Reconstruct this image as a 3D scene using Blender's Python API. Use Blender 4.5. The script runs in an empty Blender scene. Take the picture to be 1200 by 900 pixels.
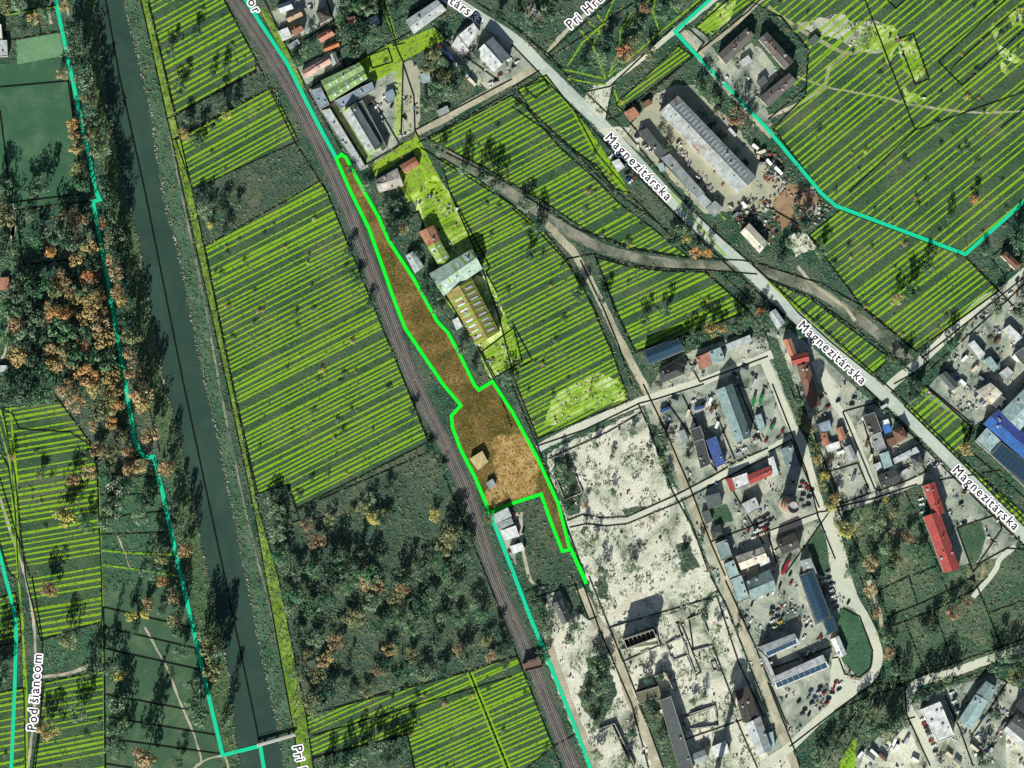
import bpy, bmesh, math, random
import numpy as np
from mathutils import Vector
from mathutils.geometry import delaunay_2d_cdt

random.seed(7)
rng = np.random.default_rng(7)
R = math.radians
S = 0.7                                  # metres of ground per photo pixel
SC = bpy.context.scene
COL = SC.collection

# ------------------------------------------------------------------ camera, sky, sun, exposure
H_CAM = 2600.0
cam_d = bpy.data.cameras.new("camera")
cam_d.sensor_width = 36.0
cam_d.lens = 36.0 * H_CAM / (1200 * S)
cam_d.clip_start = 10.0
cam_d.clip_end = 20000.0
cam = bpy.data.objects.new("camera", cam_d)
cam.location = (0, 0, H_CAM)
COL.objects.link(cam)
SC.camera = cam

SUN_EL, SUN_AZ = R(28), R(193)           # azimuth clockwise from north; light comes from the south
world = bpy.data.worlds.new("World")
SC.world = world
world.use_nodes = True
wn = world.node_tree
bg = wn.nodes["Background"]
sky = wn.nodes.new("ShaderNodeTexSky")
sky.sky_type = 'NISHITA'
sky.sun_disc = False
sky.sun_elevation = SUN_EL
sky.sun_rotation = SUN_AZ
wn.links.new(sky.outputs[0], bg.inputs[0])
bg.inputs[1].default_value = 0.05
sd = bpy.data.lights.new("sun", 'SUN')
sd.energy = 5.0
sd.angle = R(0.5)
sd.color = (1.0, 0.975, 0.92)
sun = bpy.data.objects.new("sun", sd)
sun.location = (0, -300, 900)
sun.rotation_euler = (math.pi / 2 - SUN_EL, 0, math.pi - SUN_AZ)
COL.objects.link(sun)
SC.view_settings.view_transform = 'Standard'
SC.view_settings.look = 'None'
SC.view_settings.gamma = 1
SC.view_settings.use_curve_mapping = False
SC.view_settings.exposure = 0.66
SC.cycles.max_bounces = 4
SC.cycles.diffuse_bounces = 2
SC.cycles.glossy_bounces = 2
SC.cycles.transparent_max_bounces = 16

# ------------------------------------------------------------------ coordinates
def W(px, py, z=0.0):
    return ((px - 600) * S, (450 - py) * S, z)

def T(c, r, *v):
    """points measured on a 4x enlargement of the survey tile (c, r) -> survey pixels"""
    return [(300 * c + v[i] / 4.0, 225 * r + v[i + 1] / 4.0) for i in range(0, len(v), 2)]

# ------------------------------------------------------------------ materials
def lin(r, g, b, k=1.0):
    f = lambda c: ((c / 255.0 + 0.055) / 1.055) ** 2.4 if c > 10 else c / 255.0 / 12.92
    return (min(f(r) * k, 0.9), min(f(g) * k, 0.9), min(f(b) * k, 0.9), 1.0)

def newmat(name):
    m = bpy.data.materials.new(name)
    m.use_nodes = True
    nt = m.node_tree
    p = nt.nodes["Principled BSDF"]
    p.inputs["Roughness"].default_value = 0.9
    p.inputs["Specular IOR Level"].default_value = 0.15
    return m, nt, p

def node(nt, t, **kw):
    n = nt.nodes.new(t)
    for k, v in kw.items():
        setattr(n, k, v)
    return n

def noise(nt, scale, detail=4, rough=0.6, vec=None, dist=0.0):
    n = node(nt, "ShaderNodeTexNoise")
    n.inputs["Scale"].default_value = scale
    n.inputs["Detail"].default_value = detail
    n.inputs["Roughness"].default_value = rough
    n.inputs["Distortion"].default_value = dist
    if vec is not None:
        nt.links.new(vec, n.inputs["Vector"])
    return n

def ramp(nt, fac, stops):
    r = node(nt, "ShaderNodeValToRGB")
    while len(r.color_ramp.elements) < len(stops):
        r.color_ramp.elements.new(0.5)
    for e, (p, c) in zip(r.color_ramp.elements, stops):
        e.position = p
        e.color = c
    nt.links.new(fac, r.inputs[0])
    return r

def mixc(nt, a, b, fac, mode='MIX'):
    m = node(nt, "ShaderNodeMix", data_type='RGBA', blend_type=mode)
    for sock, v in ((m.inputs[6], a), (m.inputs[7], b), (m.inputs[0], fac)):
        if isinstance(v, (float, int)):
            sock.default_value = v
        elif isinstance(v, tuple):
            sock.default_value = v
        else:
            nt.links.new(v, sock)
    return m.outputs[2]

def val_ramp(nt, fac, a, b, lo, hi):
    r = node(nt, "ShaderNodeMapRange")
    r.inputs[1].default_value = a
    r.inputs[2].default_value = b
    r.inputs[3].default_value = lo
    r.inputs[4].default_value = hi
    nt.links.new(fac, r.inputs[0])
    return r.outputs[0]

def ground_mat(name, stops, scale=0.02, fine=0.9, amp=0.5, speck=None, detail=7):
    """broad patches from a ramp, multiplied by grain; speck = (colour, scale, threshold)"""
    m, nt, p = newmat(name)
    g = node(nt, "ShaderNodeNewGeometry").outputs["Position"]
    n1 = noise(nt, scale, detail, 0.62, g, 0.6)
    c = ramp(nt, n1.outputs[0], stops).outputs[0]
    n2 = noise(nt, fine, 5, 0.75, g)
    c = mixc(nt, c, (0, 0, 0, 1), val_ramp(nt, n2.outputs[0], 0.3, 0.62, amp, 0.0))
    if speck:
        n3 = noise(nt, speck[1], 3, 0.7, g)
        n4 = noise(nt, speck[1] * 0.09, 3, 0.6, g)
        a = node(nt, "ShaderNodeMath", operation='MULTIPLY')
        nt.links.new(val_ramp(nt, n3.outputs[0], speck[2], speck[2] + 0.05, 0, 1), a.inputs[0])
        nt.links.new(val_ramp(nt, n4.outputs[0], 0.42, 0.6, 0.15, 1), a.inputs[1])
        c = mixc(nt, c, speck[0], a.outputs[0])
    nt.links.new(c, p.inputs["Base Color"])
    return m

M = {}
M['scrub'] = ground_mat('scrub_ground', [(0.28, lin(36, 68, 54)), (0.42, lin(52, 88, 68)), (0.54, lin(74, 100, 80)), (0.68, lin(106, 110, 94))],
                        0.03, 0.55, 0.6, (lin(150, 160, 125), 0.8, 0.66))
M['scrub_grey'] = ground_mat('grey_scrub_ground', [(0.3, lin(50, 78, 62)), (0.48, lin(70, 94, 76)), (0.62, lin(92, 106, 84)), (0.75, lin(116, 112, 94))],
                             0.04, 0.7, 0.6, (lin(165, 165, 145), 0.9, 0.66))
M['mown'] = ground_mat('mown_grass', [(0.3, lin(54, 92, 66)), (0.5, lin(63, 100, 73)), (0.7, lin(80, 114, 84))], 0.05, 0.7, 0.4)
M['court'] = ground_mat('court_surface', [(0.3, lin(92, 134, 96)), (0.7, lin(112, 150, 110))], 0.1, 1.0, 0.2, (lin(150, 180, 140), 0.9, 0.62))
M['lawn'] = ground_mat('lawn_grass', [(0.3, lin(56, 86, 64)), (0.5, lin(68, 98, 72)), (0.72, lin(98, 116, 86))], 0.05, 0.7, 0.4)
M['meadow'] = ground_mat('meadow_grass', [(0.3, lin(56, 86, 66)), (0.46, lin(76, 102, 78)), (0.58, lin(100, 116, 90)), (0.72, lin(168, 160, 124))], 0.03, 0.6, 0.45,
                         (lin(165, 160, 120), 0.7, 0.66))
M['bank'] = ground_mat('bank_grass', [(0.3, lin(52, 88, 66)), (0.5, lin(72, 104, 78)), (0.7, lin(94, 118, 92))], 0.05, 0.8, 0.35)
M['bankl'] = ground_mat('left_bank_turf', [(0.3, lin(58, 88, 58)), (0.5, lin(76, 104, 68)), (0.7, lin(96, 118, 80))], 0.05, 0.7, 0.4)  # left bank turf, a slightly yellower green than the right bank
M['pale'] = ground_mat('pale_rubble_ground', [(0.30, lin(100, 112, 92)), (0.38, lin(154, 160, 138)), (0.46, lin(198, 202, 178)), (0.58, lin(226, 225, 204)), (0.72, lin(190, 184, 156))],
                       0.035, 0.7, 0.5, (lin(100, 112, 88), 0.55, 0.60))
M['yard'] = ground_mat('concrete_yard', [(0.32, lin(80, 96, 84)), (0.42, lin(132, 144, 128)), (0.54, lin(166, 174, 156)), (0.7, lin(204, 202, 180))], 0.055, 0.8, 0.5, (lin(90, 104, 92), 0.5, 0.61))
M['tanyard'] = ground_mat('tan_yard', [(0.3, lin(132, 138, 116)), (0.5, lin(162, 164, 140)), (0.7, lin(188, 184, 158))], 0.03, 0.7, 0.25, (lin(120, 126, 108), 0.6, 0.64))
M['brown'] = ground_mat('brown_dirt', [(0.3, lin(120, 100, 78)), (0.5, lin(148, 122, 92)), (0.7, lin(170, 150, 118))], 0.03, 0.7, 0.3, (lin(90, 80, 66), 0.6, 0.64))
M['asphalt'] = ground_mat('worn_asphalt', [(0.3, lin(156, 170, 158)), (0.5, lin(178, 190, 176)), (0.7, lin(190, 196, 180))], 0.03, 0.7, 0.22, (lin(210, 212, 198), 0.5, 0.66))
M['concrete'] = ground_mat('road_concrete', [(0.3, lin(172, 180, 162)), (0.5, lin(196, 200, 178)), (0.7, lin(212, 210, 188))], 0.03, 0.8, 0.25, (lin(120, 130, 118), 0.5, 0.64))
M['dirtroad'] = ground_mat('dirt_road', [(0.3, lin(140, 142, 116)), (0.5, lin(176, 172, 146)), (0.7, lin(204, 198, 172))], 0.05, 0.7, 0.4, (lin(96, 106, 84), 0.6, 0.61))
M['ballast'] = ground_mat('rail_ballast', [(0.3, lin(74, 76, 70)), (0.5, lin(92, 90, 84)), (0.7, lin(112, 106, 98))], 0.05, 1.2, 0.45, (lin(176, 172, 162), 1.0, 0.6))
M['siding'] = ground_mat('siding_ballast', [(0.34, lin(70, 84, 66)), (0.47, lin(110, 116, 98)), (0.62, lin(152, 150, 130))], 0.06, 0.9, 0.5, (lin(190, 186, 168), 0.8, 0.63))
M['plot_dirt'] = ground_mat('orange_brown_dirt', [(0.3, lin(76, 78, 36)), (0.43, lin(100, 94, 46)), (0.55, lin(126, 110, 60)), (0.7, lin(158, 136, 84))],
                            0.05, 0.9, 0.7, (lin(180, 150, 92), 0.6, 0.66))
def plot_mat():
    m = M['plot_dirt']; nt = m.node_tree; p = nt.nodes["Principled BSDF"]
    g = node(nt, "ShaderNodeNewGeometry").outputs["Position"]
    old = p.inputs["Base Color"].links[0].from_socket
    ds = []
    for px, py, r in ((606, 538, 44), (606, 562, 36), (580, 582, 20), (588, 520, 18), (616, 540, 22)):
        d = node(nt, "ShaderNodeVectorMath", operation='DISTANCE'); d.inputs[1].default_value = W(px, py)
        nt.links.new(g, d.inputs[0])
        ds.append(val_ramp(nt, d.outputs["Value"], r * S, r * S * 0.3, 0, 1))
    a = ds[0]
    for b in ds[1:]:
        mx = node(nt, "ShaderNodeMath", operation='MAXIMUM'); nt.links.new(a, mx.inputs[0]); nt.links.new(b, mx.inputs[1]); a = mx.outputs[0]
    n = noise(nt, 0.05, 8, 0.72, g, 1.0)
    ad = node(nt, "ShaderNodeMath", operation='ADD'); nt.links.new(a, ad.inputs[0]); nt.links.new(n.outputs[0], ad.inputs[1])
    n2 = noise(nt, 0.12, 6, 0.7, g)
    c2 = ramp(nt, n2.outputs[0], [(0.3, lin(140, 112, 56)), (0.5, lin(166, 140, 86)), (0.68, lin(190, 166, 114))]).outputs[0]
    nt.links.new(mixc(nt, old, c2, val_ramp(nt, ad.outputs[0], 0.92, 1.12, 0, 1)), p.inputs["Base Color"])
plot_mat()
M['plot_sand'] = ground_mat('tan_sand', [(0.3, lin(150, 120, 62)), (0.5, lin(184, 152, 92)), (0.7, lin(206, 178, 120))], 0.05, 0.9, 0.3, (lin(130, 104, 56), 0.5, 0.6))
M['limeground'] = ground_mat('lime_ground', [(0.3, lin(90, 124, 44)), (0.44, lin(140, 172, 66)), (0.56, lin(204, 224, 140)), (0.7, lin(232, 240, 190))], 0.07, 0.8, 0.4, (lin(225, 240, 160), 0.6, 0.6))
M['verge'] = ground_mat('lime_verge', [(0.3, lin(84, 114, 34)), (0.5, lin(108, 142, 44)), (0.68, lin(150, 176, 84))], 0.1, 0.8, 0.45, (lin(196, 220, 120), 0.6, 0.62))
M['stone'] = ground_mat('rubble_stone', [(0.3, lin(120, 118, 108)), (0.5, lin(170, 168, 156)), (0.7, lin(225, 224, 214))], 0.3, 1.0, 0.3)
M['riprap'] = ground_mat('riprap_stone', [(0.3, lin(88, 92, 76)), (0.5, lin(118, 114, 98)), (0.7, lin(158, 152, 136))], 0.3, 1.0, 0.3)

m, nt, p = newmat('river_water')
g = node(nt, "ShaderNodeNewGeometry").outputs["Position"]
c = ramp(nt, noise(nt, 0.02, 7, 0.7, g, 1.2).outputs[0], [(0.3, lin(40, 62, 53)), (0.5, lin(47, 70, 59)), (0.72, lin(58, 80, 68))]).outputs[0]
nt.links.new(c, p.inputs["Base Color"])
p.inputs["Roughness"].default_value = 0.5
p.inputs["Specular IOR Level"].default_value = 0.12
M['water'] = m

def paint(name, col, alpha=1.0, wear=0.0):
    m, nt, p = newmat(name)
    p.inputs["Base Color"].default_value = col
    if alpha < 1 or wear:
        tr = node(nt, "ShaderNodeBsdfTransparent")
        mx = node(nt, "ShaderNodeMixShader")
        out = nt.nodes["Material Output"]
        if wear:
            g = node(nt, "ShaderNodeNewGeometry").outputs["Position"]
            n = noise(nt, 0.5, 4, 0.75, g)
            nt.links.new(val_ramp(nt, n.outputs[0], 0.35, 0.65, alpha - wear, alpha), mx.inputs[0])
        else:
            mx.inputs[0].default_value = alpha
        nt.links.new(tr.outputs[0], mx.inputs[1])
        nt.links.new(p.outputs[0], mx.inputs[2])
        nt.links.new(mx.outputs[0], out.inputs[0])
    return m

M['hatch'] = paint('lime_line_paint', lin(140, 188, 32), 0.82, 0.26)
M['tint'] = paint('lime_tint', lin(88, 118, 34), 0.23, 0.18)
M['tint_strong'] = paint('lime_tint_strong', lin(190, 222, 60), 0.5, 0.25)
M['black_line'] = paint('black_line_paint', lin(12, 18, 10), 0.92)
M['cyan_line'] = paint('teal_line_paint', lin(22, 198, 146), 0.93)
M['green_line'] = paint('bright_green_line_paint', lin(8, 232, 44), 0.95)
M['letter'] = paint('letter_paint', lin(40, 36, 40))
M['halo'] = paint('letter_outline_paint', lin(244, 240, 240))

def objcol_mat(name, kind):
    """colour comes from the object's own colour; dirt, seams and grain are procedural"""
    m, nt, p = newmat(name)
    oi = node(nt, "ShaderNodeObjectInfo")
    tc = node(nt, "ShaderNodeNewGeometry").outputs["Position"]
    c = oi.outputs["Color"]
    if kind in ('metal', 'rust', 'tile', 'felt'):
        uv = node(nt, "ShaderNodeUVMap").outputs[0]
        sep = node(nt, "ShaderNodeSeparateXYZ")
        nt.links.new(uv, sep.inputs[0])
        # sheet joints / tile courses
        def seam(sock, period, width):
            a = node(nt, "ShaderNodeMath", operation='MULTIPLY'); a.inputs[1].default_value = 1.0 / period
            nt.links.new(sock, a.inputs[0])
            f = node(nt, "ShaderNodeMath", operation='FRACT'); nt.links.new(a.outputs[0], f.inputs[0])
            l = node(nt, "ShaderNodeMath", operation='LESS_THAN'); l.inputs[1].default_value = width
            nt.links.new(f.outputs[0], l.inputs[0])
            return l.outputs[0]
        if kind in ('metal', 'rust'):
            s = seam(sep.outputs[0], 2.4, 0.16)
            k = node(nt, "ShaderNodeMath", operation='MULTIPLY'); k.inputs[1].default_value = 0.16
            nt.links.new(s, k.inputs[0])
            c = mixc(nt, c, (0.02, 0.025, 0.025, 1), k.outputs[0])
            # panel-to-panel tone steps
            wn_ = node(nt, "ShaderNodeTexWhiteNoise", noise_dimensions='2D')
            sn = node(nt, "ShaderNodeVectorMath", operation='SNAP'); sn.inputs[1].default_value = (2.4, 6.0, 1)
            nt.links.new(uv, sn.inputs[0]); nt.links.new(sn.outputs[0], wn_.inputs["Vector"])
            c = mixc(nt, c, (0.03, 0.035, 0.035, 1), val_ramp(nt, wn_.outputs[0], 0, 1, 0.0, 0.22))
        if kind == 'tile':
            s = seam(sep.outputs[1], 0.9, 0.25)
            k = node(nt, "ShaderNodeMath", operation='MULTIPLY'); k.inputs[1].default_value = 0.25
            nt.links.new(s, k.inputs[0])
            c = mixc(nt, c, (0.02, 0.015, 0.015, 1), k.outputs[0])
        n = noise(nt, 0.25, 6, 0.7, tc, 0.4)
        c = mixc(nt, c, (0.05, 0.055, 0.045, 1), val_ramp(nt, n.outputs[0], 0.38, 0.72, 0.0, 0.6))
        n2 = noise(nt, 1.3, 3, 0.7, tc)
        c = mixc(nt, c, (0.75, 0.75, 0.72, 1), val_ramp(nt, n2.outputs[0], 0.55, 0.75, 0.0, 0.25))
        if kind == 'rust':
            n3 = noise(nt, 0.07, 6, 0.7, tc, 0.5)
            c = mixc(nt, c, lin(124, 78, 48), val_ramp(nt, n3.outputs[0], 0.51, 0.66, 0.0, 0.8))
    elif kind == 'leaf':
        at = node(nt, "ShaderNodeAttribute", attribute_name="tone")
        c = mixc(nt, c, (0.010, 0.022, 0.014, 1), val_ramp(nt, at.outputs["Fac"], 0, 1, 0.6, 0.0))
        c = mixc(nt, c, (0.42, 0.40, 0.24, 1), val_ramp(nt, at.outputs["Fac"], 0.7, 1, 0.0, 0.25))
    elif kind == 'wall':
        n = noise(nt, 0.4, 5, 0.7, tc)
        c = mixc(nt, c, (0.06, 0.06, 0.05, 1), val_ramp(nt, n.outputs[0], 0.4, 0.75, 0.0, 0.5))
    elif kind == 'car':
        p.inputs["Roughness"].default_value = 0.3
        p.inputs["Specular IOR Level"].default_value = 0.5
    nt.links.new(c, p.inputs["Base Color"])
    if kind == 'metal':
        p.inputs["Roughness"].default_value = 0.6
    return m

for k in ('metal', 'rust', 'tile', 'felt', 'leaf', 'wall', 'car'):
    M['o_' + k] = objcol_mat('object_' + k, k)

def plain(name, col, rough=0.8, spec=0.2, metal=0.0):
    m, nt, p = newmat(name)
    g = node(nt, "ShaderNodeNewGeometry").outputs["Position"]
    n = noise(nt, 1.5, 4, 0.7, g)
    c = mixc(nt, col, (col[0] * 0.45, col[1] * 0.45, col[2] * 0.45, 1), val_ramp(nt, n.outputs[0], 0.4, 0.75, 0.0, 0.7))
    nt.links.new(c, p.inputs["Base Color"])
    p.inputs["Roughness"].default_value = rough
    p.inputs["Specular IOR Level"].default_value = spec
    p.inputs["Metallic"].default_value = metal
    return m

M['glass'] = plain('dark_glass', (0.012, 0.016, 0.02, 1), 0.12, 0.5)
M['solar'] = plain('solar_cell', lin(48, 74, 92), 0.25, 0.5)
M['rubber'] = plain('tyre_rubber', (0.02, 0.02, 0.02, 1))
M['bark'] = plain('bark', lin(88, 78, 62))
M['rail'] = plain('rail_steel', lin(190, 184, 176), 0.5, 0.4, 0.0)
M['sleeper'] = plain('sleeper_concrete', lin(92, 86, 82))
M['steel'] = plain('painted_steel', lin(170, 172, 168))
M['skylight'] = plain('skylight_glass', lin(190, 205, 205), 0.3, 0.4)
M['brick'] = plain('stack_brick', lin(182, 120, 84))
M['conc'] = plain('structural_concrete', lin(172, 170, 158))
M['dark'] = plain('dark_opening', lin(36, 36, 36))
M['door'] = plain('door_paint', lin(110, 116, 112))
M['void'] = plain('rubble_fill', lin(150, 138, 108))

# ------------------------------------------------------------------ object helpers
def link(name, me, mat, parent=None, loc=None):
    o = bpy.data.objects.new(name, me)
    COL.objects.link(o)
    if mat is not None and len(me.materials) == 0:
        for mm in (mat if isinstance(mat, (list, tuple)) else [mat]):
            me.materials.append(mm)
    if parent is not None:
        o.parent = parent
    if loc is not None:
        o.location = loc
    return o

def mesh(name, v, f, mi=None):
    me = bpy.data.meshes.new(name)
    me.from_pydata(v, [], f)
    if mi is not None:
        me.polygons.foreach_set("material_index", mi)
    me.update()
    return me

def empty(name, loc, rz=0.0):
    o = bpy.data.objects.new(name, None)
    o.empty_display_size = 1
    o.location = loc
    o.rotation_euler = (0, 0, rz)
    COL.objects.link(o)
    return o

def tag(o, label, cat, group=None):
    o['label'] = label
    o['category'] = cat
    if group:
        o['group'] = group
    return o

class MB:
    def __init__(s):
        s.v, s.f, s.mi, s.uv = [], [], [], []
    def face(s, pts, mi=0):
        n = len(s.v)
        s.v += [tuple(p) for p in pts]
        s.f.append(tuple(range(n, n + len(pts))))
        s.mi.append(mi)
    def box(s, c, d, rz=0.0, mi=0):
        x, y, z = d[0] / 2, d[1] / 2, d[2] / 2
        ca, sa = math.cos(rz), math.sin(rz)
        q = [(c[0] + a * ca - b * sa, c[1] + a * sa + b * ca, c[2] + k) for k in (-z, z) for a, b in ((-x, -y), (x, -y), (x, y), (-x, y))]
        n = len(s.v)
        s.v += q
        for t in ((0, 3, 2, 1), (4, 5, 6, 7), (0, 1, 5, 4), (1, 2, 6, 5), (2, 3, 7, 6), (3, 0, 4, 7)):
            s.f.append(tuple(n + i for i in t)); s.mi.append(mi)
    def cyl(s, p0, p1, r0, r1, seg=8, mi=0, cap=True):
        a, b = Vector(p0), Vector(p1)
        d = (b - a).normalized()
        u = d.orthogonal().normalized(); w = d.cross(u)
        n = len(s.v)
        for c, r in ((a, r0), (b, r1)):
            for i in range(seg):
                t = 2 * math.pi * i / seg
                s.v.append(tuple(c + u * (r * math.cos(t)) + w * (r * math.sin(t))))
        for i in range(seg):
            j = (i + 1) % seg
            s.f.append((n + i, n + j, n + seg + j, n + seg + i)); s.mi.append(mi)
        if cap:
            s.f.append(tuple(n + seg + i for i in range(seg))); s.mi.append(mi)
            s.f.append(tuple(n + seg - 1 - i for i in range(seg))); s.mi.append(mi)
    def prism(s, poly, z0, z1, mi=0):
        n = len(s.v); k = len(poly)
        s.v += [(x, y, z0) for x, y in poly] + [(x, y, z1) for x, y in poly]
        for i in range(k):
            j = (i + 1) % k
            s.f.append((n + i, n + j, n + k + j, n + k + i)); s.mi.append(mi)
        s.f.append(tuple(n + k + i for i in range(k))); s.mi.append(mi)
        s.f.append(tuple(n + k - 1 - i for i in range(k))); s.mi.append(mi)
    def build(s, name, mat, parent=None, loc=None):
        return link(name, mesh(name, s.v, s.f, s.mi), mat, parent, loc)

def area2(p):
    return sum(p[i][0] * p[(i + 1) % len(p)][1] - p[(i + 1) % len(p)][0] * p[i][1] for i in range(len(p)))

def roughen(pts, step, amp, closed=True):
    out = []
    n = len(pts)
    for i in range(n if closed else n - 1):
        a, b = pts[i], pts[(i + 1) % n]
        L = math.hypot(b[0] - a[0], b[1] - a[1])
        k = max(1, int(L / step))
        for j in range(k):
            t = j / k
            out.append((a[0] + (b[0] - a[0]) * t + random.uniform(-amp, amp), a[1] + (b[1] - a[1]) * t + random.uniform(-amp, amp)))
    if not closed:
        out.append(pts[-1])
    return out

LAYER = [0.0]
def nextz():
    LAYER[0] += 0.002
    return LAYER[0]

def tri_poly(pts2):
    n = len(pts2)
    r = delaunay_2d_cdt([Vector(p) for p in pts2], [(i, (i + 1) % n) for i in range(n)], [], 1, 1e-5)
    V, F = r[0], [tuple(f) for f in r[2]]
    out = []
    for f in F:
        a = sum(V[f[i]].x * V[f[(i + 1) % 3]].y - V[f[(i + 1) % 3]].x * V[f[i]].y for i in range(3))
        out.append(f if a > 0 else f[::-1])
    return [(v.x, v.y) for v in V], out

def sheet(name, pts, mat, rough=0.8, kind='structure', z=None):
    z = nextz() if z is None else z
    if rough:
        pts = roughen(pts, 4.0, rough)
    V, F = tri_poly([W(x, y)[:2] for x, y in pts])
    me = mesh(name, [(x, y, z) for x, y in V], F)
    o = link(name, me, mat)
    o['kind'] = kind
    return o

def smooth(pts, k=5):
    out = []
    n = len(pts)
    for i in range(n - 1):
        p0, p1, p2, p3 = pts[max(i - 1, 0)], pts[i], pts[i + 1], pts[min(i + 2, n - 1)]
        for j in range(k):
            t = j / k
            f = lambda a, b, c, d: 0.5 * (2 * b + (c - a) * t + (2 * a - 5 * b + 4 * c - d) * t * t + (3 * b - a - 3 * c + d) * t ** 3)
            out.append((f(p0[0], p1[0], p2[0], p3[0]), f(p0[1], p1[1], p2[1], p3[1])))
    out.append(pts[-1])
    return out

def ribbon(mb, pts, w, z, closed=False, jit=0.0, mi=0):
    """mitred strip; w in survey pixels"""
    P = [W(x, y)[:2] for x, y in pts]
    n = len(P)
    hw = w * S / 2
    L, Rr = [], []
    for i in range(n):
        a = P[i - 1] if (i > 0 or closed) else None
        b = P[(i + 1) % n] if (i < n - 1 or closed) else None
        def nrm(p, q):
            d = math.hypot(q[0] - p[0], q[1] - p[1]) or 1e-6
            return (-(q[1] - p[1]) / d, (q[0] - p[0]) / d)
        if a is None: nx, ny = nrm(P[i], b); k = 1
        elif b is None: nx, ny = nrm(a, P[i]); k = 1
        else:
            n1, n2 = nrm(a, P[i]), nrm(P[i], b)
            sx, sy = n1[0] + n2[0], n1[1] + n2[1]
            l = math.hypot(sx, sy) or 1e-6
            nx, ny = sx / l, sy / l
            k = min(1 / max(nx * n1[0] + ny * n1[1], 0.3), 2.0)
        h = hw * k
        j1 = random.uniform(-jit, jit) * S; j2 = random.uniform(-jit, jit) * S
        L.append((P[i][0] + nx * (h + j1), P[i][1] + ny * (h + j1), z))
        Rr.append((P[i][0] - nx * (h + j2), P[i][1] - ny * (h + j2), z))
    for i in range(n if closed else n - 1):
        j = (i + 1) % n
        mb.face([Rr[i], Rr[j], L[j], L[i]], mi)

def road(name, pts, w, mat, jit=0.5, k=5, z=None, rough=True):
    mb = MB()
    q = smooth(pts, k)
    if rough:
        q = roughen(q, 5, 0.0, False)
    ribbon(mb, q, w, nextz() if z is None else z, jit=jit)
    o = mb.build(name, mat)
    o['kind'] = 'structure'
    return o

# ------------------------------------------------------------------ mask of where things stand (numpy, survey pixels)
MW, MH = 1240, 940           # from -20 .. 1220, -20 .. 920
yy, xx = np.mgrid[0:MH, 0:MW]
GX, GY = xx - 20.0, yy - 20.0
def pmask(pts):
    inside = np.zeros((MH, MW), bool)
    n = len(pts)
    for i in range(n):
        x1, y1 = pts[i]; x2, y2 = pts[(i + 1) % n]
        if y1 == y2: continue
        c = ((y1 > GY) != (y2 > GY)) & (GX < (x2 - x1) * (GY - y1) / (y2 - y1) + x1)
        inside ^= c
    return inside
def lmask(pts, w):
    out = np.zeros((MH, MW), bool)
    for (x1, y1), (x2, y2) in zip(pts[:-1], pts[1:]):
        dx, dy = x2 - x1, y2 - y1
        t = np.clip(((GX - x1) * dx + (GY - y1) * dy) / (dx * dx + dy * dy + 1e-9), 0, 1)
        out |= (GX - x1 - t * dx) ** 2 + (GY - y1 - t * dy) ** 2 < (w / 2) ** 2
    return out
NOVEG = np.zeros((MH, MW), bool)      # roads, water, yards, buildings
PALE = np.zeros((MH, MW), bool)
YARD = np.zeros((MH, MW), bool)
LOW = np.zeros((MH, MW), bool)        # lawns and fields where only low growth belongs
BUILT = np.zeros((MH, MW), bool)
def at(mask, x, y):
    i, j = int(y + 20), int(x + 20)
    return 0 <= i < MH and 0 <= j < MW and bool(mask[i, j])

# ================================================================== THE GROUND
g = MB()
g.face([(-9000, -9000, 0), (9000, -9000, 0), (9000, 9000, 0), (-9000, 9000, 0)])
g.build('ground', M['scrub'])['kind'] = 'structure'

RIV_L = [(95, -60), (111, 0), (118, 60), (125, 125), (147, 225), (162, 287), (175, 362), (192, 450), (215, 537), (230, 612), (243, 675), (265, 775), (274, 860), (284, 920), (295, 980)]
RIV_R = [(131, -60), (145, 0), (157, 50), (175, 125), (190, 225), (207, 287), (222, 362), (240, 450), (255, 512), (270, 587), (286, 665), (303, 750), (322, 838), (330, 880), (340, 930), (350, 980)]
riv = smooth(RIV_L, 4) + smooth(RIV_R, 4)[::-1]
bl = [(85, -60), (98, 0), (106, 90), (117, 180), (130, 240), (145, 310), (160, 385), (172, 450), (190, 530), (210, 620), (222, 690), (244, 790), (262, 890), (262, 980)]
br = [(150, -60), (165, 0), (180, 60), (196, 140), (213, 225), (227, 290), (244, 370), (258, 450), (276, 540), (301, 650), (321, 725), (344, 850), (352, 900), (365, 980)]
sheet('left_bank_grass', bl + smooth(RIV_L, 4)[::-1], M['bankl'], 1.0)
sheet('right_bank_grass', smooth(RIV_R, 4) + br[::-1], M['bank'], 1.0)
sheet('river', riv, M['water'], 0.7)
NOVEG |= pmask(riv)
RIVER = pmask(riv)

sf = [(-40, 102), (82, 95), (90, 150), (98, 225), (60, 240), (-40, 245)]
sheet('sports_field', sf, M['mown'], 0.6)
sf2 = [(12, 76), (76, 66), (82, 94), (-20, 102), (-20, 76)]
sheet('sports_field', sf2, M['mown'], 0.6)
LOW |= pmask(sf) | pmask(sf2)
NOVEG |= pmask(sf) | pmask(sf2)
tc_ = T(0, 0, 75, 190, 280, 155, 300, 260, 80, 302)
sheet('tennis_court', tc_, M['court'], 0.2)
NOVEG |= pmask(tc_)
sheet('meadow', [(118, 700), (150, 690), (205, 660), (240, 800), (262, 900), (262, 960), (122, 960), (122, 735)], M['lawn'], 1.5)
LOW |= pmask([(118, 700), (150, 690), (205, 660), (240, 800), (262, 900), (262, 960), (122, 960), (122, 735)])
sheet('meadow', [(116, 560), (185, 560), (205, 660), (150, 690), (120, 700)], M['mown'], 1.5)
sheet('meadow', T(0, 3, 200, 270, 480, 230, 490, 380, 420, 400, 210, 450), M['mown'], 1.2)
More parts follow.
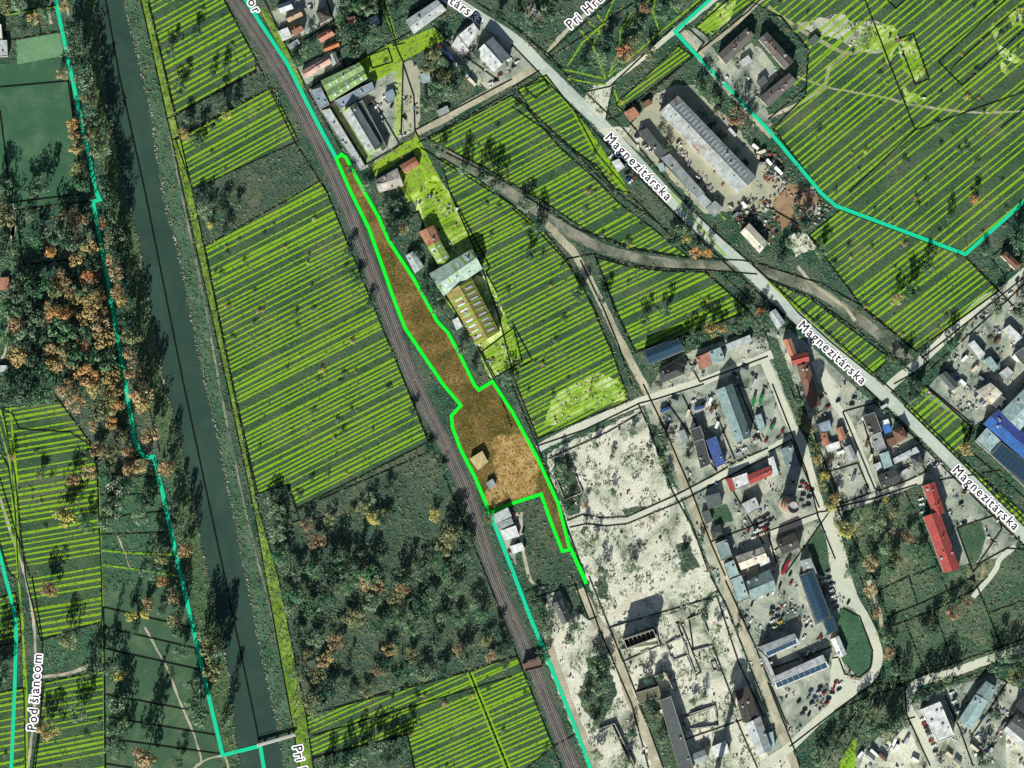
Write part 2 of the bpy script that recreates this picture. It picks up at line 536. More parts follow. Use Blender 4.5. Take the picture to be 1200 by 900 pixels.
sheet('grass_clearing', T(0, 1, 50, 80, 100, 80, 95, 340, 45, 400), M['mown'], 0.8)
sheet('grass_clearing', T(0, 1, 0, 480, 30, 560, 30, 650, 0, 700), M['mown'], 0.8)

# scrub variants in the middle wasteland
sheet('wasteland', [(306, 585), (348, 596), (500, 520), (512, 540), (560, 660), (600, 745), (606, 768), (545, 785), (470, 806), (362, 838), (325, 690)], M['scrub_grey'], 2)
sheet('wasteland', [(206, 140), (300, 86), (317, 102), (206, 163)], M['scrub_grey'], 1.5)
sheet('wasteland', [(226, 222), (345, 168), (376, 212), (240, 288)], M['scrub_grey'], 1.5)
sheet('wasteland', T(3, 0, 760, 300, 1120, 40, 1200, 40, 1200, 430, 700, 600, 300, 900, 250, 700), M['scrub_grey'], 2)
sheet('wasteland', [(600, 590), (632, 582), (657, 648), (685, 700), (675, 715), (640, 690), (612, 660)], M['scrub_grey'], 1.2)
sheet('meadow', [(1000, 605), (1060, 578), (1100, 680), (1200, 640), (1215, 760), (1150, 772), (1062, 805), (1040, 760), (1010, 690)], M['meadow'], 2)
sheet('meadow', [(980, 835), (1030, 800), (1060, 808), (1066, 845), (1010, 870), (985, 915), (960, 915)], M['meadow'], 2)

def yard(name, pts, mat, rough=1.2, pale=False):
    sheet(name, pts, mat, rough)
    global NOVEG, PALE, YARD
    k = pmask(pts)
    NOVEG |= k
    if pale: PALE |= k
    else: YARD |= k

# pale rubble lots
yard('rubble_lot', [(640, 535), (656, 522), (717, 497), (752, 478), (772, 532), (797, 585), (840, 692), (825, 700), (787, 718), (708, 738), (690, 682), (668, 628)], M['pale'], 1.6, True)
yard('rubble_lot', [(705, 735), (790, 718), (842, 694), (868, 745), (890, 800), (935, 900), (940, 940), (705, 940), (690, 900), (666, 840), (640, 775), (641, 740), (640, 700), (655, 688), (672, 715)], M['pale'], 1.6, True)
yard('gravel_yard', [(604, 655), (613, 600), (575, 602), (590, 640), (606, 665)], M['yard'], 1)
yard('gravel_yard', [(640, 695), (652, 690), (668, 735), (700, 735), (704, 760), (668, 775), (650, 770), (644, 740)], M['pale'], 1.2, True)
# industrial estate
yard('concrete_yard', [(752, 470), (775, 432), (800, 415), (862, 395), (895, 395), (905, 385), (925, 385), (950, 405), (1000, 452), (1062, 505), (1110, 548), (1195, 628), (1185, 650), (1120, 665),
                       (1090, 600), (1078, 562), (1040, 580), (1000, 592), (978, 606), (985, 665), (1010, 715), (1022, 750), (1018, 795), (975, 835), (930, 872), (900, 890), (868, 745), (842, 690), (800, 585)], M['yard'], 1.0)
yard('concrete_yard', T(2, 0, 500, 640, 560, 580, 660, 450, 700, 430, 770, 395, 860, 400, 930, 490, 1030, 560, 1120, 690, 1200, 790, 1290, 860, 1420, 880, 1440, 1000, 1300, 1060, 1230, 960, 1190, 1000, 1120, 980, 900, 1000, 700, 790), M['tanyard'], 1.0)
yard('brown_dirt_patch', [(905, 235), (925, 214), (955, 222), (960, 235), (930, 258), (916, 272)], M['brown'], 1.2)
yard('courtyard', [(802, 38), (818, 30), (850, 78), (878, 56), (890, 62), (912, 88), (888, 114), (900, 130), (905, 148), (900, 150)], M['yard'], 0.8)
yard('courtyard', [(848, 76), (880, 50), (893, 58), (914, 84), (890, 112), (884, 118), (872, 104)], M['yard'], 0.8)
# house yards and works in the upper left
yard('works_yard', T(1, 0, 240, 420, 430, 310, 560, 370, 660, 300, 690, 290, 690, 640, 640, 700, 540, 780, 500, 800, 430, 690, 320, 540), M['yard'], 0.8)
yard('works_yard', T(1, 0, 690, 290, 740, 280, 770, 340, 770, 560, 760, 600, 690, 640), M['tanyard'], 0.8)
yard('works_yard', T(1, 0, 870, 200, 1020, 100, 1200, 200, 1330, 250, 1330, 310, 1100, 420, 1030, 400), M['yard'], 0.8)
yard('house_yard', T(1, 0, 60, 60, 150, 0, 400, -20, 380, 100, 170, 190), M['yard'], 1.2)
yard('house_yard', T(1, 0, 170, 330, 360, 240, 400, 300, 230, 400), M['yard'], 1.2)
yard('gravel_patch', T(2, 0, 60, 10, 100, 0, 155, 100, 130, 135, 60, 110), M['siding'], 1.0)
yard('garden_yard', [(480, 228), (510, 205), (527, 225), (560, 300), (552, 318), (520, 318), (496, 262)], M['limeground'], 1.2)
yard('garden_yard', [(528, 345), (555, 322), (575, 325), (610, 420), (575, 445), (560, 410)], M['limeground'], 1.2)
yard('gravel_yard', [(1080, 462), (1100, 440), (1150, 352), (1200, 320), (1215, 330), (1215, 540), (1155, 490), (1138, 500)], M['yard'], 1.0)
yard('gravel_yard', [(1075, 815), (1090, 808), (1140, 798), (1160, 792), (1215, 815), (1215, 920), (985, 920), (1000, 890), (1040, 855), (1060, 845)], M['yard'], 1.0)
yard('gravel_yard', [(1048, 866), (1062, 848), (1078, 880), (1112, 866), (1122, 890), (1130, 920), (1000, 920), (1012, 884)], M['pale'], 1.0)
yard('gravel_yard', [(1178, 860), (1200, 872), (1215, 885), (1215, 920), (1180, 910)], M['pale'], 1.0)
yard('gravel_yard', T(3, 1, 1090, 460, 1190, 370, 1260, 330, 1260, 440, 1150, 480), M['dirtroad'], 0.8)
yard('rubble_patch', T(3, 0, 120, 110, 340, 60, 400, 100, 520, 100, 580, 160, 560, 240, 440, 250, 350, 190, 200, 150), M['pale'], 1.8, True)
for q_ in ((600, 200, 680, 180, 740, 350, 690, 380, 640, 330), (630, 400, 660, 430, 740, 460, 700, 480, 650, 480), (1050, 100, 1085, 150, 1070, 190, 1040, 140), (1070, 200, 1130, 240, 1190, 280, 1160, 300, 1090, 260), (1090, 280, 1130, 320, 1120, 360, 1095, 330), (1120, 60, 1200, 50, 1200, 120, 1140, 120), (430, 130, 590, 110, 620, 200, 560, 300, 540, 230, 440, 240), (870, 120, 960, 20, 1060, -10, 1010, 110, 930, 160)):
    yard('rubble_patch', T(3, 0, *q_) if q_[0] != 870 else T(2, 0, *q_), M['limeground'], 1.6, False)
yard('rubble_patch', T(3, 1, 90, 200, 180, 190, 230, 260, 130, 310), M['pale'], 1.5, True)
yard('rubble_patch', [(646, 470), (660, 455), (700, 437), (725, 445), (733, 468), (690, 480), (650, 497), (638, 500)], M['limeground'], 1.8, True)

# green enclosures in the estate
def green(name, pts, mat, rough=1.0, low=True):
    global NOVEG, YARD, LOW
    sheet(name, pts, mat, rough)
    k = pmask(pts)
    NOVEG &= ~k; YARD &= ~k
    if low: LOW |= k
green('lawn', smooth([(984, 712), (998, 716), (1007, 725), (1014, 740), (1021, 760), (1021, 780), (1014, 790), (1006, 792), (995, 783), (984, 768), (982, 740)], 3), M['mown'], 0.2)
green('grass_plot', T(3, 2, 180, 745, 240, 660, 315, 820, 280, 900, 240, 900), M['lawn'], 0.8)
green('grass_plot', T(2, 2, 925, 590, 1005, 560, 1040, 640, 950, 660), M['lawn'], 1.0)
green('grass_plot', T(1, 0, 770, 300, 860, 210, 1035, 400, 1010, 450, 780, 570), M['scrub_grey'], 1.2, False)
green('grass_plot', T(3, 2, 890, 680, 1000, 640, 1020, 720, 990, 820, 950, 870), M['lawn'], 0.8)
green('grass_verge', T(2, 1, 870, 590, 1100, 560, 1150, 640, 1000, 690, 840, 740), M['scrub'], 1.0, False)
green('grass_verge', [(928, 480), (937, 470), (985, 600), (972, 604), (958, 575)], M['scrub'], 0.8, False)

green('grass_verge', [(901, 392), (911, 398), (922, 425), (934, 462), (946, 492), (938, 500), (926, 478), (912, 440), (900, 412)], M['scrub'], 0.8, False)
yard('concrete_yard', [(958, 420), (985, 455), (975, 475), (962, 450), (950, 425)], M['concrete'], 0.8)
green('overgrown_strip', T(2, 3, 350, 385, 440, 370, 470, 470, 490, 560, 450, 640, 400, 690, 340, 640, 310, 560, 345, 480), M['scrub_grey'], 2.0, False)
green('overgrown_strip', T(2, 2, 190, 350, 270, 330, 330, 500, 320, 600, 260, 620, 220, 520), M['scrub_grey'], 2.0, False)
green('overgrown_strip', T(2, 3, 580, 600, 690, 590, 700, 640, 810, 900, 690, 905, 630, 740), M['scrub_grey'], 2.0, False)
green('overgrown_strip', T(2, 2, 500, 590, 620, 570, 640, 600, 540, 612), M['scrub_grey'], 2.0, False)
green('overgrown_strip', T(2, 2, 640, 200, 680, 190, 760, 470, 740, 500, 700, 380), M['scrub_grey'], 2.0, False)
green('overgrown_strip', T(2, 2, 770, 760, 830, 740, 880, 860, 800, 880), M['scrub_grey'], 2.0, False)
green('overgrown_strip', T(2, 3, 400, 0, 440, 0, 450, 120, 400, 100), M['scrub_grey'], 2.0, False)
# ------------------------------------------------------------------ roads
MAIN = [(470, -60), (495, -25), (545, 10), (603, 47), (634, 77), (672, 114), (714, 155), (783, 230), (826, 271), (876, 316), (937, 374), (1018, 446), (1075, 500), (1125, 550), (1200, 627), (1260, 690)]
roads = [
    ('dirt_road', [(487, 155), (520, 140), (560, 116), (600, 95), (632, 80)], 9, 'dirtroad'),
    ('side_road', [(700, 108), (715, 97), (760, 62), (800, 29), (850, -10)], 6, 'concrete'),
    ('side_road', [(800, 37), (830, 78), (870, 122), (905, 160)], 9, 'dirtroad'),
    ('side_road', [(818, 62), (850, 38), (890, 2), (900, -8)], 5, 'dirtroad'),
    ('side_road', [(640, 64), (660, 40), (690, 14), (720, -12)], 4.5, 'dirtroad'),
    ('dirt_road', [(900, 8), (930, 30), (965, 50), (990, 62), (1010, 58)], 5, 'dirtroad'),
    ('footpath', [(935, 90), (965, 101), (1000, 108), (1040, 115), (1065, 122), (1110, 129), (1150, 132), (1210, 130)], 2.6, 'dirtroad'),
    ('footpath', [(900, 138), (935, 122), (965, 102), (972, 80), (990, 64)], 4, 'dirtroad'),
    ('rail_siding_bed', [(512, 176), (545, 194), (580, 214), (620, 240), (657, 266), (700, 288), (745, 302), (800, 310), (850, 312), (900, 319), (955, 340), (1005, 372), (1070, 426)], 12, 'siding'),
    ('concrete_lane', [(640, 262), (657, 280), (675, 300), (705, 355), (720, 387), (740, 425), (765, 472), (785, 517), (800, 562), (818, 605), (842, 655), (860, 715), (878, 760), (900, 815), (918, 865), (938, 910)], 9, 'dirtroad'),
    ('concrete_lane', [(630, 526), (670, 505), (740, 475), (770, 464), (825, 446), (862, 432), (905, 415)], 10, 'concrete'),
    ('concrete_lane', [(665, 617), (685, 612), (707, 613), (735, 610), (760, 597), (792, 582), (812, 573), (840, 560), (868, 545), (900, 527), (932, 510)], 7, 'concrete'),
    ('estate_road', [(893, 417), (900, 432), (910, 456), (926, 495), (940, 520), (948, 550), (958, 585), (968, 610), (977, 635), (988, 662), (1000, 700), (1014, 725), (1024, 747), (1029, 770), (1022, 792), (1000, 809), (975, 830), (950, 852), (925, 876), (895, 896)], 11, 'concrete'),
    ('estate_road', [(903, 624), (930, 614), (962, 602), (1000, 591), (1040, 577), (1082, 561)], 9, 'concrete'),
    ('estate_road', [(968, 440), (978, 472), (992, 492), (1007, 528), (1024, 575)], 9, 'concrete'),
    ('estate_road', [(1035, 460), (1052, 444), (1082, 420), (1117, 387), (1150, 354), (1176, 340), (1210, 312)], 11, 'concrete'),
    ('estate_road', [(1220, 753), (1200, 760), (1150, 776), (1117, 788), (1080, 798), (1066, 812), (1064, 828), (1073, 845), (1084, 870), (1098, 915)], 10, 'concrete'),
    ('estate_road', [(1140, 700), (1165, 670), (1172, 655), (1190, 640)], 6, 'concrete'),
    ('dirt_road', [(680, 690), (700, 730), (720, 760), (740, 822), (760, 866), (775, 915)], 11, 'dirtroad'),
    ('dirt_road', [(640, 740), (652, 780), (672, 835), (700, 900)], 8, 'dirtroad'),
    ('footpath', [(165, 0), (180, 60), (196, 140), (212, 225), (226, 290), (243, 370), (257, 450), (275, 540), (300, 650), (320, 725), (343, 850), (348, 880), (356, 930)], 2.2, 'siding'),
    ('footpath', [(-10, 560), (0, 585), (15, 630), (30, 675), (37, 712), (41, 750), (42, 800), (38, 855), (31, 910)], 3.4, 'dirtroad'),
    ('footpath', [(170, 735), (178, 750), (195, 782), (212, 825), (225, 855), (236, 890), (230, 897)], 2.6, 'dirtroad'),
    ('footpath', [(50, 793), (75, 790), (105, 781)], 4, 'dirtroad'),
    ('footpath', [(225, 902), (240, 891), (262, 886), (268, 902)], 2.4, 'dirtroad'),
    ('footpath', [(-5, 405), (6, 392), (10, 378), (8, 365)], 3, 'dirtroad'),
    ('footpath', [(-5, 428), (5, 415), (10, 395)], 2.6, 'dirtroad'),
    ('footpath', [(47, 405), (49, 390), (52, 375)], 3, 'dirtroad'),
    ('footpath', [(14, 252), (16, 265), (14, 278), (18, 240)], 5, 'dirtroad'),
    ('footpath', [(60, 0), (57, 12), (60, 28)], 3, 'dirtroad'),
    ('footpath', [(76, 0), (79, 10), (80, 18)], 2.6, 'dirtroad'),
    ('footpath', [(935, 312), (955, 335), (990, 360), (1002, 376)], 4, 'dirtroad'),
    ('footpath', [(138, 628), (146, 648), (152, 665)], 1.4, 'dirtroad'),
    ('dirt_track', [(610, 600), (612, 640), (622, 680), (640, 690)], 4, 'dirtroad'),
    ('dirt_track', [(1018, 680), (1030, 715), (1034, 735)], 5, 'dirtroad'),
    ('dirt_track', [(1115, 690), (1090, 700), (1060, 715), (1045, 722)], 5, 'meadow'),
    ('main_road', MAIN, 13.5, 'asphalt'),
]
for nm, pts, w, mt in roads:
    road(nm, pts, w, M[mt], 0.15 if nm in ('main_road', 'estate_road') else 0.6)
    NOVEG |= lmask(pts, w + 1.5)
    YARD &= ~lmask(pts, w + 2)
    PALE &= ~lmask(pts, w + 1)
sheet('road_junction', T(2, 0, 350, 440, 380, 400, 470, 390, 460, 450, 440, 560, 395, 540, 330, 470), M['concrete'], 0.4)
sheet('road_junction', [(698, 152), (722, 148), (740, 150), (732, 160), (715, 162)], M['concrete'], 0.4)
sheet('road_junction', [(958, 600), (990, 592), (985, 612), (975, 630)], M['concrete'], 0.4)
sheet('turning_area', [(990, 790), (1012, 800), (990, 815), (970, 830), (975, 770), (983, 765), (990, 780)], M['concrete'], 0.4)
sheet('parking_area', [(966, 615), (980, 610), (992, 650), (1000, 690), (1010, 715), (998, 712), (982, 708), (972, 660)], M['concrete'], 0.4)
# kerbs along the main road and its painted centre dashes
kb = MB()
q = smooth(MAIN, 6)
for off in (-7.1, 7.1):
    for i in range(len(q) - 1):
        (x1, y1), (x2, y2) = q[i], q[i + 1]
        a, b = W(x1, y1), W(x2, y2)
        L = math.hypot(b[0] - a[0], b[1] - a[1]); an = math.atan2(b[1] - a[1], b[0] - a[0])
        kb.box(((a[0] + b[0]) / 2 - math.sin(an) * off * S, (a[1] + b[1]) / 2 + math.cos(an) * off * S, 0.13), (L, 0.3, 0.24), an)
kb.build('kerb', M['conc'])['kind'] = 'structure'
dm = MB()
q = roughen(smooth(MAIN, 6), 4.0, 0, False)
for i in range(0, len(q) - 1, 3):
    ribbon(dm, [q[i], q[i + 1]], 0.45, LAYER[0] + 0.03)
dm.build('road_marking', paint('white_road_paint', lin(225, 225, 220)))['kind'] = 'structure'

# ------------------------------------------------------------------ railway
RAIL = [(225, -70), (274, 0), (338, 100), (398, 222), (443, 337), (487, 450), (541, 562), (580, 675), (604, 732), (624, 780), (672, 900), (700, 970)]
road('railway_bed', RAIL, 16, M['ballast'], 0.7)
NOVEG |= lmask(RAIL, 21)
q = roughen(smooth(RAIL, 8), 3.0, 0.0, False)
for side in (-3.6, 3.6):
    tr = empty('railway_track', W(*RAIL[5], 0))
    ox, oy, _ = W(*RAIL[5])
    rl = [MB(), MB()]
    sl = MB()
    for i in range(len(q) - 1):
        a, b = W(*q[i]), W(*q[i + 1])
        L = math.hypot(b[0] - a[0], b[1] - a[1]); an = math.atan2(b[1] - a[1], b[0] - a[0])
        cx, cy = (a[0] + b[0]) / 2 - math.sin(an) * side * S - ox, (a[1] + b[1]) / 2 + math.cos(an) * side * S - oy
        for k, d in enumerate((-0.72, 0.72)):
            rl[k].box((cx - math.sin(an) * d, cy + math.cos(an) * d, 0.5), (L + 0.03, 0.24, 0.2), an)
        for u in (-0.25, 0.25):
            sl.box((cx + math.cos(an) * u * L, cy + math.sin(an) * u * L, 0.3), (0.28, 2.5, 0.2), an)
    for k in (0, 1):
        rl[k].build('rail', M['rail'], tr)
    sl.build('sleepers', M['sleeper'], tr)
    tag(tr, 'western track of the railway line, beside the big hatched field' if side < 0 else 'eastern track of the railway line, beside the orange highlighted plot', 'railway track', 'tracks of the railway line')

# old bridge across the railway
br_ = empty('railway_footbridge', W(624, 779, 0), R(14))
b = MB(); b.box((0, 0, 5.2), (15, 6.5, 0.8)); b.build('deck', plain('old_deck', lin(112, 92, 78)), br_)
for s in (-1, 1):
    b = MB(); b.box((0, s * 3.1, 6.1), (15, 0.25, 1.0)); b.build('parapet', plain('old_parapet', lin(120, 84, 64)), br_)
    b = MB(); b.box((s * 7.2, 0, 2.4), (0.9, 6, 4.8)); b.build('abutment', M['conc'], br_)
tag(br_, 'small rusty brown bridge crossing over the railway tracks', 'bridge')

# weir bridge across the river
a, b2 = W(303, 873), W(345, 861)
L = math.hypot(b2[0] - a[0], b2[1] - a[1])
br_ = empty('river_footbridge', ((a[0] + b2[0]) / 2, (a[1] + b2[1]) / 2, 0), math.atan2(b2[1] - a[1], b2[0] - a[0]))
b = MB(); b.box((0, 0, 3.0), (L + 2, 2.6, 0.4)); b.build('deck', plain('bridge_deck', lin(190, 192, 180)), br_)
for s in (-1, 1):
    b = MB()
    for i in range(14):
        b.box((-L / 2 + i * L / 13, s * 1.2, 3.75), (0.12, 0.12, 1.1))
    b.box((0, s * 1.2, 4.3), (L + 2, 0.12, 0.12))
    b.build('railing', M['steel'], br_)
for i in (-1, 0, 1):
    b = MB(); b.box((i * L / 3, 0, 1.4), (0.9, 2.2, 2.8)); b.build('pier', M['conc'], br_)
tag(br_, 'narrow pale footbridge over the green river at the bottom edge', 'footbridge')

# ================================================================== PLOT MARKINGS LYING ON THE GROUND
ZL = LAYER[0] + 0.09
fields = []
def clip_lines(poly, slope, spacing, width, zoff, mb, rnd, phase=0.0, skip=()):
    """parallel stripes of irregular pitch, cut to the plot; slope = dy/dx on the survey"""
    an = math.atan(slope)
    ca, sa = math.cos(-an), math.sin(-an)
    rot = [(x * ca - y * sa, x * sa + y * ca) for x, y in poly]
    lo, hi = min(p[1] for p in rot), max(p[1] for p in rot)
    y = lo + spacing[0] * 0.4 + phase
    run = 3
    cb, sb = math.cos(an), math.sin(an)
    while y < hi:
        t = (y - lo) / (hi - lo)
        if not any(a < t < b for a, b in skip):
            xs = []
            for i in range(len(rot)):
                (x1, y1), (x2, y2) = rot[i], rot[(i + 1) % len(rot)]
                if (y1 > y) != (y2 > y):
                    xs.append(x1 + (y - y1) * (x2 - x1) / (y2 - y1))
            xs.sort()
            for a, b in zip(xs[::2], xs[1::2]):
                if b - a > 3:
                    A = (a * cb - y * sb, a * sb + y * cb); B = (b * cb - y * sb, b * sb + y * cb)
                    B = (B[0], B[1] + (b - a) * rnd.uniform(-0.006, 0.006)); ribbon(mb, [A, B], width * rnd.choice((0.75, 0.9, 1.0, 1.0, 1.35)), ZL + zoff)
        if run > 0:
            run -= 1; y += rnd.choice(spacing[:max(2, len(spacing) // 2 + 1)]) * 0.95
        else:
            run = rnd.randint(2, 7); y += rnd.choice(spacing[len(spacing) // 2:]) * rnd.uniform(0.95, 1.4)

def hatched(poly, slope, spacing=(4, 5, 6, 8, 10), width=2.35, seed=1, tint='tint', skip=(), border=True):
    rnd = random.Random(seed)
    mb = MB()
    zt = ZL - 0.075 + 0.002 * len(fields)
    V, F = tri_poly([W(x, y)[:2] for x, y in poly])
    for f in F:
        mb.face([(V[i][0], V[i][1], zt) for i in f], 0)
    clip_lines(poly, slope, spacing, width, 0.0, mb, rnd, skip=skip)
    mb.mi = [0 if len(q_) == 3 else 1 for q_ in mb.f]
    o = mb.build('hatched_field', [M[tint], M['hatch']])
    o['kind'] = 'structure'
    fields.append(poly)
    if border:
        BLK.append((poly, True))
    global LOW
    LOW |= pmask(poly)
    return o

BLK = []           # black cadastral lines
LIME = []          # single lime lines
hatched([(173, -5), (260, -5), (300, 70), (300, 84), (206, 135)], -0.56, (5, 6, 7, 9, 12), seed=3)
hatched([(206, 164), (318, 103), (350, 165), (226, 222)], -0.55, (5, 6, 6, 8, 18), seed=5)
hatched([(240, 289), (376, 212), (383, 225), (475, 450), (502, 518), (348, 596), (338, 568), (302, 578), (274, 455)], -0.51, (5, 5, 6, 7, 7, 8, 11), seed=11)
hatched([(359, 840), (470, 806), (545, 787), (606, 769), (648, 874), (612, 905), (486, 905), (478, 861), (366, 889)], -0.44, (5, 5, 6, 7, 8), seed=4)
hatched([(3, 478), (70, 470), (85, 490), (110, 525), (114, 560), (119, 675), (120, 728), (48, 750), (30, 675), (18, 560)], -0.17, (6, 6, 7, 8, 9, 13), seed=8)
hatched([(-5, 520), (10, 548), (18, 600), (22, 680), (10, 670), (-5, 620)], -0.2, (6, 7, 8), seed=9)
hatched([(52, 800), (122, 785), (123, 905), (38, 905), (46, 850)], -0.2, (6, 7, 8, 10, 14), seed=6)
hatched([(-5, 702), (18, 695), (24, 730), (24, 752), (-5, 758)], -0.25, (6, 7, 8), seed=12)
hatched([(-5, 812), (28, 806), (30, 905), (-5, 905)], -0.2, (7, 8, 10), seed=13)
hatched([(607, 105), (640, 88), (675, 133), (700, 180), (738, 226), (722, 222), (690, 190), (655, 160), (622, 130)], -0.52, (5, 6, 7, 8), seed=14)
hatched([(502, 163), (600, 112), (618, 128), (655, 172), (700, 212), (725, 238), (760, 264), (806, 301), (745, 291), (690, 272), (640, 238), (600, 215), (560, 192)], -0.54, (5, 5, 6, 7, 8, 10), seed=15)
hatched([(516, 184), (560, 210), (600, 240), (640, 274), (665, 305), (690, 350), (720, 420), (737, 468), (720, 476), (630, 514), (603, 445), (585, 372), (560, 300), (527, 225)], -0.52, (5, 5, 6, 7, 8, 9), seed=16)
hatched([(699, 302), (740, 313), (782, 318), (826, 319), (878, 364), (795, 397), (744, 411), (720, 362)], -0.48, (5, 6, 7, 8, 10), seed=17)
hatched([(868, -5), (1000, -5), (1205, -5), (1205, 232), (1131, 297), (979, 241), (962, 225), (906, 150), (944, 112), (947, 58), (915, 20)], -0.82, (6, 7, 8, 9, 11, 14), 2.3, seed=18)
hatched([(948, 276), (985, 246), (1130, 300), (1170, 341), (1073, 411), (1011, 361)], -0.76, (6, 7, 7, 9, 11), 2.4, seed=19)
hatched([(906, 331), (950, 350), (1000, 388), (1042, 419), (1022, 440), (975, 402), (935, 366)], -0.8, (5, 6, 8, 10), 2.6, seed=20)
hatched([(1060, 476), (1085, 453), (1138, 500), (1122, 534), (1205, 606), (1205, 622), (1130, 545)], -0.85, (7, 9, 11), 3.2, seed=21)
hatched([(722, 122), (795, 54), (812, 66), (730, 130)], -0.72, (5, 6, 7), seed=22)
hatched([(815, 32), (862, -8), (895, -8), (832, 44)], -0.72, (5, 6, 7), seed=23)
hatched([(565, 412), (602, 384), (612, 424), (580, 442)], -0.52, (5, 6, 7), seed=24)
hatched(T(1, 0, 640, 210, 840, 125, 885, 185, 690, 285), -0.45, (7, 9, 12), 3, seed=25, tint='tint_strong', border=False)
hatched(T(1, 0, 430, 310, 630, 200, 665, 240, 690, 285, 660, 320, 540, 390, 500, 340), -0.55, (9, 12, 14), 3, seed=26, tint='tint_strong', border=False)
hatched(T(1, 0, 535, 775, 745, 640, 765, 690, 560, 825), -0.5, (6, 8), 3, seed=27, tint='tint_strong', border=False)
hatched(T(1, 0, 745, 620, 770, 660, 900, 910, 840, 940, 740, 720), 0.1, (9, 12, 14), 2.4, seed=28, tint='tint_strong', border=False)
hatched([(486, 232), (510, 212), (526, 226), (560, 300), (540, 290), (520, 300), (500, 258)], -0.55, (5, 6, 7), seed=29, tint='tint', border=False)
hatched([(463, 205), (488, 185), (522, 240), (505, 222), (478, 238)], -0.6, (7, 9), 2.2, seed=30, tint='tint_strong', border=False)
hatched(T(1, 0, 652, 300, 690, 290, 680, 640, 650, 640), 0.0, (40, 50), 2, seed=31, tint='tint_strong', border=False)
sheet('lime_verge', [(164, -5), (173, -5), (226, 225), (272, 450), (304, 600), (326, 675), (359, 840), (368, 905), (350, 905), (343, 850), (311, 675), (298, 600), (266, 450), (215, 225)], M['verge'], 0, z=ZL - 0.084)
sheet('lime_verge', T(1, 0, 10, 30, 60, 60, 230, 400, 215, 420), M['verge'], 0.2, z=ZL - 0.084)
sheet('lime_verge', [(1002, 905), (986, 905), (984, 896), (990, 880), (1004, 856)], M['hatch'], 0.2, z=ZL - 0.084)
sheet('lime_verge', T(2, 0, 120, 345, 180, 370, 400, 660, 560, 910, 530, 910, 380, 720, 280, 520, 190, 410), M['hatch'], 0, z=ZL - 0.08)
LIME += [T(2, 0, 440, 370, 370, 200, 320, 140), T(2, 0, 455, 350, 500, 250, 510, 140, 560, 60), T(2, 0, 240, 325, 440, 370), T(2, 0, 260, 370, 440, 400),
         T(2, 0, 690, 140, 660, 60, 670, -10), T(2, 0, 780, 60, 720, -10), T(2, 0, 260, 310, 330, 200, 430, 110, 480, -10), T(2, 0, 510, 150, 600, 60, 650, -10),
         T(2, 0, 480, 420, 510, 520), T(2, 0, 360, 100, 410, 150, 380, 210), T(2, 0, 400, 70, 440, 120), T(2, 0, 450, 360, 720, 130, 890, -10),
         [(12, 480), (20, 560), (18, 620)], [(0, 500), (12, 545), (17, 620), (22, 680), (27, 730), (30, 905)], [(16, 555), (21, 620), (22, 680), (31, 800), (32, 905)],
         [(115, 555), (118, 640), (121, 730), (123, 905)], [(118, 645), (150, 648), (203, 650)], [(120, 662), (165, 668), (210, 675)],
         T(0, 2, 0, 120, 60, 330, 85, 450), T(1, 3, 990, 450, 1170, 905), T(1, 3, 1010, 450, 1195, 905),
         T(3, 0, 120, 400, 560, 0), T(1, 0, 580, 0, 650, 200), T(1, 0, 605, 0, 660, 195), T(1, 1, 880, 490, 1040, 710), T(1, 1, 1040, 720, 1090, 860),
         T(1, 0, 350, 510, 520, 760), T(1, 0, 375, 500, 545, 760), T(0, 1, 480, 700, 1, 1)[:1] + T(0, 1, 520, 730),
         T(2, 1, 890, 0, 1000, 130), T(3, 1, 0, 420, 150, 560), T(2, 1, 740, 0, 1000, 300), T(0, 0, 0, 75, 260, 30)]
lm = MB()
for i, pl in enumerate(LIME):
    ribbon(lm, pl, 2.2, ZL + 0.006 + 0.001 * i)
lm.build('plot_line_marking', M['hatch'])['kind'] = 'structure'

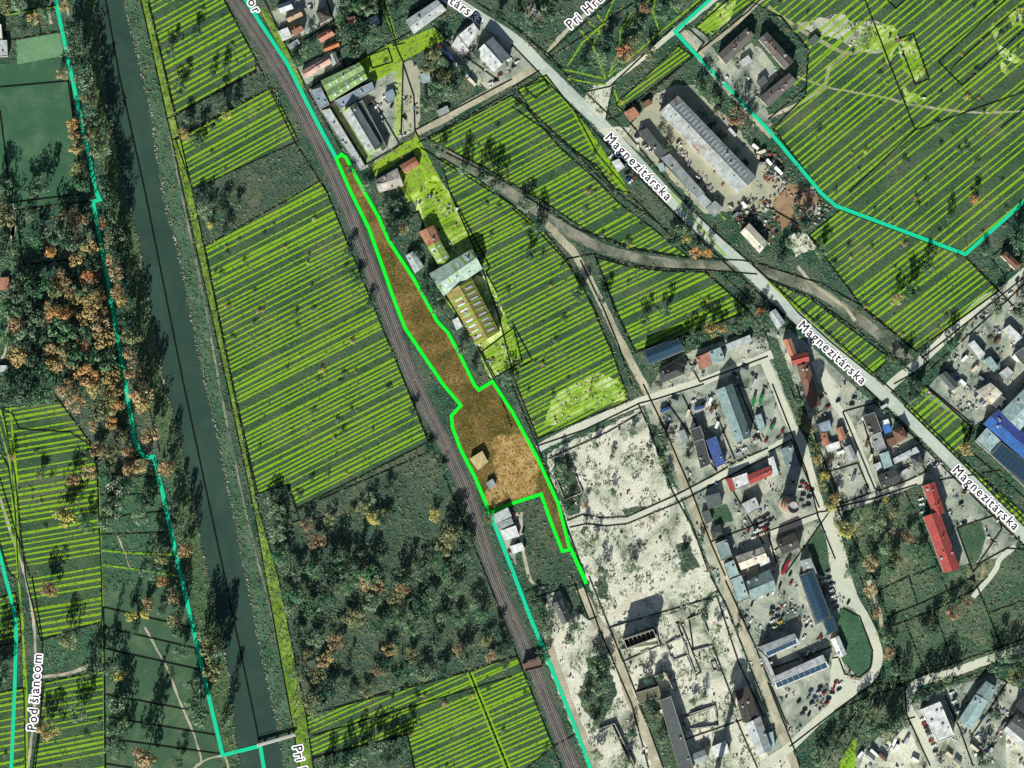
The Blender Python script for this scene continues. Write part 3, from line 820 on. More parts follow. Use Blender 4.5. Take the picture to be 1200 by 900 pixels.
# black cadastral lines
BLK += [(p, False) for p in (
    [(122, -10), (140, 90), (170, 225), (215, 450), (263, 675), (300, 850), (310, 905)],
    [(164, -5), (215, 225), (266, 450), (298, 600), (311, 675), (343, 850), (352, 905)], [(172, -5), (226, 225), (272, 450), (304, 600), (326, 675), (359, 840), (368, 905)],
    [(260, -5), (300, 70), (345, 165), (383, 225), (475, 450), (508, 528), (570, 675), (606, 768), (650, 880), (662, 910)],
    [(0, 102), (80, 95), (97, 225)], [(0, 130), (12, 225)], T(0, 0, 0, 70, 260, 25), T(0, 0, 40, 190, 290, 145), T(0, 0, 170, 40, 195, 165), T(0, 0, 330, 380, 385, 900), T(0, 0, 0, 110, 40, 190),
    T(0, 0, 780, 560, 1200, 330), T(0, 0, 810, 655, 1200, 445), T(0, 1, 0, 95, 190, 70, 440, 40), T(0, 1, 50, 50, 380, 10), T(0, 1, 85, 175, 110, 340, 410, 310, 380, 55),
    T(0, 1, 190, 75, 195, 130, 320, 115, 315, 60), T(0, 1, 110, 80, 115, 170, 85, 175), T(0, 2, 0, 50, 235, 25, 445, 300, 460, 420, 465, 700), T(0, 2, 0, 110, 60, 140, 90, 210, 330, 225, 445, 300),
    T(0, 2, 445, 285, 600, 320, 720, 375), T(0, 2, 690, 75, 750, 320), T(0, 2, 470, 420, 730, 440), T(0, 2, 470, 520, 750, 515), T(0, 2, 470, 630, 770, 595), T(0, 2, 470, 705, 790, 695),
    T(0, 3, 480, 145, 890, 240), T(0, 3, 490, 240, 920, 340), T(0, 3, 490, 340, 940, 440), T(0, 3, 495, 555, 980, 645), T(0, 3, 490, 660, 1010, 745), T(0, 3, 490, 760, 1040, 835), T(0, 3, 490, 880, 620, 900),
    T(0, 3, 485, 145, 495, 900), T(0, 3, 150, 0, 200, 300, 190, 700, 165, 900), T(0, 2, 0, 440, 60, 640, 140, 900),
    T(1, 2, 0, 515, 150, 470, 205, 640, 60, 680), T(1, 2, 190, 590, 830, 310), T(1, 2, 80, 570, 130, 550, 150, 600, 110, 630, 80, 570), T(1, 3, 235, 655, 990, 450, 1200, 375),
    T(1, 3, 260, 750, 700, 620, 1200, 470), T(1, 3, 1000, 450, 1180, 900), T(1, 3, 260, 850, 710, 740, 745, 900),
    # houses and works
    T(1, 0, 40, 0, 240, 420, 400, 700), T(1, 0, 240, 420, 640, 195, 900, 55), T(1, 0, 160, 230, 480, 20), T(1, 0, 330, 0, 400, 190, 390, 250, 430, 330), T(1, 0, 380, 120, 600, 0), T(1, 0, 390, 230, 590, 110),
    T(1, 0, 575, 0, 655, 215, 690, 290, 680, 640), T(1, 0, 600, 0, 660, 205), T(1, 0, 640, 215, 700, 200), T(1, 0, 530, 260, 620, 225, 640, 290, 545, 320, 530, 260),
    T(1, 0, 690, 300, 740, 450, 745, 610, 770, 660), T(1, 0, 650, 100, 720, 60, 900, -40), T(1, 0, 880, 190, 1140, 380), T(1, 0, 830, 120, 900, 180), T(1, 0, 830, 345, 880, 310, 915, 370, 870, 410, 830, 345),
    T(1, 0, 745, 610, 1200, 370), T(1, 0, 760, 670, 1200, 430), T(1, 0, 540, 450, 670, 670), T(1, 0, 500, 780, 690, 670), T(1, 0, 350, 500, 520, 770), T(1, 0, 300, 510, 480, 400, 550, 380),
    T(1, 0, 300, 450, 470, 360, 500, 390, 390, 460, 360, 440), T(1, 0, 770, 690, 1200, 960), T(1, 0, 840, 690, 1200, 870), T(1, 1, 720, 120, 760, 90, 860, 350), T(1, 1, 580, 115, 730, 45),
    T(1, 1, 910, 0, 1095, 350, 1080, 380, 1130, 470), T(1, 1, 885, 480, 1010, 410, 1140, 650, 1035, 715, 885, 480), T(1, 1, 1035, 715, 1110, 870, 1200, 1100), T(2, 2, 0, 5, 120, 290, 340, 895),
    # main road and around
    [(545, -6), (610, 36), (645, 70), (690, 112), (730, 150), (790, 222)], [(600, 52), (660, 115), (712, 170), (780, 240), (830, 290), (890, 345), (935, 385), (1020, 460), (1120, 562), (1200, 640)],
    [(790, 222), (838, 272), (884, 312), (948, 370), (1024, 438), (1070, 480), (1130, 540), (1200, 608)],
    T(2, 0, 0, 430, 480, 900), T(2, 0, 0, 500, 400, 780, 480, 890), T(2, 1, 490, 0, 730, 180, 890, 310), T(2, 1, 540, 0, 840, 300), T(2, 1, 80, 30, 300, 170, 560, 270, 830, 310, 1080, 320, 1200, 345),
    T(2, 1, 0, 75, 130, 190, 250, 320, 380, 530, 460, 720, 520, 900), T(2, 1, 250, 315, 380, 290, 560, 345, 730, 360, 900, 365, 1150, 385), T(2, 1, 385, 290, 500, 580, 580, 745), T(2, 1, 320, 320, 430, 550, 500, 720, 560, 900),
    T(2, 1, 905, 370, 1110, 560, 1190, 660, 1200, 700), T(2, 1, 970, 370, 1150, 540, 1250, 540), T(2, 1, 1110, 555, 780, 680, 560, 760), T(2, 1, 610, 740, 780, 680, 800, 740, 880, 890), T(2, 1, 880, 890, 1200, 770),
    T(2, 1, 860, 770, 990, 730, 1120, 670), T(2, 1, 0, 610, 95, 790, 0, 840), T(3, 1, 0, 350, 250, 430, 450, 540, 700, 750, 780, 830), T(3, 1, 0, 410, 200, 490, 420, 650, 590, 770, 680, 850), T(3, 1, 180, 190, 445, 540),
    T(3, 1, 925, 300, 1080, 460, 1200, 590), T(3, 1, 690, 750, 1080, 465), T(3, 1, 720, 780, 1100, 480, 1200, 400), T(3, 1, 760, 830, 1130, 500, 1200, 430), T(3, 1, 1110, 130, 1170, 190, 1045, 310, 1110, 390, 1200, 320),
    T(3, 1, 590, 900, 680, 850, 720, 890), T(3, 1, 0, 70, 140, 150, 240, 250), T(2, 0, 450, 560, 540, 530, 850, 260, 1100, 60, 1180, -20), T(2, 0, 350, 430, 460, 405, 890, 0), T(2, 0, 440, 560, 470, 410),
    T(2, 0, 180, 270, 620, -20), T(2, 0, 170, 250, 560, -80), T(2, 0, 540, 560, 690, 740, 900, 960), T(2, 0, 0, 120, 190, 270, 250, 340), T(2, 0, 800, 110, 900, 200, 870, 240), T(2, 0, 0, 410, 130, 330),
    T(2, 0, 60, 410, 150, 370, 175, 410, 110, 460, 60, 410), T(3, 0, 0, 70, 60, 75, 190, 230, 180, 410, 0, 560), T(3, 0, 455, 0, 690, 610, 1200, 430), T(3, 0, 610, 185, 680, 155, 755, 370, 690, 395, 610, 185),
    T(3, 0, 690, 610, 380, 900), T(3, 0, 800, 290, 1110, 0), T(3, 0, 850, 330, 1160, 40), T(3, 0, 910, 400, 1200, 140), T(3, 0, 800, 290, 910, 400), T(3, 0, 1090, 600, 1200, 510), T(3, 0, 560, 0, 600, 40, 640, 0),
    # estate
    T(2, 2, 120, 290, 340, 215, 600, 90, 680, 70, 900, 0), T(2, 2, 170, 350, 440, 230, 610, 130), T(2, 2, 590, 90, 640, 200, 750, 500, 850, 680, 920, 880), T(2, 2, 615, 0, 720, 220, 840, 500, 930, 740, 1000, 900),
    T(2, 2, 260, 640, 330, 612, 430, 628, 540, 622, 770, 520, 960, 420, 1040, 370, 1200, 300), T(2, 2, 270, 672, 350, 655, 440, 665, 540, 655, 770, 560, 850, 520, 1000, 440, 1200, 340), T(2, 2, 200, 440, 245, 545, 330, 510, 300, 430),
    T(2, 2, 730, 90, 960, 410), T(2, 2, 800, 50, 960, 400), T(2, 2, 920, 50, 1045, 355), T(2, 2, 1060, 10, 1170, 270), T(2, 2, 1000, 440, 1180, 750), T(2, 2, 930, 740, 1190, 640, 1210, 720), T(2, 2, 960, 740, 1070, 880),
    T(2, 3, 60, 75, 130, 45, 200, 40), T(2, 3, 80, 110, 330, 30, 410, 250, 560, 600, 640, 900), T(2, 3, 280, 0, 360, 205, 400, 190), T(2, 3, 360, 0, 520, 400, 700, 320, 660, 240, 520, 290, 540, 335, 660, 280),
    T(2, 3, 470, 240, 650, 185, 690, 320), T(2, 3, 460, 240, 960, 95, 1060, 400, 1180, 660), T(2, 3, 500, 340, 600, 600, 710, 900), T(2, 3, 930, 0, 1000, 130, 1200, 640), T(2, 3, 1000, 20, 1140, 330),
    T(2, 3, 720, 320, 800, 280, 770, 220, 790, 215, 885, 450, 860, 465, 820, 370, 755, 395, 720, 320), T(2, 3, 820, 200, 880, 175, 920, 270), T(2, 3, 830, 200, 850, 350, 940, 325, 1050, 620), T(2, 3, 930, 405, 950, 400, 965, 440, 940, 445, 930, 405),
    T(2, 3, 580, 540, 670, 510, 690, 570, 660, 590, 670, 630, 740, 610, 830, 890), T(2, 3, 665, 470, 715, 445, 750, 525, 690, 540, 665, 470), T(2, 3, 790, 660, 950, 605, 965, 700, 820, 720, 790, 660), T(2, 3, 800, 770, 1150, 650),
    T(2, 3, 1050, 670, 1150, 900), T(2, 3, 410, 720, 470, 690, 570, 890), T(2, 3, 190, 800, 300, 740), T(2, 3, 1140, 330, 1290, 700),
    T(3, 2, 20, 0, 110, 230, 180, 410, 235, 620), T(3, 2, 100, 0, 260, 430, 350, 640, 490, 900), T(3, 2, 130, 0, 190, 170, 350, 590), T(3, 2, 350, 130, 500, 490, 520, 500, 660, 450, 740, 410, 720, 370), T(3, 2, 350, 130, 530, 80),
    T(3, 2, 440, 150, 530, 470), T(3, 2, 290, 410, 420, 370, 480, 510, 350, 560, 290, 410), T(3, 2, 0, 690, 240, 600, 290, 595, 80, 890), T(3, 2, 0, 700, 40, 840), T(3, 2, 270, 590, 480, 540, 700, 470), T(3, 2, 230, 610, 315, 820),
    T(3, 2, 640, 500, 690, 600, 810, 880), T(3, 2, 680, 895, 800, 850), T(3, 2, 885, 675, 1080, 610, 1095, 680, 980, 850), T(3, 2, 885, 675, 960, 880, 1010, 830, 1120, 770, 1200, 775), T(3, 2, 800, 450, 1130, 400),
    T(3, 2, 740, 5, 960, 190, 930, 300, 1200, 530), T(3, 2, 0, 320, 110, 260, 240, 580), T(3, 2, 500, 370, 600, 340, 700, 290), T(3, 2, 20, 790, 130, 690),
    T(3, 3, 430, 0, 520, 270, 610, 380, 620, 510), T(3, 3, 495, 0, 560, 190, 625, 500), T(3, 3, 560, 190, 710, 130, 860, 60, 970, 0), T(3, 3, 580, 235, 780, 160, 960, 70, 1030, 0), T(3, 3, 525, 65, 660, 0, 700, 130),
    T(3, 3, 640, 210, 740, 460), T(3, 3, 775, 160, 870, 410), T(3, 3, 810, 0, 860, 110), T(3, 3, 960, 0, 1030, 170, 1095, 330), T(3, 3, 1030, 175, 1200, 115), T(3, 3, 640, 500, 870, 410, 1200, 295), T(3, 3, 750, 530, 1200, 390),
    T(3, 3, 640, 505, 650, 650, 760, 890), T(3, 3, 310, 635, 500, 500, 630, 510), T(3, 3, 320, 630, 480, 560, 650, 510), T(3, 3, 330, 870, 520, 560, 510, 500), T(3, 3, 480, 720, 690, 660), T(3, 3, 280, 870, 330, 760, 480, 540),
    T(3, 3, 0, 500, 130, 830, 150, 900), T(3, 3, 100, 800, 320, 630), T(3, 3, 300, 385, 330, 380, 360, 460, 430, 475, 480, 430, 490, 350, 430, 190, 350, 150), T(3, 3, 830, 560, 900, 720, 960, 890), T(3, 3, 1060, 460, 1120, 500, 960, 740),
    T(3, 3, 0, 440, 300, 330))]
bk = MB()
zs = ZL + 0.035
for i, (pl, closed) in enumerate(BLK):
    ribbon(bk, pl, 1.7, zs + 0.0002 * i, closed=closed)
bk.build('boundary_line_marking', M['black_line'])['kind'] = 'structure'

# teal district boundaries (each an object of its own)
ZC = zs + 0.0002 * len(BLK) + 0.01
TEAL_SRC = []
def line_thing(name, pts, w, mat, label, cat, z=ZC):
    TEAL_SRC.append((pts, w * S / 2))
    mb = MB(); ribbon(mb, pts, w, z)
    return tag(mb.build(name, mat), label, cat)
line_thing('boundary_line', [(63, -10), (80, 70), (113, 225), (117, 234), (109, 236), (120, 295), (132, 362), (147, 450), (154, 492), (157, 515), (163, 527), (170, 536), (180, 535), (190, 575), (212, 675), (225, 730), (242, 805), (261, 885), (305, 874), (311, 910)], 4.6, M['cyan_line'],
           'teal boundary line running down the left bank of the river', 'boundary line')
line_thing('boundary_line', [(-6, 632), (0, 650), (6, 675), (14, 705), (18, 725), (19, 745), (17, 815), (13, 910)], 4.2, M['cyan_line'],
           'short curved teal boundary line in the bottom left corner', 'boundary line')
line_thing('boundary_line', [(836, -4), (791, 37), (812, 60), (900, 152), (962, 226), (979, 241), (1131, 298), (1206, 231)], 4.4, M['cyan_line'],
           'teal boundary line zigzagging round the hatched field at upper right', 'boundary line')
line_thing('boundary_line', [(283, -8), (302, 22), (337, 75), (362, 125), (375, 150), (394, 185)], 4.6, M['cyan_line'],
           'teal boundary line beside the railway above the orange plot', 'boundary line')
line_thing('boundary_line', [(575, 603), (600, 667), (622, 725), (645, 780), (667, 835), (694, 906)], 4.6, M['cyan_line'],
           'teal boundary line beside the railway below the orange plot', 'boundary line')

# the highlighted orange plot
PLOT = [(394, 186), (400, 181), (405, 184), (427, 225), (444, 255), (455, 281), (485, 327), (512, 376), (525, 390), (537, 412), (556, 451), (561, 457), (577, 447), (600, 482), (630, 537), (654, 590), (668, 644),
        (659, 646), (645, 610), (634, 579), (600, 590), (574, 601), (557, 560), (540, 527), (530, 500), (529, 487), (540, 475), (519, 450), (475, 385), (462, 352), (450, 317), (432, 267), (411, 225)]
pe = empty('highlighted_plot', W(560, 500, 0))
zp = ZL - 0.083
for nm, pts, mt, zz in (('brown_ground', PLOT, 'plot_dirt', zp),):
    o = sheet(nm, pts, M[mt], 0 if nm == 'brown_ground' else 1.8, z=zz)
    del o['kind']
    o.parent = pe
    o.location = (-pe.location[0], -pe.location[1], 0)
mb = MB(); ribbon(mb, PLOT, 4.0, ZC + 0.01, closed=True)
ribbon(mb, [(668, 642), (684, 676), (687, 684)], 4.6, ZC + 0.015)
o = mb.build('outline', M['green_line'], pe); o.location = (-pe.location[0], -pe.location[1], 0)
tag(pe, 'orange brown plot of land outlined in bright green beside the railway', 'land plot')
NOVEG |= pmask(PLOT)

# street names lying on the roads
def text_mesh(body, size, offset=0.0):
    cu = bpy.data.curves.new('t', 'FONT')
    cu.body = body; cu.size = size; cu.offset = offset; cu.resolution_u = 3
    o = bpy.data.objects.new('t', cu)
    COL.objects.link(o)
    me = bpy.data.meshes.new_from_object(o.evaluated_get(bpy.context.evaluated_depsgraph_get()))
    bpy.data.objects.remove(o)
    bpy.data.curves.remove(cu)
    return me
def bbx(me):
    xs = [v.co.x for v in me.vertices]
    return (min(xs), max(xs)) if xs else (0, 0)
def outline(me, w):
    """the glyph grown by w on all sides, as one flat union"""
    cnt = {}
    for pl in me.polygons:
        vs_ = list(pl.vertices)
        for i in range(len(vs_)):
            k = tuple(sorted((vs_[i], vs_[(i + 1) % len(vs_)])))
            cnt[k] = cnt.get(k, 0) + 1
    pts, faces = [], []
    def add(poly):
        if sum(poly[i][0] * poly[(i + 1) % len(poly)][1] - poly[(i + 1) % len(poly)][0] * poly[i][1] for i in range(len(poly))) < 0: poly = poly[::-1]
        n = len(pts); pts.extend(Vector(p) for p in poly); faces.append(list(range(n, n + len(poly))))
    for pl in me.polygons:
        add([tuple(me.vertices[i].co.xy) for i in pl.vertices])
    for (i, j), c in cnt.items():
        if c != 1: continue
        a, b = me.vertices[i].co.xy, me.vertices[j].co.xy
        d = (b - a)
        if d.length < 1e-6: continue
        d.normalize(); n = Vector((-d.y, d.x)) * w
        add([tuple(a - n), tuple(b - n), tuple(b + n), tuple(a + n)])
        add([(a.x + w * 1.0 * math.cos(t), a.y + w * math.sin(t)) for t in [k * math.pi / 4 + 0.1 for k in range(8)]])
    r = delaunay_2d_cdt(pts, [], faces, 1, 1e-5)
    V = r[0]; out = []
    for f, src in zip(r[2], r[5]):
        f = tuple(f)
        if not src: continue
        if area2([tuple(V[i]) for i in f]) < 0: f = f[::-1]
        out.append(f)
    return [(v.x, v.y) for v in V], out

NAMES = []
def street_name(body, start, end, size, label, length=None):
    """start/end: middle-left and middle-right of the lettering on the survey"""
    a, b = Vector(W(*start)), Vector(W(*end))
    an = math.atan2(b.y - a.y, b.x - a.x)
    e = empty('street_name', (a.x, a.y, 0), an)
    full = bbx(text_mesh(body, size))[1]
    NAMES.append((a.xy, b.xy))
    L = (b - a).length if length is None else length
    vs = {0: ([], []), 1: ([], [])}
    z0 = ZC + 0.04
    sx = L / full
    for i, ch in enumerate(body):
        if ch == ' ': continue
        pre = text_mesh(body[:i + 1], size); x1 = bbx(pre)[1]
        one = text_mesh(ch, size); o1 = bbx(one)[1]
        gx = min(sx, 1.0) * 0.93
        for v in one.vertices: v.co.x *= gx
        dx = x1 * sx - o1 * gx
        V, F = vs[1]; n = len(V)
        zz = z0 + 0.01 * (i % 3)
        lv, lf = outline(one, size * 0.014)
        for x, y in lv: V.append((x + dx, y - size * 0.34, zz + 0.04))
        for f in lf: F.append(tuple(n + j for j in f))
        hv, hf = outline(one, size * 0.115)
        V, F = vs[0]; n = len(V)
        for x, y in hv: V.append((x + dx, y - size * 0.34, zz))
        for f in hf: F.append(tuple(n + j for j in f))
    link('letters', mesh('letters', *vs[1]), M['letter'], e)
    link('letter_outline', mesh('letter_outline', *vs[0]), M['halo'], e)
    tag(e, label, 'street name')
street_name('Magnezitárska', (710, 156), (785, 232), 11.0, 'street name Magnezitárska on the road beside the long warehouse')
street_name('Magnezitárska', (936, 377), (1013, 447), 11.0, 'street name Magnezitárska on the road above the brown roofed sheds')
street_name('Magnezitárska', (1117, 546), (1192, 618), 11.0, 'street name Magnezitárska on the road above the red roofed building')
street_name('Magnezitárska', (478, -36), (565, 24), 11.0, 'street name ending in társka on the road at the top edge')
street_name('Pri Hru', (664, 32), (704, -4), 11.0, 'street name Pri Hru running up a narrow road at the top edge')
street_name('Pod šiancom', (37, 858), (44, 767), 11.0, 'dark street name Pod šiancom running up the path at lower left')
street_name('Pri H', (348, 872), (356, 908), 11.0, 'street name Pri H running down the riverside path at the bottom edge')
street_name('or', (293, -4), (302, 14), 11.0, 'cut off street name at the top edge beside the railway')

# ================================================================== BUILDINGS
def uvmesh(name, polys, mat, parent):
    """polys: list of (points, origin, u axis, v axis or None)"""
    v, f, uv = [], [], []
    for pts, og, ua, va in polys:
        n = len(v); v += [tuple(p) for p in pts]; f.append(tuple(range(n, n + len(pts))))
        for p in pts:
            d = Vector(p) - og
            uv.append((d.dot(ua), d.dot(va)))
    me = mesh(name, v, f)
    l = me.uv_layers.new(name='UVMap')
    for i, c in enumerate(uv):
        l.data[i].uv = c
    return link(name, me, mat, parent)

RC = dict(white=(226, 230, 226), grey=(150, 160, 158), lgrey=(188, 196, 194), dgrey=(84, 92, 92), dark=(60, 66, 66), teal=(128, 154, 152), lteal=(160, 188, 186), red=(166, 70, 64), brown=(120, 88, 70), orange=(180, 112, 70),
          terracotta=(178, 124, 98), tan=(168, 146, 116), pink=(206, 168, 150), blue=(62, 92, 156), bblue=(58, 118, 194), dblue=(38, 58, 134), bluegrey=(140, 160, 172), lime=(150, 178, 92), limegrey=(140, 172, 112), limewhite=(204, 222, 170),
          charcoal=(64, 60, 58), olive=(104, 108, 82), aptgrey=(96, 92, 88), limebrown=(150, 142, 76), palelime=(176, 204, 184), cream=(216, 212, 190), rust=(190, 184, 172), sand=(196, 180, 128), silver=(168, 176, 172))

def building(label, corners, h, roof=None, col='grey', mat='metal', pitch=None, wall=(176, 172, 160), name='warehouse', cat='warehouse', skylights=0, vents=0, chimney=0, solar=None, over=0.35, group=None, bands=0, skyside=None):
    h = h * 0.9
    roof = roof or ('shed' if name == 'shed' else 'gable')
    P = [Vector(W(*c)) for c in corners]
    if area2([(p.x, p.y) for p in P]) < 0: P.reverse()
    if (P[1] - P[0]).length < (P[2] - P[1]).length: P = P[1:] + P[:1]
    c0 = sum(P, Vector()) / 4
    global BUILT, NOVEG
    BUILT |= pmask([(600 + p.x / S, 450 - p.y / S) for p in P])
    root = empty(name, (c0.x, c0.y, 0))
    tag(root, label, cat, group)
    Q = [p - c0 for p in P]
    A, B, C, D = [Vector((q.x, q.y, 0)) for q in Q]      # AB, CD long edges
    up = Vector((0, 0, 1))
    ua = (B - A).normalized(); va = Vector((-ua.y, ua.x, 0))
    L, Wd = (B - A).length, (C - B).length
    rc = lin(*RC[col]); wc = lin(*wall)
    mA, mB = (A + D) / 2, (B + C) / 2
    rise = Wd / 2 * (pitch if pitch is not None else 0.27)
    wb = MB()
    hz = up * h
    if roof in ('gable', 'hip'):
        if roof == 'hip':
            k = min(0.42, Wd / L * 0.5)
            rA, rB = mA + (mB - mA) * k, mB + (mA - mB) * k
        else:
            rA, rB = mA, mB
        for a, b in ((A, B), (B, C), (C, D), (D, A)):
            wb.face([a, b, b + hz, a + hz])
        if roof == 'gable':
            wb.face([D + hz, A + hz, mA + up * (h + rise)]); wb.face([B + hz, C + hz, mB + up * (h + rise)])
        # roof slabs with eaves
        ex = ua * over; ey = va * over; ez = up * (over * rise / (Wd / 2))
        t = up * 0.22
        ru = 0.03
        if roof == 'gable':
            e1 = [A - ex - ey + hz - ez, B + ex - ey + hz - ez, mB + ex + up * (h + rise), mA - ex + up * (h + rise)]
            e2 = [C + ex + ey + hz - ez, D - ex + ey + hz - ez, mA - ex + up * (h + rise), mB + ex + up * (h + rise)]
            slabs = [e1, e2]
        else:
            r1, r2 = rA + up * (h + rise), rB + up * (h + rise)
            a, b, c, d = A - ex - ey + hz, B + ex - ey + hz, C + ex + ey + hz, D - ex + ey + hz
            slabs = [[a, b, r2, r1], [c, d, r1, r2], [b, c, r2], [d, a, r1]]
        polys = []
        for s in slabs:
            top = [p + t + up * ru for p in s]
            polys.append((top, top[0], (top[1] - top[0]).normalized(), ((top[2] - top[1])).normalized()))
            bot = [p + up * ru for p in s]
            polys.append((bot[::-1], bot[0], ua, va))
            for i in range(len(s)):
                j = (i + 1) % len(s)
                polys.append(([bot[i], bot[j], top[j], top[i]], bot[0], ua, up))
        ro = uvmesh('roof', polys, M['o_' + mat], root)
        zr = h + rise + 0.25
        rb = MB()
        d = (rB - rA)
        rb.box(((rA + rB).x / 2, (rA + rB).y / 2, zr + 0.05), (d.length + (0.4 if roof == 'gable' else 0), 0.4, 0.12), math.atan2(ua.y, ua.x))
        rcap = rb.build('ridge_cap', M['o_wall'], ro)
        rcap.color = tuple(min(1, x * 1.15) for x in rc[:3]) + (1,)
        def onroof(u, v):       # u,v in -1..1 along and across
            p = (mA + mB) / 2 + ua * (u * L / 2) + va * (v * Wd / 2)
            return p + up * (h + rise * (1 - abs(v)) + 0.27)
        slope = math.atan2(rise, Wd / 2)
    else:
        tilt = Wd * 0.05 if roof == 'shed' else 0.0
        zt = [h, h, h + tilt, h + tilt]
        q = [A, B, C, D]
        for i in range(4):
            j = (i + 1) % 4
            wb.face([q[i], q[j], q[j] + up * zt[j], q[i] + up * zt[i]])
        o2 = over if roof == 'shed' else -0.05
        ex, ey = ua * o2, va * o2
        s = [A - ex - ey + up * zt[0], B + ex - ey + up * zt[1], C + ex + ey + up * zt[2], D - ex + ey + up * zt[3]]
        top = [p + up * 0.25 for p in s]; bot = [p + up * 0.03 for p in s]
        polys = [(top, top[0], ua, va), (bot[::-1], bot[0], ua, va)] + [([bot[i], bot[(i + 1) % 4], top[(i + 1) % 4], top[i]], bot[0], ua, up) for i in range(4)]
        ro = uvmesh('roof', polys, M['o_' + mat], root)
        if roof == 'flat':
            pb = MB()
            for i in range(4):
                j = (i + 1) % 4
                m2 = (q[i] + q[j]) / 2; d = q[j] - q[i]; n = Vector((-d.y, d.x, 0)).normalized() * 0.13
                pb.box((m2.x - n.x * 0.2, m2.y - n.y * 0.2, h + 0.33), (d.length + (0.26 if i % 2 == 0 else -0.26), 0.26, 0.66), math.atan2(d.y, d.x))
            pp = pb.build('parapet', M['o_wall'], root)
            pp.color = tuple(min(1, x * 1.1) for x in wc[:3]) + (1,)
        def onroof(u, v):
            p = (mA + mB) / 2 + ua * (u * L / 2) + va * (v * Wd / 2)
            return p + up * (h + tilt * (v + 1) / 2 + 0.27)
        slope = 0.0
    ro.color = rc
    wo = wb.build('wall', M['o_wall'], root); wo.color = wc
    an = math.atan2(ua.y, ua.x)
    # a door in the long wall that faces the viewer's lower side
    side = -va if (-va).y < va.y else va
    dm_ = ((A + B) / 2 if side == -va else (C + D) / 2)
    db = MB(); dw = min(3.2, L * 0.25); dh = min(h * 0.75, 3.6)
    pd = dm_ + side * 0.05
    db.box((pd.x, pd.y, dh / 2), (dw, 0.12, dh), an)
    db.build('door', M['door'], root)
    rnd = random.Random(hash(label) % 9999 if False else sum(map(ord, label)))
    for i in range(skylights):
        u = -0.9 + 1.8 * (i + 0.5) / skylights
        for v in ((-0.5, 0.5) if roof in ('gable', 'hip') else (0.0,)):
            if skyside == 'north' and va.y * v < 0: continue
            b = MB(); b.box((0, 0, 0), (1.6, Wd * 0.28, 0.1))
            o = b.build('skylight', M['skylight'], ro, onroof(u, v) + up * 0.06)
            o.rotation_euler = (-slope if v > 0 else slope if v < 0 else 0, 0, an)
    if vents == 0 and not solar and L * Wd > 110:
        vents = 1 + int(L * Wd > 260) + int(L * Wd > 500)
    for i in range(vents):
        u, v = rnd.uniform(-0.85, 0.85), rnd.choice((-1, 1)) * rnd.uniform(0.15, 0.75)
        p = onroof(u, v)
        b = MB(); s_ = rnd.uniform(0.7, 1.5); b.box((0, 0, 0.4), (s_, s_ * 1.2, 1.0)); b.box((0, 0, 0.97), (s_ * 1.3, s_ * 1.5, 0.12))
        o = b.build('roof_vent', M['steel'], ro, p); o.rotation_euler = (0, 0, an)
    for i in range(chimney):
        p = onroof(rnd.uniform(-0.5, 0.5), rnd.choice((-0.3, 0.3)))
        b = MB(); b.box((0, 0, 0.3), (0.8, 0.8, 2.2)); b.box((0, 0, 1.46), (1.0, 1.0, 0.14))
        b.build('chimney', M['brick'], ro, p)
    for i in range(bands):
        u = -0.95 + 1.9 * i / max(1, bands - 1)
        for v in ((-0.5, 0.5) if roof in ('gable', 'hip') else (0.0,)):
            b = MB(); b.box((0, 0, 0), (1.1, Wd * (0.49 if v else 0.96), 0.06))
            o = b.build('lime_stripe', M['hatch'], ro, onroof(u, v) + up * 0.1)
            from mathutils import Matrix
            o.rotation_euler = (Matrix.Rotation(an, 3, 'Z') @ Matrix.Rotation((-slope if v > 0 else slope) if v else 0, 3, 'X')).to_euler()
    if solar:
        nu, nv, vr = solar
        for i in range(nu):
            for j in range(nv):
                u = -0.96 + 1.92 * (i + 0.5) / nu
                v = vr[0] + (vr[1] - vr[0]) * (j + 0.5) / nv
                b = MB(); b.box((0, 0, 0), (L / 2 * 1.92 / nu * 0.93, Wd / 2 * (vr[1] - vr[0]) / nv * 0.92, 0.06))
                o = b.build('solar_panel', M['solar'], ro, onroof(u, v) + up * 0.22)
                o.rotation_euler = Vector((0, 0, an)) if slope == 0 else (Vector((0, 0, 0)))
                if slope:
                    from mathutils import Matrix
                    o.rotation_euler = (Matrix.Rotation(an, 3, 'Z') @ Matrix.Rotation(-slope if v > 0 else slope, 3, 'X')).to_euler()
    return root

def bt(c, r, coords, label, h, **kw):
    return building(label, T(c, r, *coords), h, **kw)

house = dict(name='house', cat='house', mat='tile', pitch=0.6, wall=(206, 196, 176))
shed = dict(name='shed', cat='shed')
# --- upper left
bt(0, 0, (-60, 108, 10, 118, 16, 186, -60, 190), 'bright white flat roofed building at the left edge, above its grey neighbour', 6, roof='flat', col='white', name='clubhouse', cat='building')
bt(0, 0, (-60, 194, 36, 192, 40, 266, -60, 272), 'pale grey flat roofed building left of the tennis court', 5, roof='flat', col='lgrey', name='clubhouse', cat='building', vents=2)
bt(0, 1, (2, 405, 42, 400, 45, 452, 2, 458), 'tiny pinkish brown hut among trees at the left edge', 3, roof='gable', col='terracotta', **shed)
bt(0, 1, (-30, 815, 38, 815, 36, 842, -30, 842), 'small pale grey shed beside the curved path at the left edge', 3, col='lgrey', **shed)
bt(1, 0, (140, 80, 205, 45, 220, 75, 155, 105), 'house with tan roof beside the white roofed house near the railway', 5, col='tan', chimney=1, **house)
bt(1, 0, (158, 130, 200, 106, 226, 144, 182, 168), 'house with dark brown roof just below the tan roofed house', 5, col='brown', chimney=1, **house)
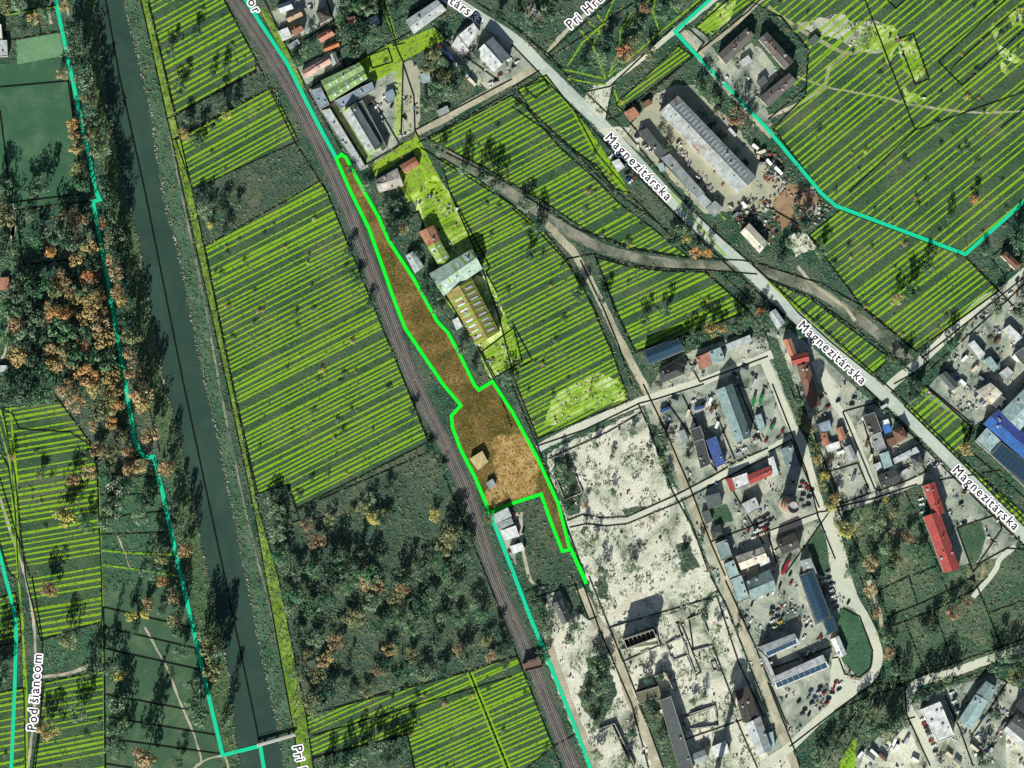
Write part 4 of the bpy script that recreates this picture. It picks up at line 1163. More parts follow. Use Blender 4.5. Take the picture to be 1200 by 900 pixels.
bt(1, 0, (283, 60, 330, 33, 356, 84, 308, 112), 'house with square brown grey roof in the upper left yards', 6, roof='hip', col='charcoal', chimney=1, **house)
bt(1, 0, (100, 30, 160, 8, 175, 42, 118, 62), 'house with whitish grey roof nearest the upper left corner', 5, col='lgrey', **house)
bt(1, 0, (106, 150, 148, 132, 168, 176, 128, 192), 'white roofed small outbuilding beside the lime verge', 4, col='white', **shed)
bt(1, 0, (150, 215, 196, 186, 206, 204, 162, 232), 'small grey shed above the pink roofed house by the railway', 3, col='grey', **shed)
bt(1, 0, (286, 172, 348, 140, 368, 164, 306, 200), 'house with dull brown orange roof above the bright orange one', 5, col='terracotta', chimney=1, **house)
bt(1, 0, (316, 222, 384, 196, 391, 216, 324, 244), 'long narrow house roof of bright orange tiles', 4, col='orange', **house)
bt(1, 0, (215, 335, 340, 270, 352, 294, 236, 366), 'long pale pink roofed house near the railway', 4.5, col='pink', chimney=1, **house)
bt(1, 0, (348, 262, 370, 245, 388, 288, 362, 312), 'small grey roofed house at the end of the pink roofed house', 4, col='grey', **house)
bt(1, 0, (528, 90, 570, 76, 580, 110, 540, 124), 'small pale blue shed in the dark garden above the lime works', 3, col='bluegrey', **shed)
bt(1, 0, (432, 88, 462, 78, 470, 104, 440, 112), 'small reddish roofed hut in the dark garden', 3, col='terracotta', **shed)
bt(1, 0, (705, 100, 850, 5, 890, 50, 740, 160), 'long light grey gabled hall at the top edge left of the main road', 7, col='lgrey', vents=3)
bt(1, 0, (915, 220, 945, 172, 1000, 240, 972, 266), 'low white annex on the lower side of the white workshop', 5, roof='flat', col='white', name='workshop', cat='workshop')
bt(1, 0, (948, 170, 1020, 112, 1046, 150, 992, 232), 'white flat roofed workshop beside the main road at the top', 6.5, roof='flat', col='white', vents=3, name='workshop', cat='workshop')
bt(1, 0, (1030, 250, 1110, 180, 1190, 270, 1115, 340), 'gabled hall with one white and one grey slope beside the main road', 8, col='lgrey', pitch=0.5, vents=2)
bt(1, 0, (770, 350, 812, 340, 816, 384, 780, 391), 'small pale blue container hut at the edge of the overgrown square', 3, col='lteal', **shed)
bt(1, 0, (848, 522, 896, 498, 906, 522, 860, 546), 'small grey shed in the overgrown square beside the dirt road', 3, col='grey', **shed)
bt(1, 0, (604, 440, 640, 420, 656, 462, 620, 478), 'small blue grey roofed hut in the works yard by the lime strip', 3.5, col='bluegrey', **shed)
bt(1, 0, (255, 430, 305, 415, 345, 490, 300, 516), 'blue grey flat roofed end block of the works beside the railway', 7, roof='flat', col='bluegrey', name='works_hall', cat='factory hall', vents=2)
bt(1, 0, (308, 382, 488, 298, 506, 330, 330, 426), 'lime tinted grey works hall with sawtooth strips, upper of the two', 7, bands=4, col='limegrey', pitch=0.3, name='works_hall', cat='factory hall', skylights=5)
bt(1, 0, (332, 430, 508, 334, 522, 372, 352, 476), 'lime tinted grey works hall, lower of the two', 7, bands=4, col='limegrey', pitch=0.3, name='works_hall', cat='factory hall', skylights=5)
bt(1, 0, (368, 478, 545, 388, 556, 424, 400, 512), 'light grey flat roofed link block between the works halls', 6, roof='flat', col='bluegrey', name='works_hall', cat='factory hall', vents=3)
bt(1, 0, (412, 532, 468, 486, 590, 690, 532, 726), 'long works hall with white ridge strip and grey slopes', 9, bands=2, col='silver', pitch=0.55, name='works_hall', cat='factory hall')
bt(1, 0, (474, 490, 500, 474, 614, 694, 594, 712), 'long narrow dark grey roof beside the white ridged works hall', 6, roof='flat', col='dgrey', name='works_hall', cat='factory hall')
bt(1, 0, (305, 522, 348, 512, 512, 780, 488, 800), 'long pale grey flat roofed block beside the top of the orange plot', 5, roof='flat', col='lgrey', name='works_hall', cat='factory hall', vents=4)
bt(1, 0, (560, 850, 662, 792, 690, 872, 580, 902), 'grey roof streaked with rust below the lime works', 6, col='rust', mat='rust')
bt(1, 0, (676, 778, 745, 738, 765, 775, 700, 815), 'small rust red roof beside the rust streaked grey roof', 5, col='terracotta', mat='rust')
# --- warehouse block
bt(2, 0, (690, 530, 775, 455, 1140, 835, 1058, 908), 'very long pale metal warehouse with rust patches and a ridge', 9, col='silver', mat='rust', pitch=0.32, vents=6, skylights=22, skyside='north')
bt(2, 0, (590, 622, 632, 604, 722, 718, 694, 742), 'dark green roofed row building beside the main road', 5, roof='shed', col='dgrey', name='garage_block', cat='garage')
bt(2, 0, (698, 744, 738, 724, 900, 908, 866, 930), 'long grey row of garages between the main road and the long warehouse', 4.5, roof='shed', col='grey', name='garage_block', cat='garage')
bt(2, 1, (836, 4, 872, -12, 932, 50, 904, 78), 'white roofed end of the garage row beside the main road', 4.5, roof='shed', col='lgrey', name='garage_block', cat='garage')
bt(2, 1, (908, 80, 950, 45, 986, 76, 946, 116), 'small grey ribbed gabled shed at the end of the garage row', 5, col='grey', name='shed', cat='shed')
bt(2, 0, (468, 760, 500, 748, 526, 784, 496, 806), 'small white roofed kiosk across the road from the garages', 3.5, col='white', **shed)
bt(2, 0, (684, 770, 706, 764, 716, 800, 694, 806), 'little pale shed in the strip between main road and garages', 3, col='lteal', **shed)
bt(2, 0, (526, 530, 570, 505, 600, 540, 550, 570), 'low terracotta roofed shed at the warehouse gate', 3.5, col='terracotta', **shed)
bt(2, 0, (605, 490, 640, 468, 655, 486, 618, 508), 'low brown roofed shed at the warehouse gate', 3.5, col='brown', **shed)
for lab, pts in (('dark roofed apartment block nearest the teal line corner', [(841, 65), (875, 34), (883, 43), (850, 76)]),
                 ('dark roofed apartment block running downhill at the right of its yard', [(889, 47), (898, 39), (929, 73), (919, 82)]),
                 ('dark roofed apartment block at the lower end of its yard', [(889, 115), (924, 87), (932, 96), (899, 126)])):
    building(lab, pts, 7.5, 'gable', 'aptgrey', 'felt', 0.3, (206, 198, 178), 'apartment_block', 'apartment block', chimney=3, vents=2)
bt(2, 0, (1064, 292, 1106, 262, 1122, 286, 1082, 314), 'small pale grey outbuilding in the middle of the apartment yard', 3.5, col='lgrey', **shed)
bt(2, 0, (1146, 388, 1180, 358, 1196, 384, 1164, 410), 'small dark outbuilding at the lower side of the apartment yard', 3.5, col='dgrey', **shed)
bt(3, 0, (184, 196, 222, 164, 242, 186, 206, 216), 'small dark roofed hut beside the white rubble patch', 3, col='dgrey', **shed)
bt(2, 1, (1070, 190, 1110, 150, 1194, 240, 1158, 286), 'pale ribbed gabled shed below the brown dirt patch', 6, col='cream', vents=1)
# --- middle garden works
bt(1, 1, (704, 300, 740, 280, 786, 350, 746, 380), 'light grey shed beside the right edge of the orange plot', 5, col='lgrey', vents=1)
bt(1, 1, (924, 602, 946, 590, 966, 630, 940, 646), 'small white shed below the long lime striped hall', 3.5, col='white', **shed)
bt(1, 1, (766, 190, 832, 160, 862, 228, 806, 256), 'rust brown roof at the upper end of a lime tinted shed', 6, col='terracotta', mat='rust')
bt(1, 1, (806, 258, 862, 230, 912, 318, 860, 348), 'grey and lime striped roof attached below the rust brown roof', 6, bands=3, col='lime', mat='metal', skylights=3)
bt(1, 1, (815, 385, 1012, 273, 1060, 360, 880, 486), 'large grey gabled hall striped in lime beside the field', 9, bands=5, col='palelime', pitch=0.35, skylights=4)
bt(1, 1, (893, 478, 1010, 408, 1138, 652, 1036, 716), 'long rust brown hall with white skylight strip and lime edges', 8, bands=7, col='limebrown', mat='rust', pitch=0.3, skylights=9)
# --- huts on and under the orange plot
bt(1, 2, (1004, 350, 1060, 316, 1086, 364, 1040, 402), 'pale cream roofed hut standing on the orange plot', 4, col='sand', name='hut', cat='hut', roof='shed')
bt(1, 2, (1080, 464, 1108, 446, 1124, 472, 1096, 490), 'tiny grey roofed hut on the sand of the orange plot', 3, col='grey', name='hut', cat='hut', roof='shed')
bt(1, 2, (1112, 612, 1180, 580, 1196, 618, 1124, 652), 'pale blue roofed shed just below the orange plot', 4.5, col='lgrey', **shed)
bt(1, 2, (1128, 656, 1196, 628, 1206, 652, 1138, 682), 'narrow grey roofed shed below the pale blue one', 4, col='grey', **shed)
bt(1, 2, (1150, 688, 1216, 664, 1232, 712, 1164, 730), 'white roofed shed in the small yard below the orange plot', 4, col='white', **shed)
bt(2, 2, (-10, 762, 44, 744, 60, 774, 6, 794), 'small white roofed shed at the lower end of the small yard', 3.5, col='white', **shed)
bt(2, 3, (186, 130, 234, 106, 275, 200, 240, 226), 'dark grey gabled house alone on pale ground beside the railway', 6, col='dgrey', pitch=0.5, mat='felt', name='house', cat='house', chimney=1)
# --- estate, upper row
bt(2, 1, (618, 742, 775, 685, 806, 744, 640, 812), 'dark hall with rows of panels on its roof beside the lower field', 7, col='dgrey', pitch=0.25, solar=(10, 4, (-0.92, 0.92)))
bt(2, 1, (688, 842, 776, 790, 806, 850, 696, 896), 'dark hipped roof house below the panelled hall', 7, roof='hip', col='dark', mat='tile', pitch=0.5, name='house', cat='house', chimney=1)
bt(2, 1, (860, 778, 920, 752, 938, 806, 880, 832), 'pale terracotta half of a low workshop roof', 6, roof='shed', col='terracotta', name='workshop', cat='workshop')
bt(2, 1, (922, 751, 974, 730, 996, 788, 940, 805), 'pale blue half of a low workshop roof', 6, roof='shed', col='lteal', name='workshop', cat='workshop', vents=2)
bt(2, 1, (1002, 716, 1112, 672, 1122, 698, 1012, 744), 'narrow whitish row of store rooms at the top of the estate', 4, roof='shed', col='lgrey', name='garage_block', cat='garage')
bt(2, 2, (955, 30, 1028, 0, 1116, 244, 1046, 272), 'large teal grey gabled hall with one dark slope', 10, col='teal', pitch=0.6, vents=2)
bt(2, 2, (1138, 150, 1164, 140, 1186, 212, 1160, 226), 'narrow pale teal shed beside the green trucks', 4, col='lteal', **shed)
bt(2, 2, (908, 265, 954, 245, 996, 370, 956, 390), 'bright blue roofed building in the estate', 6, roof='shed', col='blue', name='workshop', cat='workshop')
bt(2, 2, (834, 216, 880, 197, 898, 250, 850, 270), 'black flat roofed block, upper of two beside the blue roof', 7, roof='flat', col='dark', mat='felt', name='workshop', cat='workshop')
bt(2, 2, (852, 275, 896, 257, 930, 372, 882, 396), 'black flat roofed block, lower of two beside the blue roof', 7, roof='flat', col='dark', mat='felt', name='workshop', cat='workshop', vents=2)
bt(2, 2, (782, 222, 806, 214, 826, 268, 800, 276), 'narrow grey shed beside the concrete lane near the black blocks', 3.5, col='grey', **shed)
bt(2, 2, (1028, 441, 1098, 416, 1110, 468, 1046, 494), 'white roofed workshop between red roofed ends', 5, roof='flat', col='white', name='workshop', cat='workshop')
bt(2, 2, (1100, 428, 1206, 386, 1216, 422, 1116, 470), 'long red roofed low building at the estate lane', 5, col='red', mat='tile', name='workshop', cat='workshop')
bt(2, 2, (1004, 446, 1026, 440, 1044, 494, 1024, 504), 'narrow red roofed end beside the white workshop', 5, roof='shed', col='red', mat='tile', name='workshop', cat='workshop')
bt(2, 2, (1074, 562, 1138, 530, 1160, 580, 1096, 614), 'white flat roofed block south of the red roofed building', 6, roof='flat', col='lgrey', name='workshop', cat='workshop', vents=1)
bt(2, 2, (904, 526, 970, 510, 984, 560, 920, 584), 'dark grey shed beside the green grass plot in the estate', 5, roof='shed', col='dgrey', mat='felt', name='shed', cat='shed')
bt(2, 2, (888, 602, 922, 590, 938, 640, 908, 652), 'small charcoal shed by the concrete lane below the dark grey shed', 4, roof='shed', col='dgrey', mat='felt', name='shed', cat='shed')
bt(2, 2, (930, 685, 972, 660, 985, 700, 940, 725), 'small dark roofed hut above the pale teal row', 4, roof='hip', col='dark', mat='tile', name='shed', cat='shed')
building('pale teal flat roof block, top end of the row along the lane', [(838, 637), (851, 632), (857, 651), (845, 657)], 6, 'flat', 'teal', name='works_hall', cat='factory hall', vents=1)
building('pale teal flat roof block, middle of the row along the lane', [(848, 661), (859, 656), (866, 674), (854, 679)], 6, 'flat', 'lteal', name='works_hall', cat='factory hall', vents=1)
building('pale teal flat roof block, bottom end of the row along the lane', [(855, 679), (868, 674), (877, 700), (865, 706)], 6.5, 'flat', 'lteal', name='works_hall', cat='factory hall', vents=2)
building('white and grey gabled shed in the yard behind the teal row', [(862, 652), (893, 641), (899, 655), (868, 667)], 6.5, 'gable', 'cream', pitch=0.4, vents=2)
building('small bright white lean to beside the gabled shed', [(889, 657), (900, 653), (902, 659), (891, 663)], 3.5, 'shed', 'white', name='shed', cat='shed')
building('wide teal and white gabled hall closing the yard behind the teal row', [(874, 681), (901, 667), (909, 690), (880, 702)], 7.5, 'gable', 'teal', pitch=0.4, vents=2)
building('dark grey gabled hall beside the lane junction', [(909, 634), (930, 624), (937, 640), (916, 649)], 8, 'gable', 'charcoal', 'felt', 0.25, vents=2)
# U-shaped solar court
building('solar panelled north wing of the courtyard building', [(888, 758), (930, 742), (936, 753), (900, 769)], 8, 'gable', 'lgrey', pitch=0.25, name='works_hall', cat='factory hall', solar=(9, 2, (-0.9, -0.05)))
building('short west wing of the solar panelled courtyard building', [(888, 761), (898, 770), (907, 791), (904, 797)], 7.5, 'flat', 'lgrey', name='works_hall', cat='factory hall', vents=1)
building('solar panelled south wing of the courtyard building', [(905, 793), (963, 767), (970, 781), (909, 806)], 8, 'gable', 'white', pitch=0.25, name='works_hall', cat='factory hall', solar=(9, 2, (-0.9, -0.05)))
building('long hall covered in rows of dark blue solar panels', [(936, 674), (952, 668), (973, 722), (955, 731)], 8, 'gable', 'dgrey', pitch=0.2, solar=(12, 4, (-0.95, 0.95)))
building('ribbed metal roof at the top end of the solar panelled hall', [(937, 657), (949, 654), (956, 671), (943, 675)], 7, 'shed', 'silver', name='warehouse', cat='warehouse', skylights=3)
building('small solar panelled roof below the long solar hall', [(964, 729), (975, 722), (981, 737), (970, 743)], 6, 'shed', 'dgrey', name='shed', cat='shed', solar=(4, 3, (-0.9, 0.9)))
building('white roofed shed at the edge of the oval lawn', [(973, 749), (982, 745), (991, 766), (983, 770)], 5, 'gable', 'white', pitch=0.3, name='shed', cat='shed')
# --- estate, middle
bt(3, 2, (440, 152, 494, 132, 530, 222, 476, 242), 'charcoal flat roofed workshop in the middle blocks by the main road', 7, roof='flat', col='charcoal', mat='felt', name='workshop', cat='workshop', vents=2)
bt(3, 2, (480, 244, 524, 226, 550, 300, 502, 320), 'grey flat roofed workshop below the charcoal one', 6, roof='flat', col='grey', name='workshop', cat='workshop', vents=2)
bt(3, 2, (520, 330, 560, 316, 580, 380, 542, 396), 'pale teal roofed shed between grey workshop and dark hall', 5, roof='shed', col='lteal', name='shed', cat='shed')
bt(3, 2, (580, 220, 626, 200, 650, 250, 602, 276), 'brown hipped roof house near the main road', 6.5, roof='hip', col='brown', mat='tile', pitch=0.5, name='house', cat='house', chimney=1)
bt(3, 2, (552, 262, 588, 250, 600, 282, 568, 292), 'small reddish roof attached to the brown hipped house', 4, roof='shed', col='brown', mat='tile', name='shed', cat='shed')
bt(3, 2, (584, 350, 690, 296, 706, 320, 592, 372), 'long whitish ribbed shed beside the grey hipped house', 5, roof='shed', col='lgrey', name='warehouse', cat='warehouse', skylights=5)
bt(3, 2, (664, 346, 706, 330, 726, 374, 682, 392), 'grey hipped roof house near the end of the main road', 6, roof='hip', col='dgrey', mat='tile', pitch=0.5, name='house', cat='house', chimney=1)
bt(3, 2, (510, 430, 590, 396, 616, 450, 530, 490), 'black roofed hall at the corner of the lane and cross road', 7, col='dark', mat='felt', pitch=0.2, vents=2)
bt(3, 2, (534, 196, 566, 190, 576, 220, 546, 232), 'small bright blue roofed shelter in the middle blocks', 3, col='bblue', **shed)
bt(3, 2, (524, 176, 560, 166, 566, 184, 532, 194), 'small white shelter above the bright blue one', 3, col='white', **shed)
bt(3, 2, (225, 192, 284, 170, 296, 212, 242, 228), 'grey roof frame shed beside the chimney shadow', 4, col='bluegrey', **shed)
bt(3, 2, (244, 235, 270, 226, 286, 282, 256, 292), 'narrow red brown roof, left of a pair', 4, col='terracotta', mat='tile', name='shed', cat='shed', roof='gable')
bt(3, 2, (318, 210, 345, 200, 362, 255, 334, 266), 'narrow red brown roof, right of a pair', 4, col='terracotta', mat='tile', name='shed', cat='shed', roof='gable')
bt(3, 2, (270, 288, 330, 270, 336, 298, 278, 316), 'white shed below the pair of red brown roofs', 3.5, col='white', **shed)
bt(3, 2, (354, 298, 384, 286, 412, 344, 380, 358), 'white rounded store beside the lane in the middle blocks', 4, col='silver', name='shed', cat='shed', roof='gable')
bt(3, 2, (490, 380, 522, 366, 532, 396, 498, 408), 'small pale shed above the black roofed hall', 3.5, col='lgrey', **shed)
bt(3, 2, (60, 306, 110, 286, 136, 378, 86, 396), 'pale teal hall in the path of the chimney shadow', 7, roof='shed', col='teal', vents=2)
bt(3, 2, (86, 400, 138, 384, 150, 420, 96, 432), 'small teal annex below the pale teal hall', 5, roof='flat', col='grey', name='shed', cat='shed')
bt(3, 2, (0, 350, 22, 340, 46, 420, 16, 432), 'narrow white roof beside the red roofed building', 4, col='white', **shed)
building('brown roofed block at the top of the brown and red row', [(917, 399), (926, 397), (932, 414), (925, 418)], 7, 'gable', 'terracotta', 'tile', 0.4, name='workshop', cat='workshop')
building('bright red roofed block crossing the brown row', [(926, 418), (945, 413), (947, 423), (928, 428)], 8, 'gable', 'red', 'tile', 0.4, name='workshop', cat='workshop')
building('long dark brown roofed block at the bottom of the brown and red row', [(933, 430), (946, 425), (961, 474), (949, 478)], 7.5, 'gable', 'brown', 'tile', 0.4, name='workshop', cat='workshop', chimney=1)
bt(3, 1, (0, 570, 32, 550, 76, 612, 44, 642), 'pale grey shed beside the main road above the brown row', 4.5, col='lgrey', name='shed', cat='shed', roof='gable')
bt(3, 2, (720, 478, 775, 460, 822, 602, 774, 616), 'red roofed long building, upper staggered half', 8, col='red', mat='tile', pitch=0.35, name='hostel', cat='building', chimney=2)
bt(3, 2, (724, 622, 796, 596, 892, 862, 820, 880), 'red roofed long building, lower longer half', 8.5, col='red', mat='tile', pitch=0.35, name='hostel', cat='building', chimney=2, vents=2)
# --- right edge
bt(3, 2, (974, 32, 1038, -4, 1090, 44, 1040, 96), 'tan roofed shed above the blue hall at the right edge', 7, col='cream', mat='rust', vents=1)
bt(3, 2, (1050, 95, 1088, 55, 1120, 80, 1078, 122), 'dark grey block between tan shed and teal hall', 6, roof='flat', col='dgrey', name='workshop', cat='workshop')
bt(3, 2, (1085, 130, 1260, -40, 1330, 40, 1170, 215), 'very large pale teal hall at the right edge', 11, col='lteal', pitch=0.3, skylights=6)
bt(3, 2, (1042, 150, 1076, 120, 1260, 290, 1232, 322), 'deep blue roofed long hall at the right edge', 8, roof='shed', col='dblue', name='warehouse', cat='warehouse')
bt(3, 2, (1006, 186, 1040, 152, 1236, 326, 1206, 362), 'bright blue roofed long hall beside the deep blue one', 8, roof='shed', col='bblue', name='warehouse', cat='warehouse')
bt(3, 2, (968, 266, 1020, 206, 1086, 268, 1036, 326), 'pale square roof at the end of the solar panelled hall', 7, roof='flat', col='lteal', name='workshop', cat='workshop')
bt(3, 2, (1038, 326, 1086, 272, 1290, 440, 1240, 520), 'wide hall full of solar panels at the right edge', 8, roof='shed', col='dgrey', solar=(12, 6, (-0.95, 0.95)))
bt(3, 1, (1088, 300, 1112, 282, 1180, 345, 1154, 366), 'brown slope and white wall house near the right edge', 7, roof='hip', col='brown', mat='tile', pitch=0.4, name='house', cat='house', wall=(226, 222, 214), chimney=1)
bt(3, 1, (1100, 645, 1128, 624, 1186, 682, 1160, 702), 'white roofed shed near the right edge above the teal hall', 4.5, col='white', **shed)
bt(3, 1, (936, 712, 962, 698, 1012, 758, 990, 782), 'long white roofed shed at the road bend', 4.5, col='white', **shed)
bt(3, 1, (1008, 790, 1038, 772, 1076, 820, 1054, 842), 'pale blue roofed shed below the white one at the road bend', 4.5, col='lteal', **shed)
bt(3, 1, (798, 862, 832, 842, 890, 908, 858, 930), 'dark grey gabled shed beside the dark yard trucks', 5, col='dgrey', mat='felt', name='shed', cat='shed', roof='gable')
bt(3, 1, (1080, 850, 1118, 820, 1150, 850, 1110, 884), 'small grey flat roofed block in the right edge yard', 5, roof='flat', col='lgrey', name='workshop', cat='workshop')
bt(3, 1, (1150, 760, 1190, 730, 1230, 780, 1190, 810), 'dark roofed block at the right edge beside the pallets', 7, roof='flat', col='dgrey', name='workshop', cat='workshop')
bt(3, 3, (712, 622, 800, 585, 866, 744, 790, 772), 'large white office block with flat roof near the lower right', 9, roof='flat', col='white', wall=(226, 226, 220), name='office_block', cat='office block', vents=5)
bt(3, 3, (972, 545, 1018, 490, 1066, 522, 1028, 580), 'upper part of the long teal roofed hall', 8, col='teal', pitch=0.25, vents=1)
bt(3, 3, (888, 672, 968, 552, 1024, 582, 946, 712), 'lower part of the long teal roofed hall', 8.5, col='lteal', pitch=0.25, vents=2)
bt(3, 3, (1116, 700, 1160, 648, 1250, 710, 1210, 780), 'dark grey roofed hall at the lower right edge', 8, col='dgrey', mat='felt', pitch=0.25)
bt(3, 3, (1100, 722, 1114, 704, 1210, 786, 1194, 810), 'long white lower roof along the dark grey hall', 5, roof='shed', col='white', name='warehouse', cat='warehouse')
bt(3, 3, (1156, 606, 1200, 556, 1262, 600, 1215, 660), 'dark roofed hall at the right edge above the grey one', 8, col='dark', mat='felt', pitch=0.25)
# --- ruins yard
bt(2, 3, (1044, 536, 1104, 516, 1152, 650, 1080, 682), 'brown black roofed hall among the rubble beside the lane', 7, col='charcoal', mat='rust', pitch=0.2)
bt(2, 3, (1090, 690, 1160, 656, 1212, 808, 1148, 836), 'white and grey roofed hall below the brown black hall', 7, col='lgrey', mat='rust', pitch=0.4)
bt(2, 3, (820, 842, 900, 812, 918, 856, 838, 888), 'grey gabled shed in the ruins yard near the bottom edge', 6, col='grey')
bt(2, 3, (936, 798, 1000, 770, 1016, 826, 948, 846), 'white roofed shed crossed by the tower shadow', 6, col='white', roof='shed', name='shed', cat='shed')
bt(2, 3, (690, 580, 742, 560, 850, 900, 790, 930), 'long dark overgrown derelict hall in the ruins yard', 9, roof='flat', col='dgrey', mat='felt', name='derelict_hall', cat='derelict building', vents=3)
bt(2, 3, (582, 545, 684, 515, 700, 575, 600, 600), 'overgrown dark flat roof at the top of the derelict hall', 6, roof='flat', col='olive', mat='felt', name='derelict_hall', cat='derelict building')
bt(3, 3, (-20, 742, 20, 728, 30, 800, -5, 812), 'small pale blue shed at the bottom end of the lane', 4, col='lteal', **shed)

# roofless ruin with inner walls
rp = [Vector(W(*c)) for c in T(2, 3, 520, 292, 658, 246, 672, 282, 536, 332)]
rcx = sum(rp, Vector()) / 4
ru = empty('roofless_ruin', (rcx.x, rcx.y, 0))
wb = MB()
for i in range(4):
    a, b2 = rp[i] - rcx, rp[(i + 1) % 4] - rcx
    d = b2 - a
    wb.box(((a + b2).x / 2, (a + b2).y / 2, 8), (d.length + 0.45, 0.5, 16 - 0.01 * i), math.atan2(d.y, d.x))
wb.build('outer_wall', M['conc'], ru)
for k in range(1, 7):
    t = k / 7
    a = rp[0] + (rp[1] - rp[0]) * t - rcx; b2 = rp[3] + (rp[2] - rp[3]) * t - rcx
    d = b2 - a
    w2 = MB(); w2.box(((a + b2).x / 2, (a + b2).y / 2, 6.5), (d.length - 0.6, 0.35, 13), math.atan2(d.y, d.x)); w2.build('inner_wall', M['conc'], ru)
tag(ru, 'tall roofless concrete ruin with cell walls on the rubble lot', 'ruin')
BUILT |= pmask(T(2, 3, 520, 292, 658, 246, 672, 282, 536, 332))

# low ruined walls
for c, lab in (((410, 715, 480, 690, 575, 890), 'low ruined wall in the overgrown strip near the bottom edge'), ((1, 1, 1, 1), None)):
    if lab:
        pl = T(2, 3, *c)
        mb = MB()
        for (x1, y1), (x2, y2) in zip(pl[:-1], pl[1:]):
            a, b2 = W(x1, y1), W(x2, y2)
            mb.box(((a[0] + b2[0]) / 2, (a[1] + b2[1]) / 2, 1.5), (math.hypot(b2[0] - a[0], b2[1] - a[1]), 0.6, 3), math.atan2(b2[1] - a[1], b2[0] - a[0]))
        tag(mb.build('ruined_wall', M['conc']), lab, 'wall')
for c, lab in ((T(2, 3, 770, 222, 860, 465), 'broken foundation wall running down the rubble lot'), (T(2, 3, 725, 318, 800, 290), 'short broken foundation wall on the rubble lot'),
               (T(2, 3, 850, 350, 940, 326), 'broken foundation wall beside the small square pit'), (T(2, 3, 800, 672, 950, 612), 'long low foundation wall above the grey shed in the ruins yard'),
               (T(2, 3, 885, 170, 920, 270), 'short thin foundation wall near the lane in the rubble lot')):
    a, b2 = W(*c[0]), W(*c[1])
    mb = MB()
    L = math.hypot(b2[0] - a[0], b2[1] - a[1]); an = math.atan2(b2[1] - a[1], b2[0] - a[0])
    n = max(3, int(L / 4))
    for i in range(n):
        t = (i + 0.5) / n
        mb.box((a[0] + (b2[0] - a[0]) * t, a[1] + (b2[1] - a[1]) * t, 0.6), (L / n, 0.7, random.uniform(0.8, 2.2)), an)
    tag(mb.build('foundation_wall', M['conc']), lab, 'wall')

for pts, hh, lab in ((T(2, 3, 790, 662, 950, 607, 964, 700, 822, 718, 790, 662), 2.6, 'low broken walls of a long ruin above the white roofed shed'),
                     (T(2, 3, 666, 470, 715, 447, 750, 524, 690, 540), 7, 'dark tall ruined walls beside the derelict hall'),
                     (T(2, 3, 720, 320, 800, 282, 826, 370, 756, 394, 720, 320), 1.8, 'square of foundation walls in the middle of the ruins yard'),
                     (T(2, 3, 930, 407, 950, 400, 964, 440, 942, 445, 930, 407), 2.0, 'tiny square foundation near the tower shadow'),
                     (T(2, 3, 470, 242, 650, 186, 690, 318, 510, 345), 2.2, 'low outer walls round the roofless ruin'),
                     (T(2, 3, 830, 202, 880, 176, 920, 268), 2.4, 'angled foundation wall near the lane in the ruins yard'),
                     (T(2, 3, 600, 360, 640, 345, 655, 420, 615, 440), 1.5, 'small heap of broken walls below the roofless ruin'),
                     (T(2, 3, 420, 735, 468, 700, 556, 890), 2.4, 'long double wall of a ruined shed near the bottom edge'),
                     (T(2, 2, 205, 440, 245, 545, 330, 508, 300, 432), 1.6, 'overgrown foundation walls at the left of the upper rubble lot')):
    mb = MB(); k = 0
    for (x1, y1), (x2, y2) in zip(pts[:-1], pts[1:]):
        a, b2 = W(x1, y1), W(x2, y2)
        L = math.hypot(b2[0] - a[0], b2[1] - a[1]); an = math.atan2(b2[1] - a[1], b2[0] - a[0]); n = max(2, int(L / 3.5))
        for i in range(n):
            k += 1
            if random.random() < 0.12: continue
            t = (i + 0.5) / n; q_ = hh * random.uniform(0.5, 1.0)
            mb.box((a[0] + (b2[0] - a[0]) * t, a[1] + (b2[1] - a[1]) * t, q_ / 2 + LAYER[0] - 0.1 + 0.003 * (k % 7)), (L / n * 0.98, 0.7 + 0.01 * (k % 5), q_), an)
    tag(mb.build('ruined_wall', M['conc']), lab, 'wall')
# tall stacks
def stack(px, py, h, r0, r1, label, mat, tank=None):
    x, y, _ = W(px, py)
    e = empty('chimney_stack', (x, y, 0))
    b = MB(); b.cyl((0, 0, 0), (0, 0, 2.5), r0 * 1.35, r0 * 1.3, 24); b.build('plinth', M['conc'], e)
    b = MB(); b.cyl((0, 0, 2.5), (0, 0, h), r0, r1, 24, cap=False); b.cyl((0, 0, h - 1), (0, 0, h), r1 * 0.8, r1 * 0.8, 24, cap=False)
    b.build('shaft', mat, e)
    for k in (0.45, 0.75, 0.97):
        rr = r0 + (r1 - r0) * k
        b = MB(); b.cyl((0, 0, h * k), (0, 0, h * k + 0.5), rr * 1.12, rr * 1.12, 24); b.build('band', M['steel'], e)
    if tank:
        b = MB(); b.cyl((0, 0, h * tank[0]), (0, 0, h * tank[0] + tank[2]), tank[1], tank[1] * 0.85, 24); b.build('platform', M['conc'], e)
    tag(e, label, 'chimney')
stack(922, 591, 63, 5.2, 4.6, 'tall round brick chimney casting the long shadow across the estate', M['brick'])
stack(838, 912, 50, 2.2, 1.8, 'tall water tower stack at the bottom edge casting a shadow over the ruins', M['conc'], (0.9, 6.5, 6))

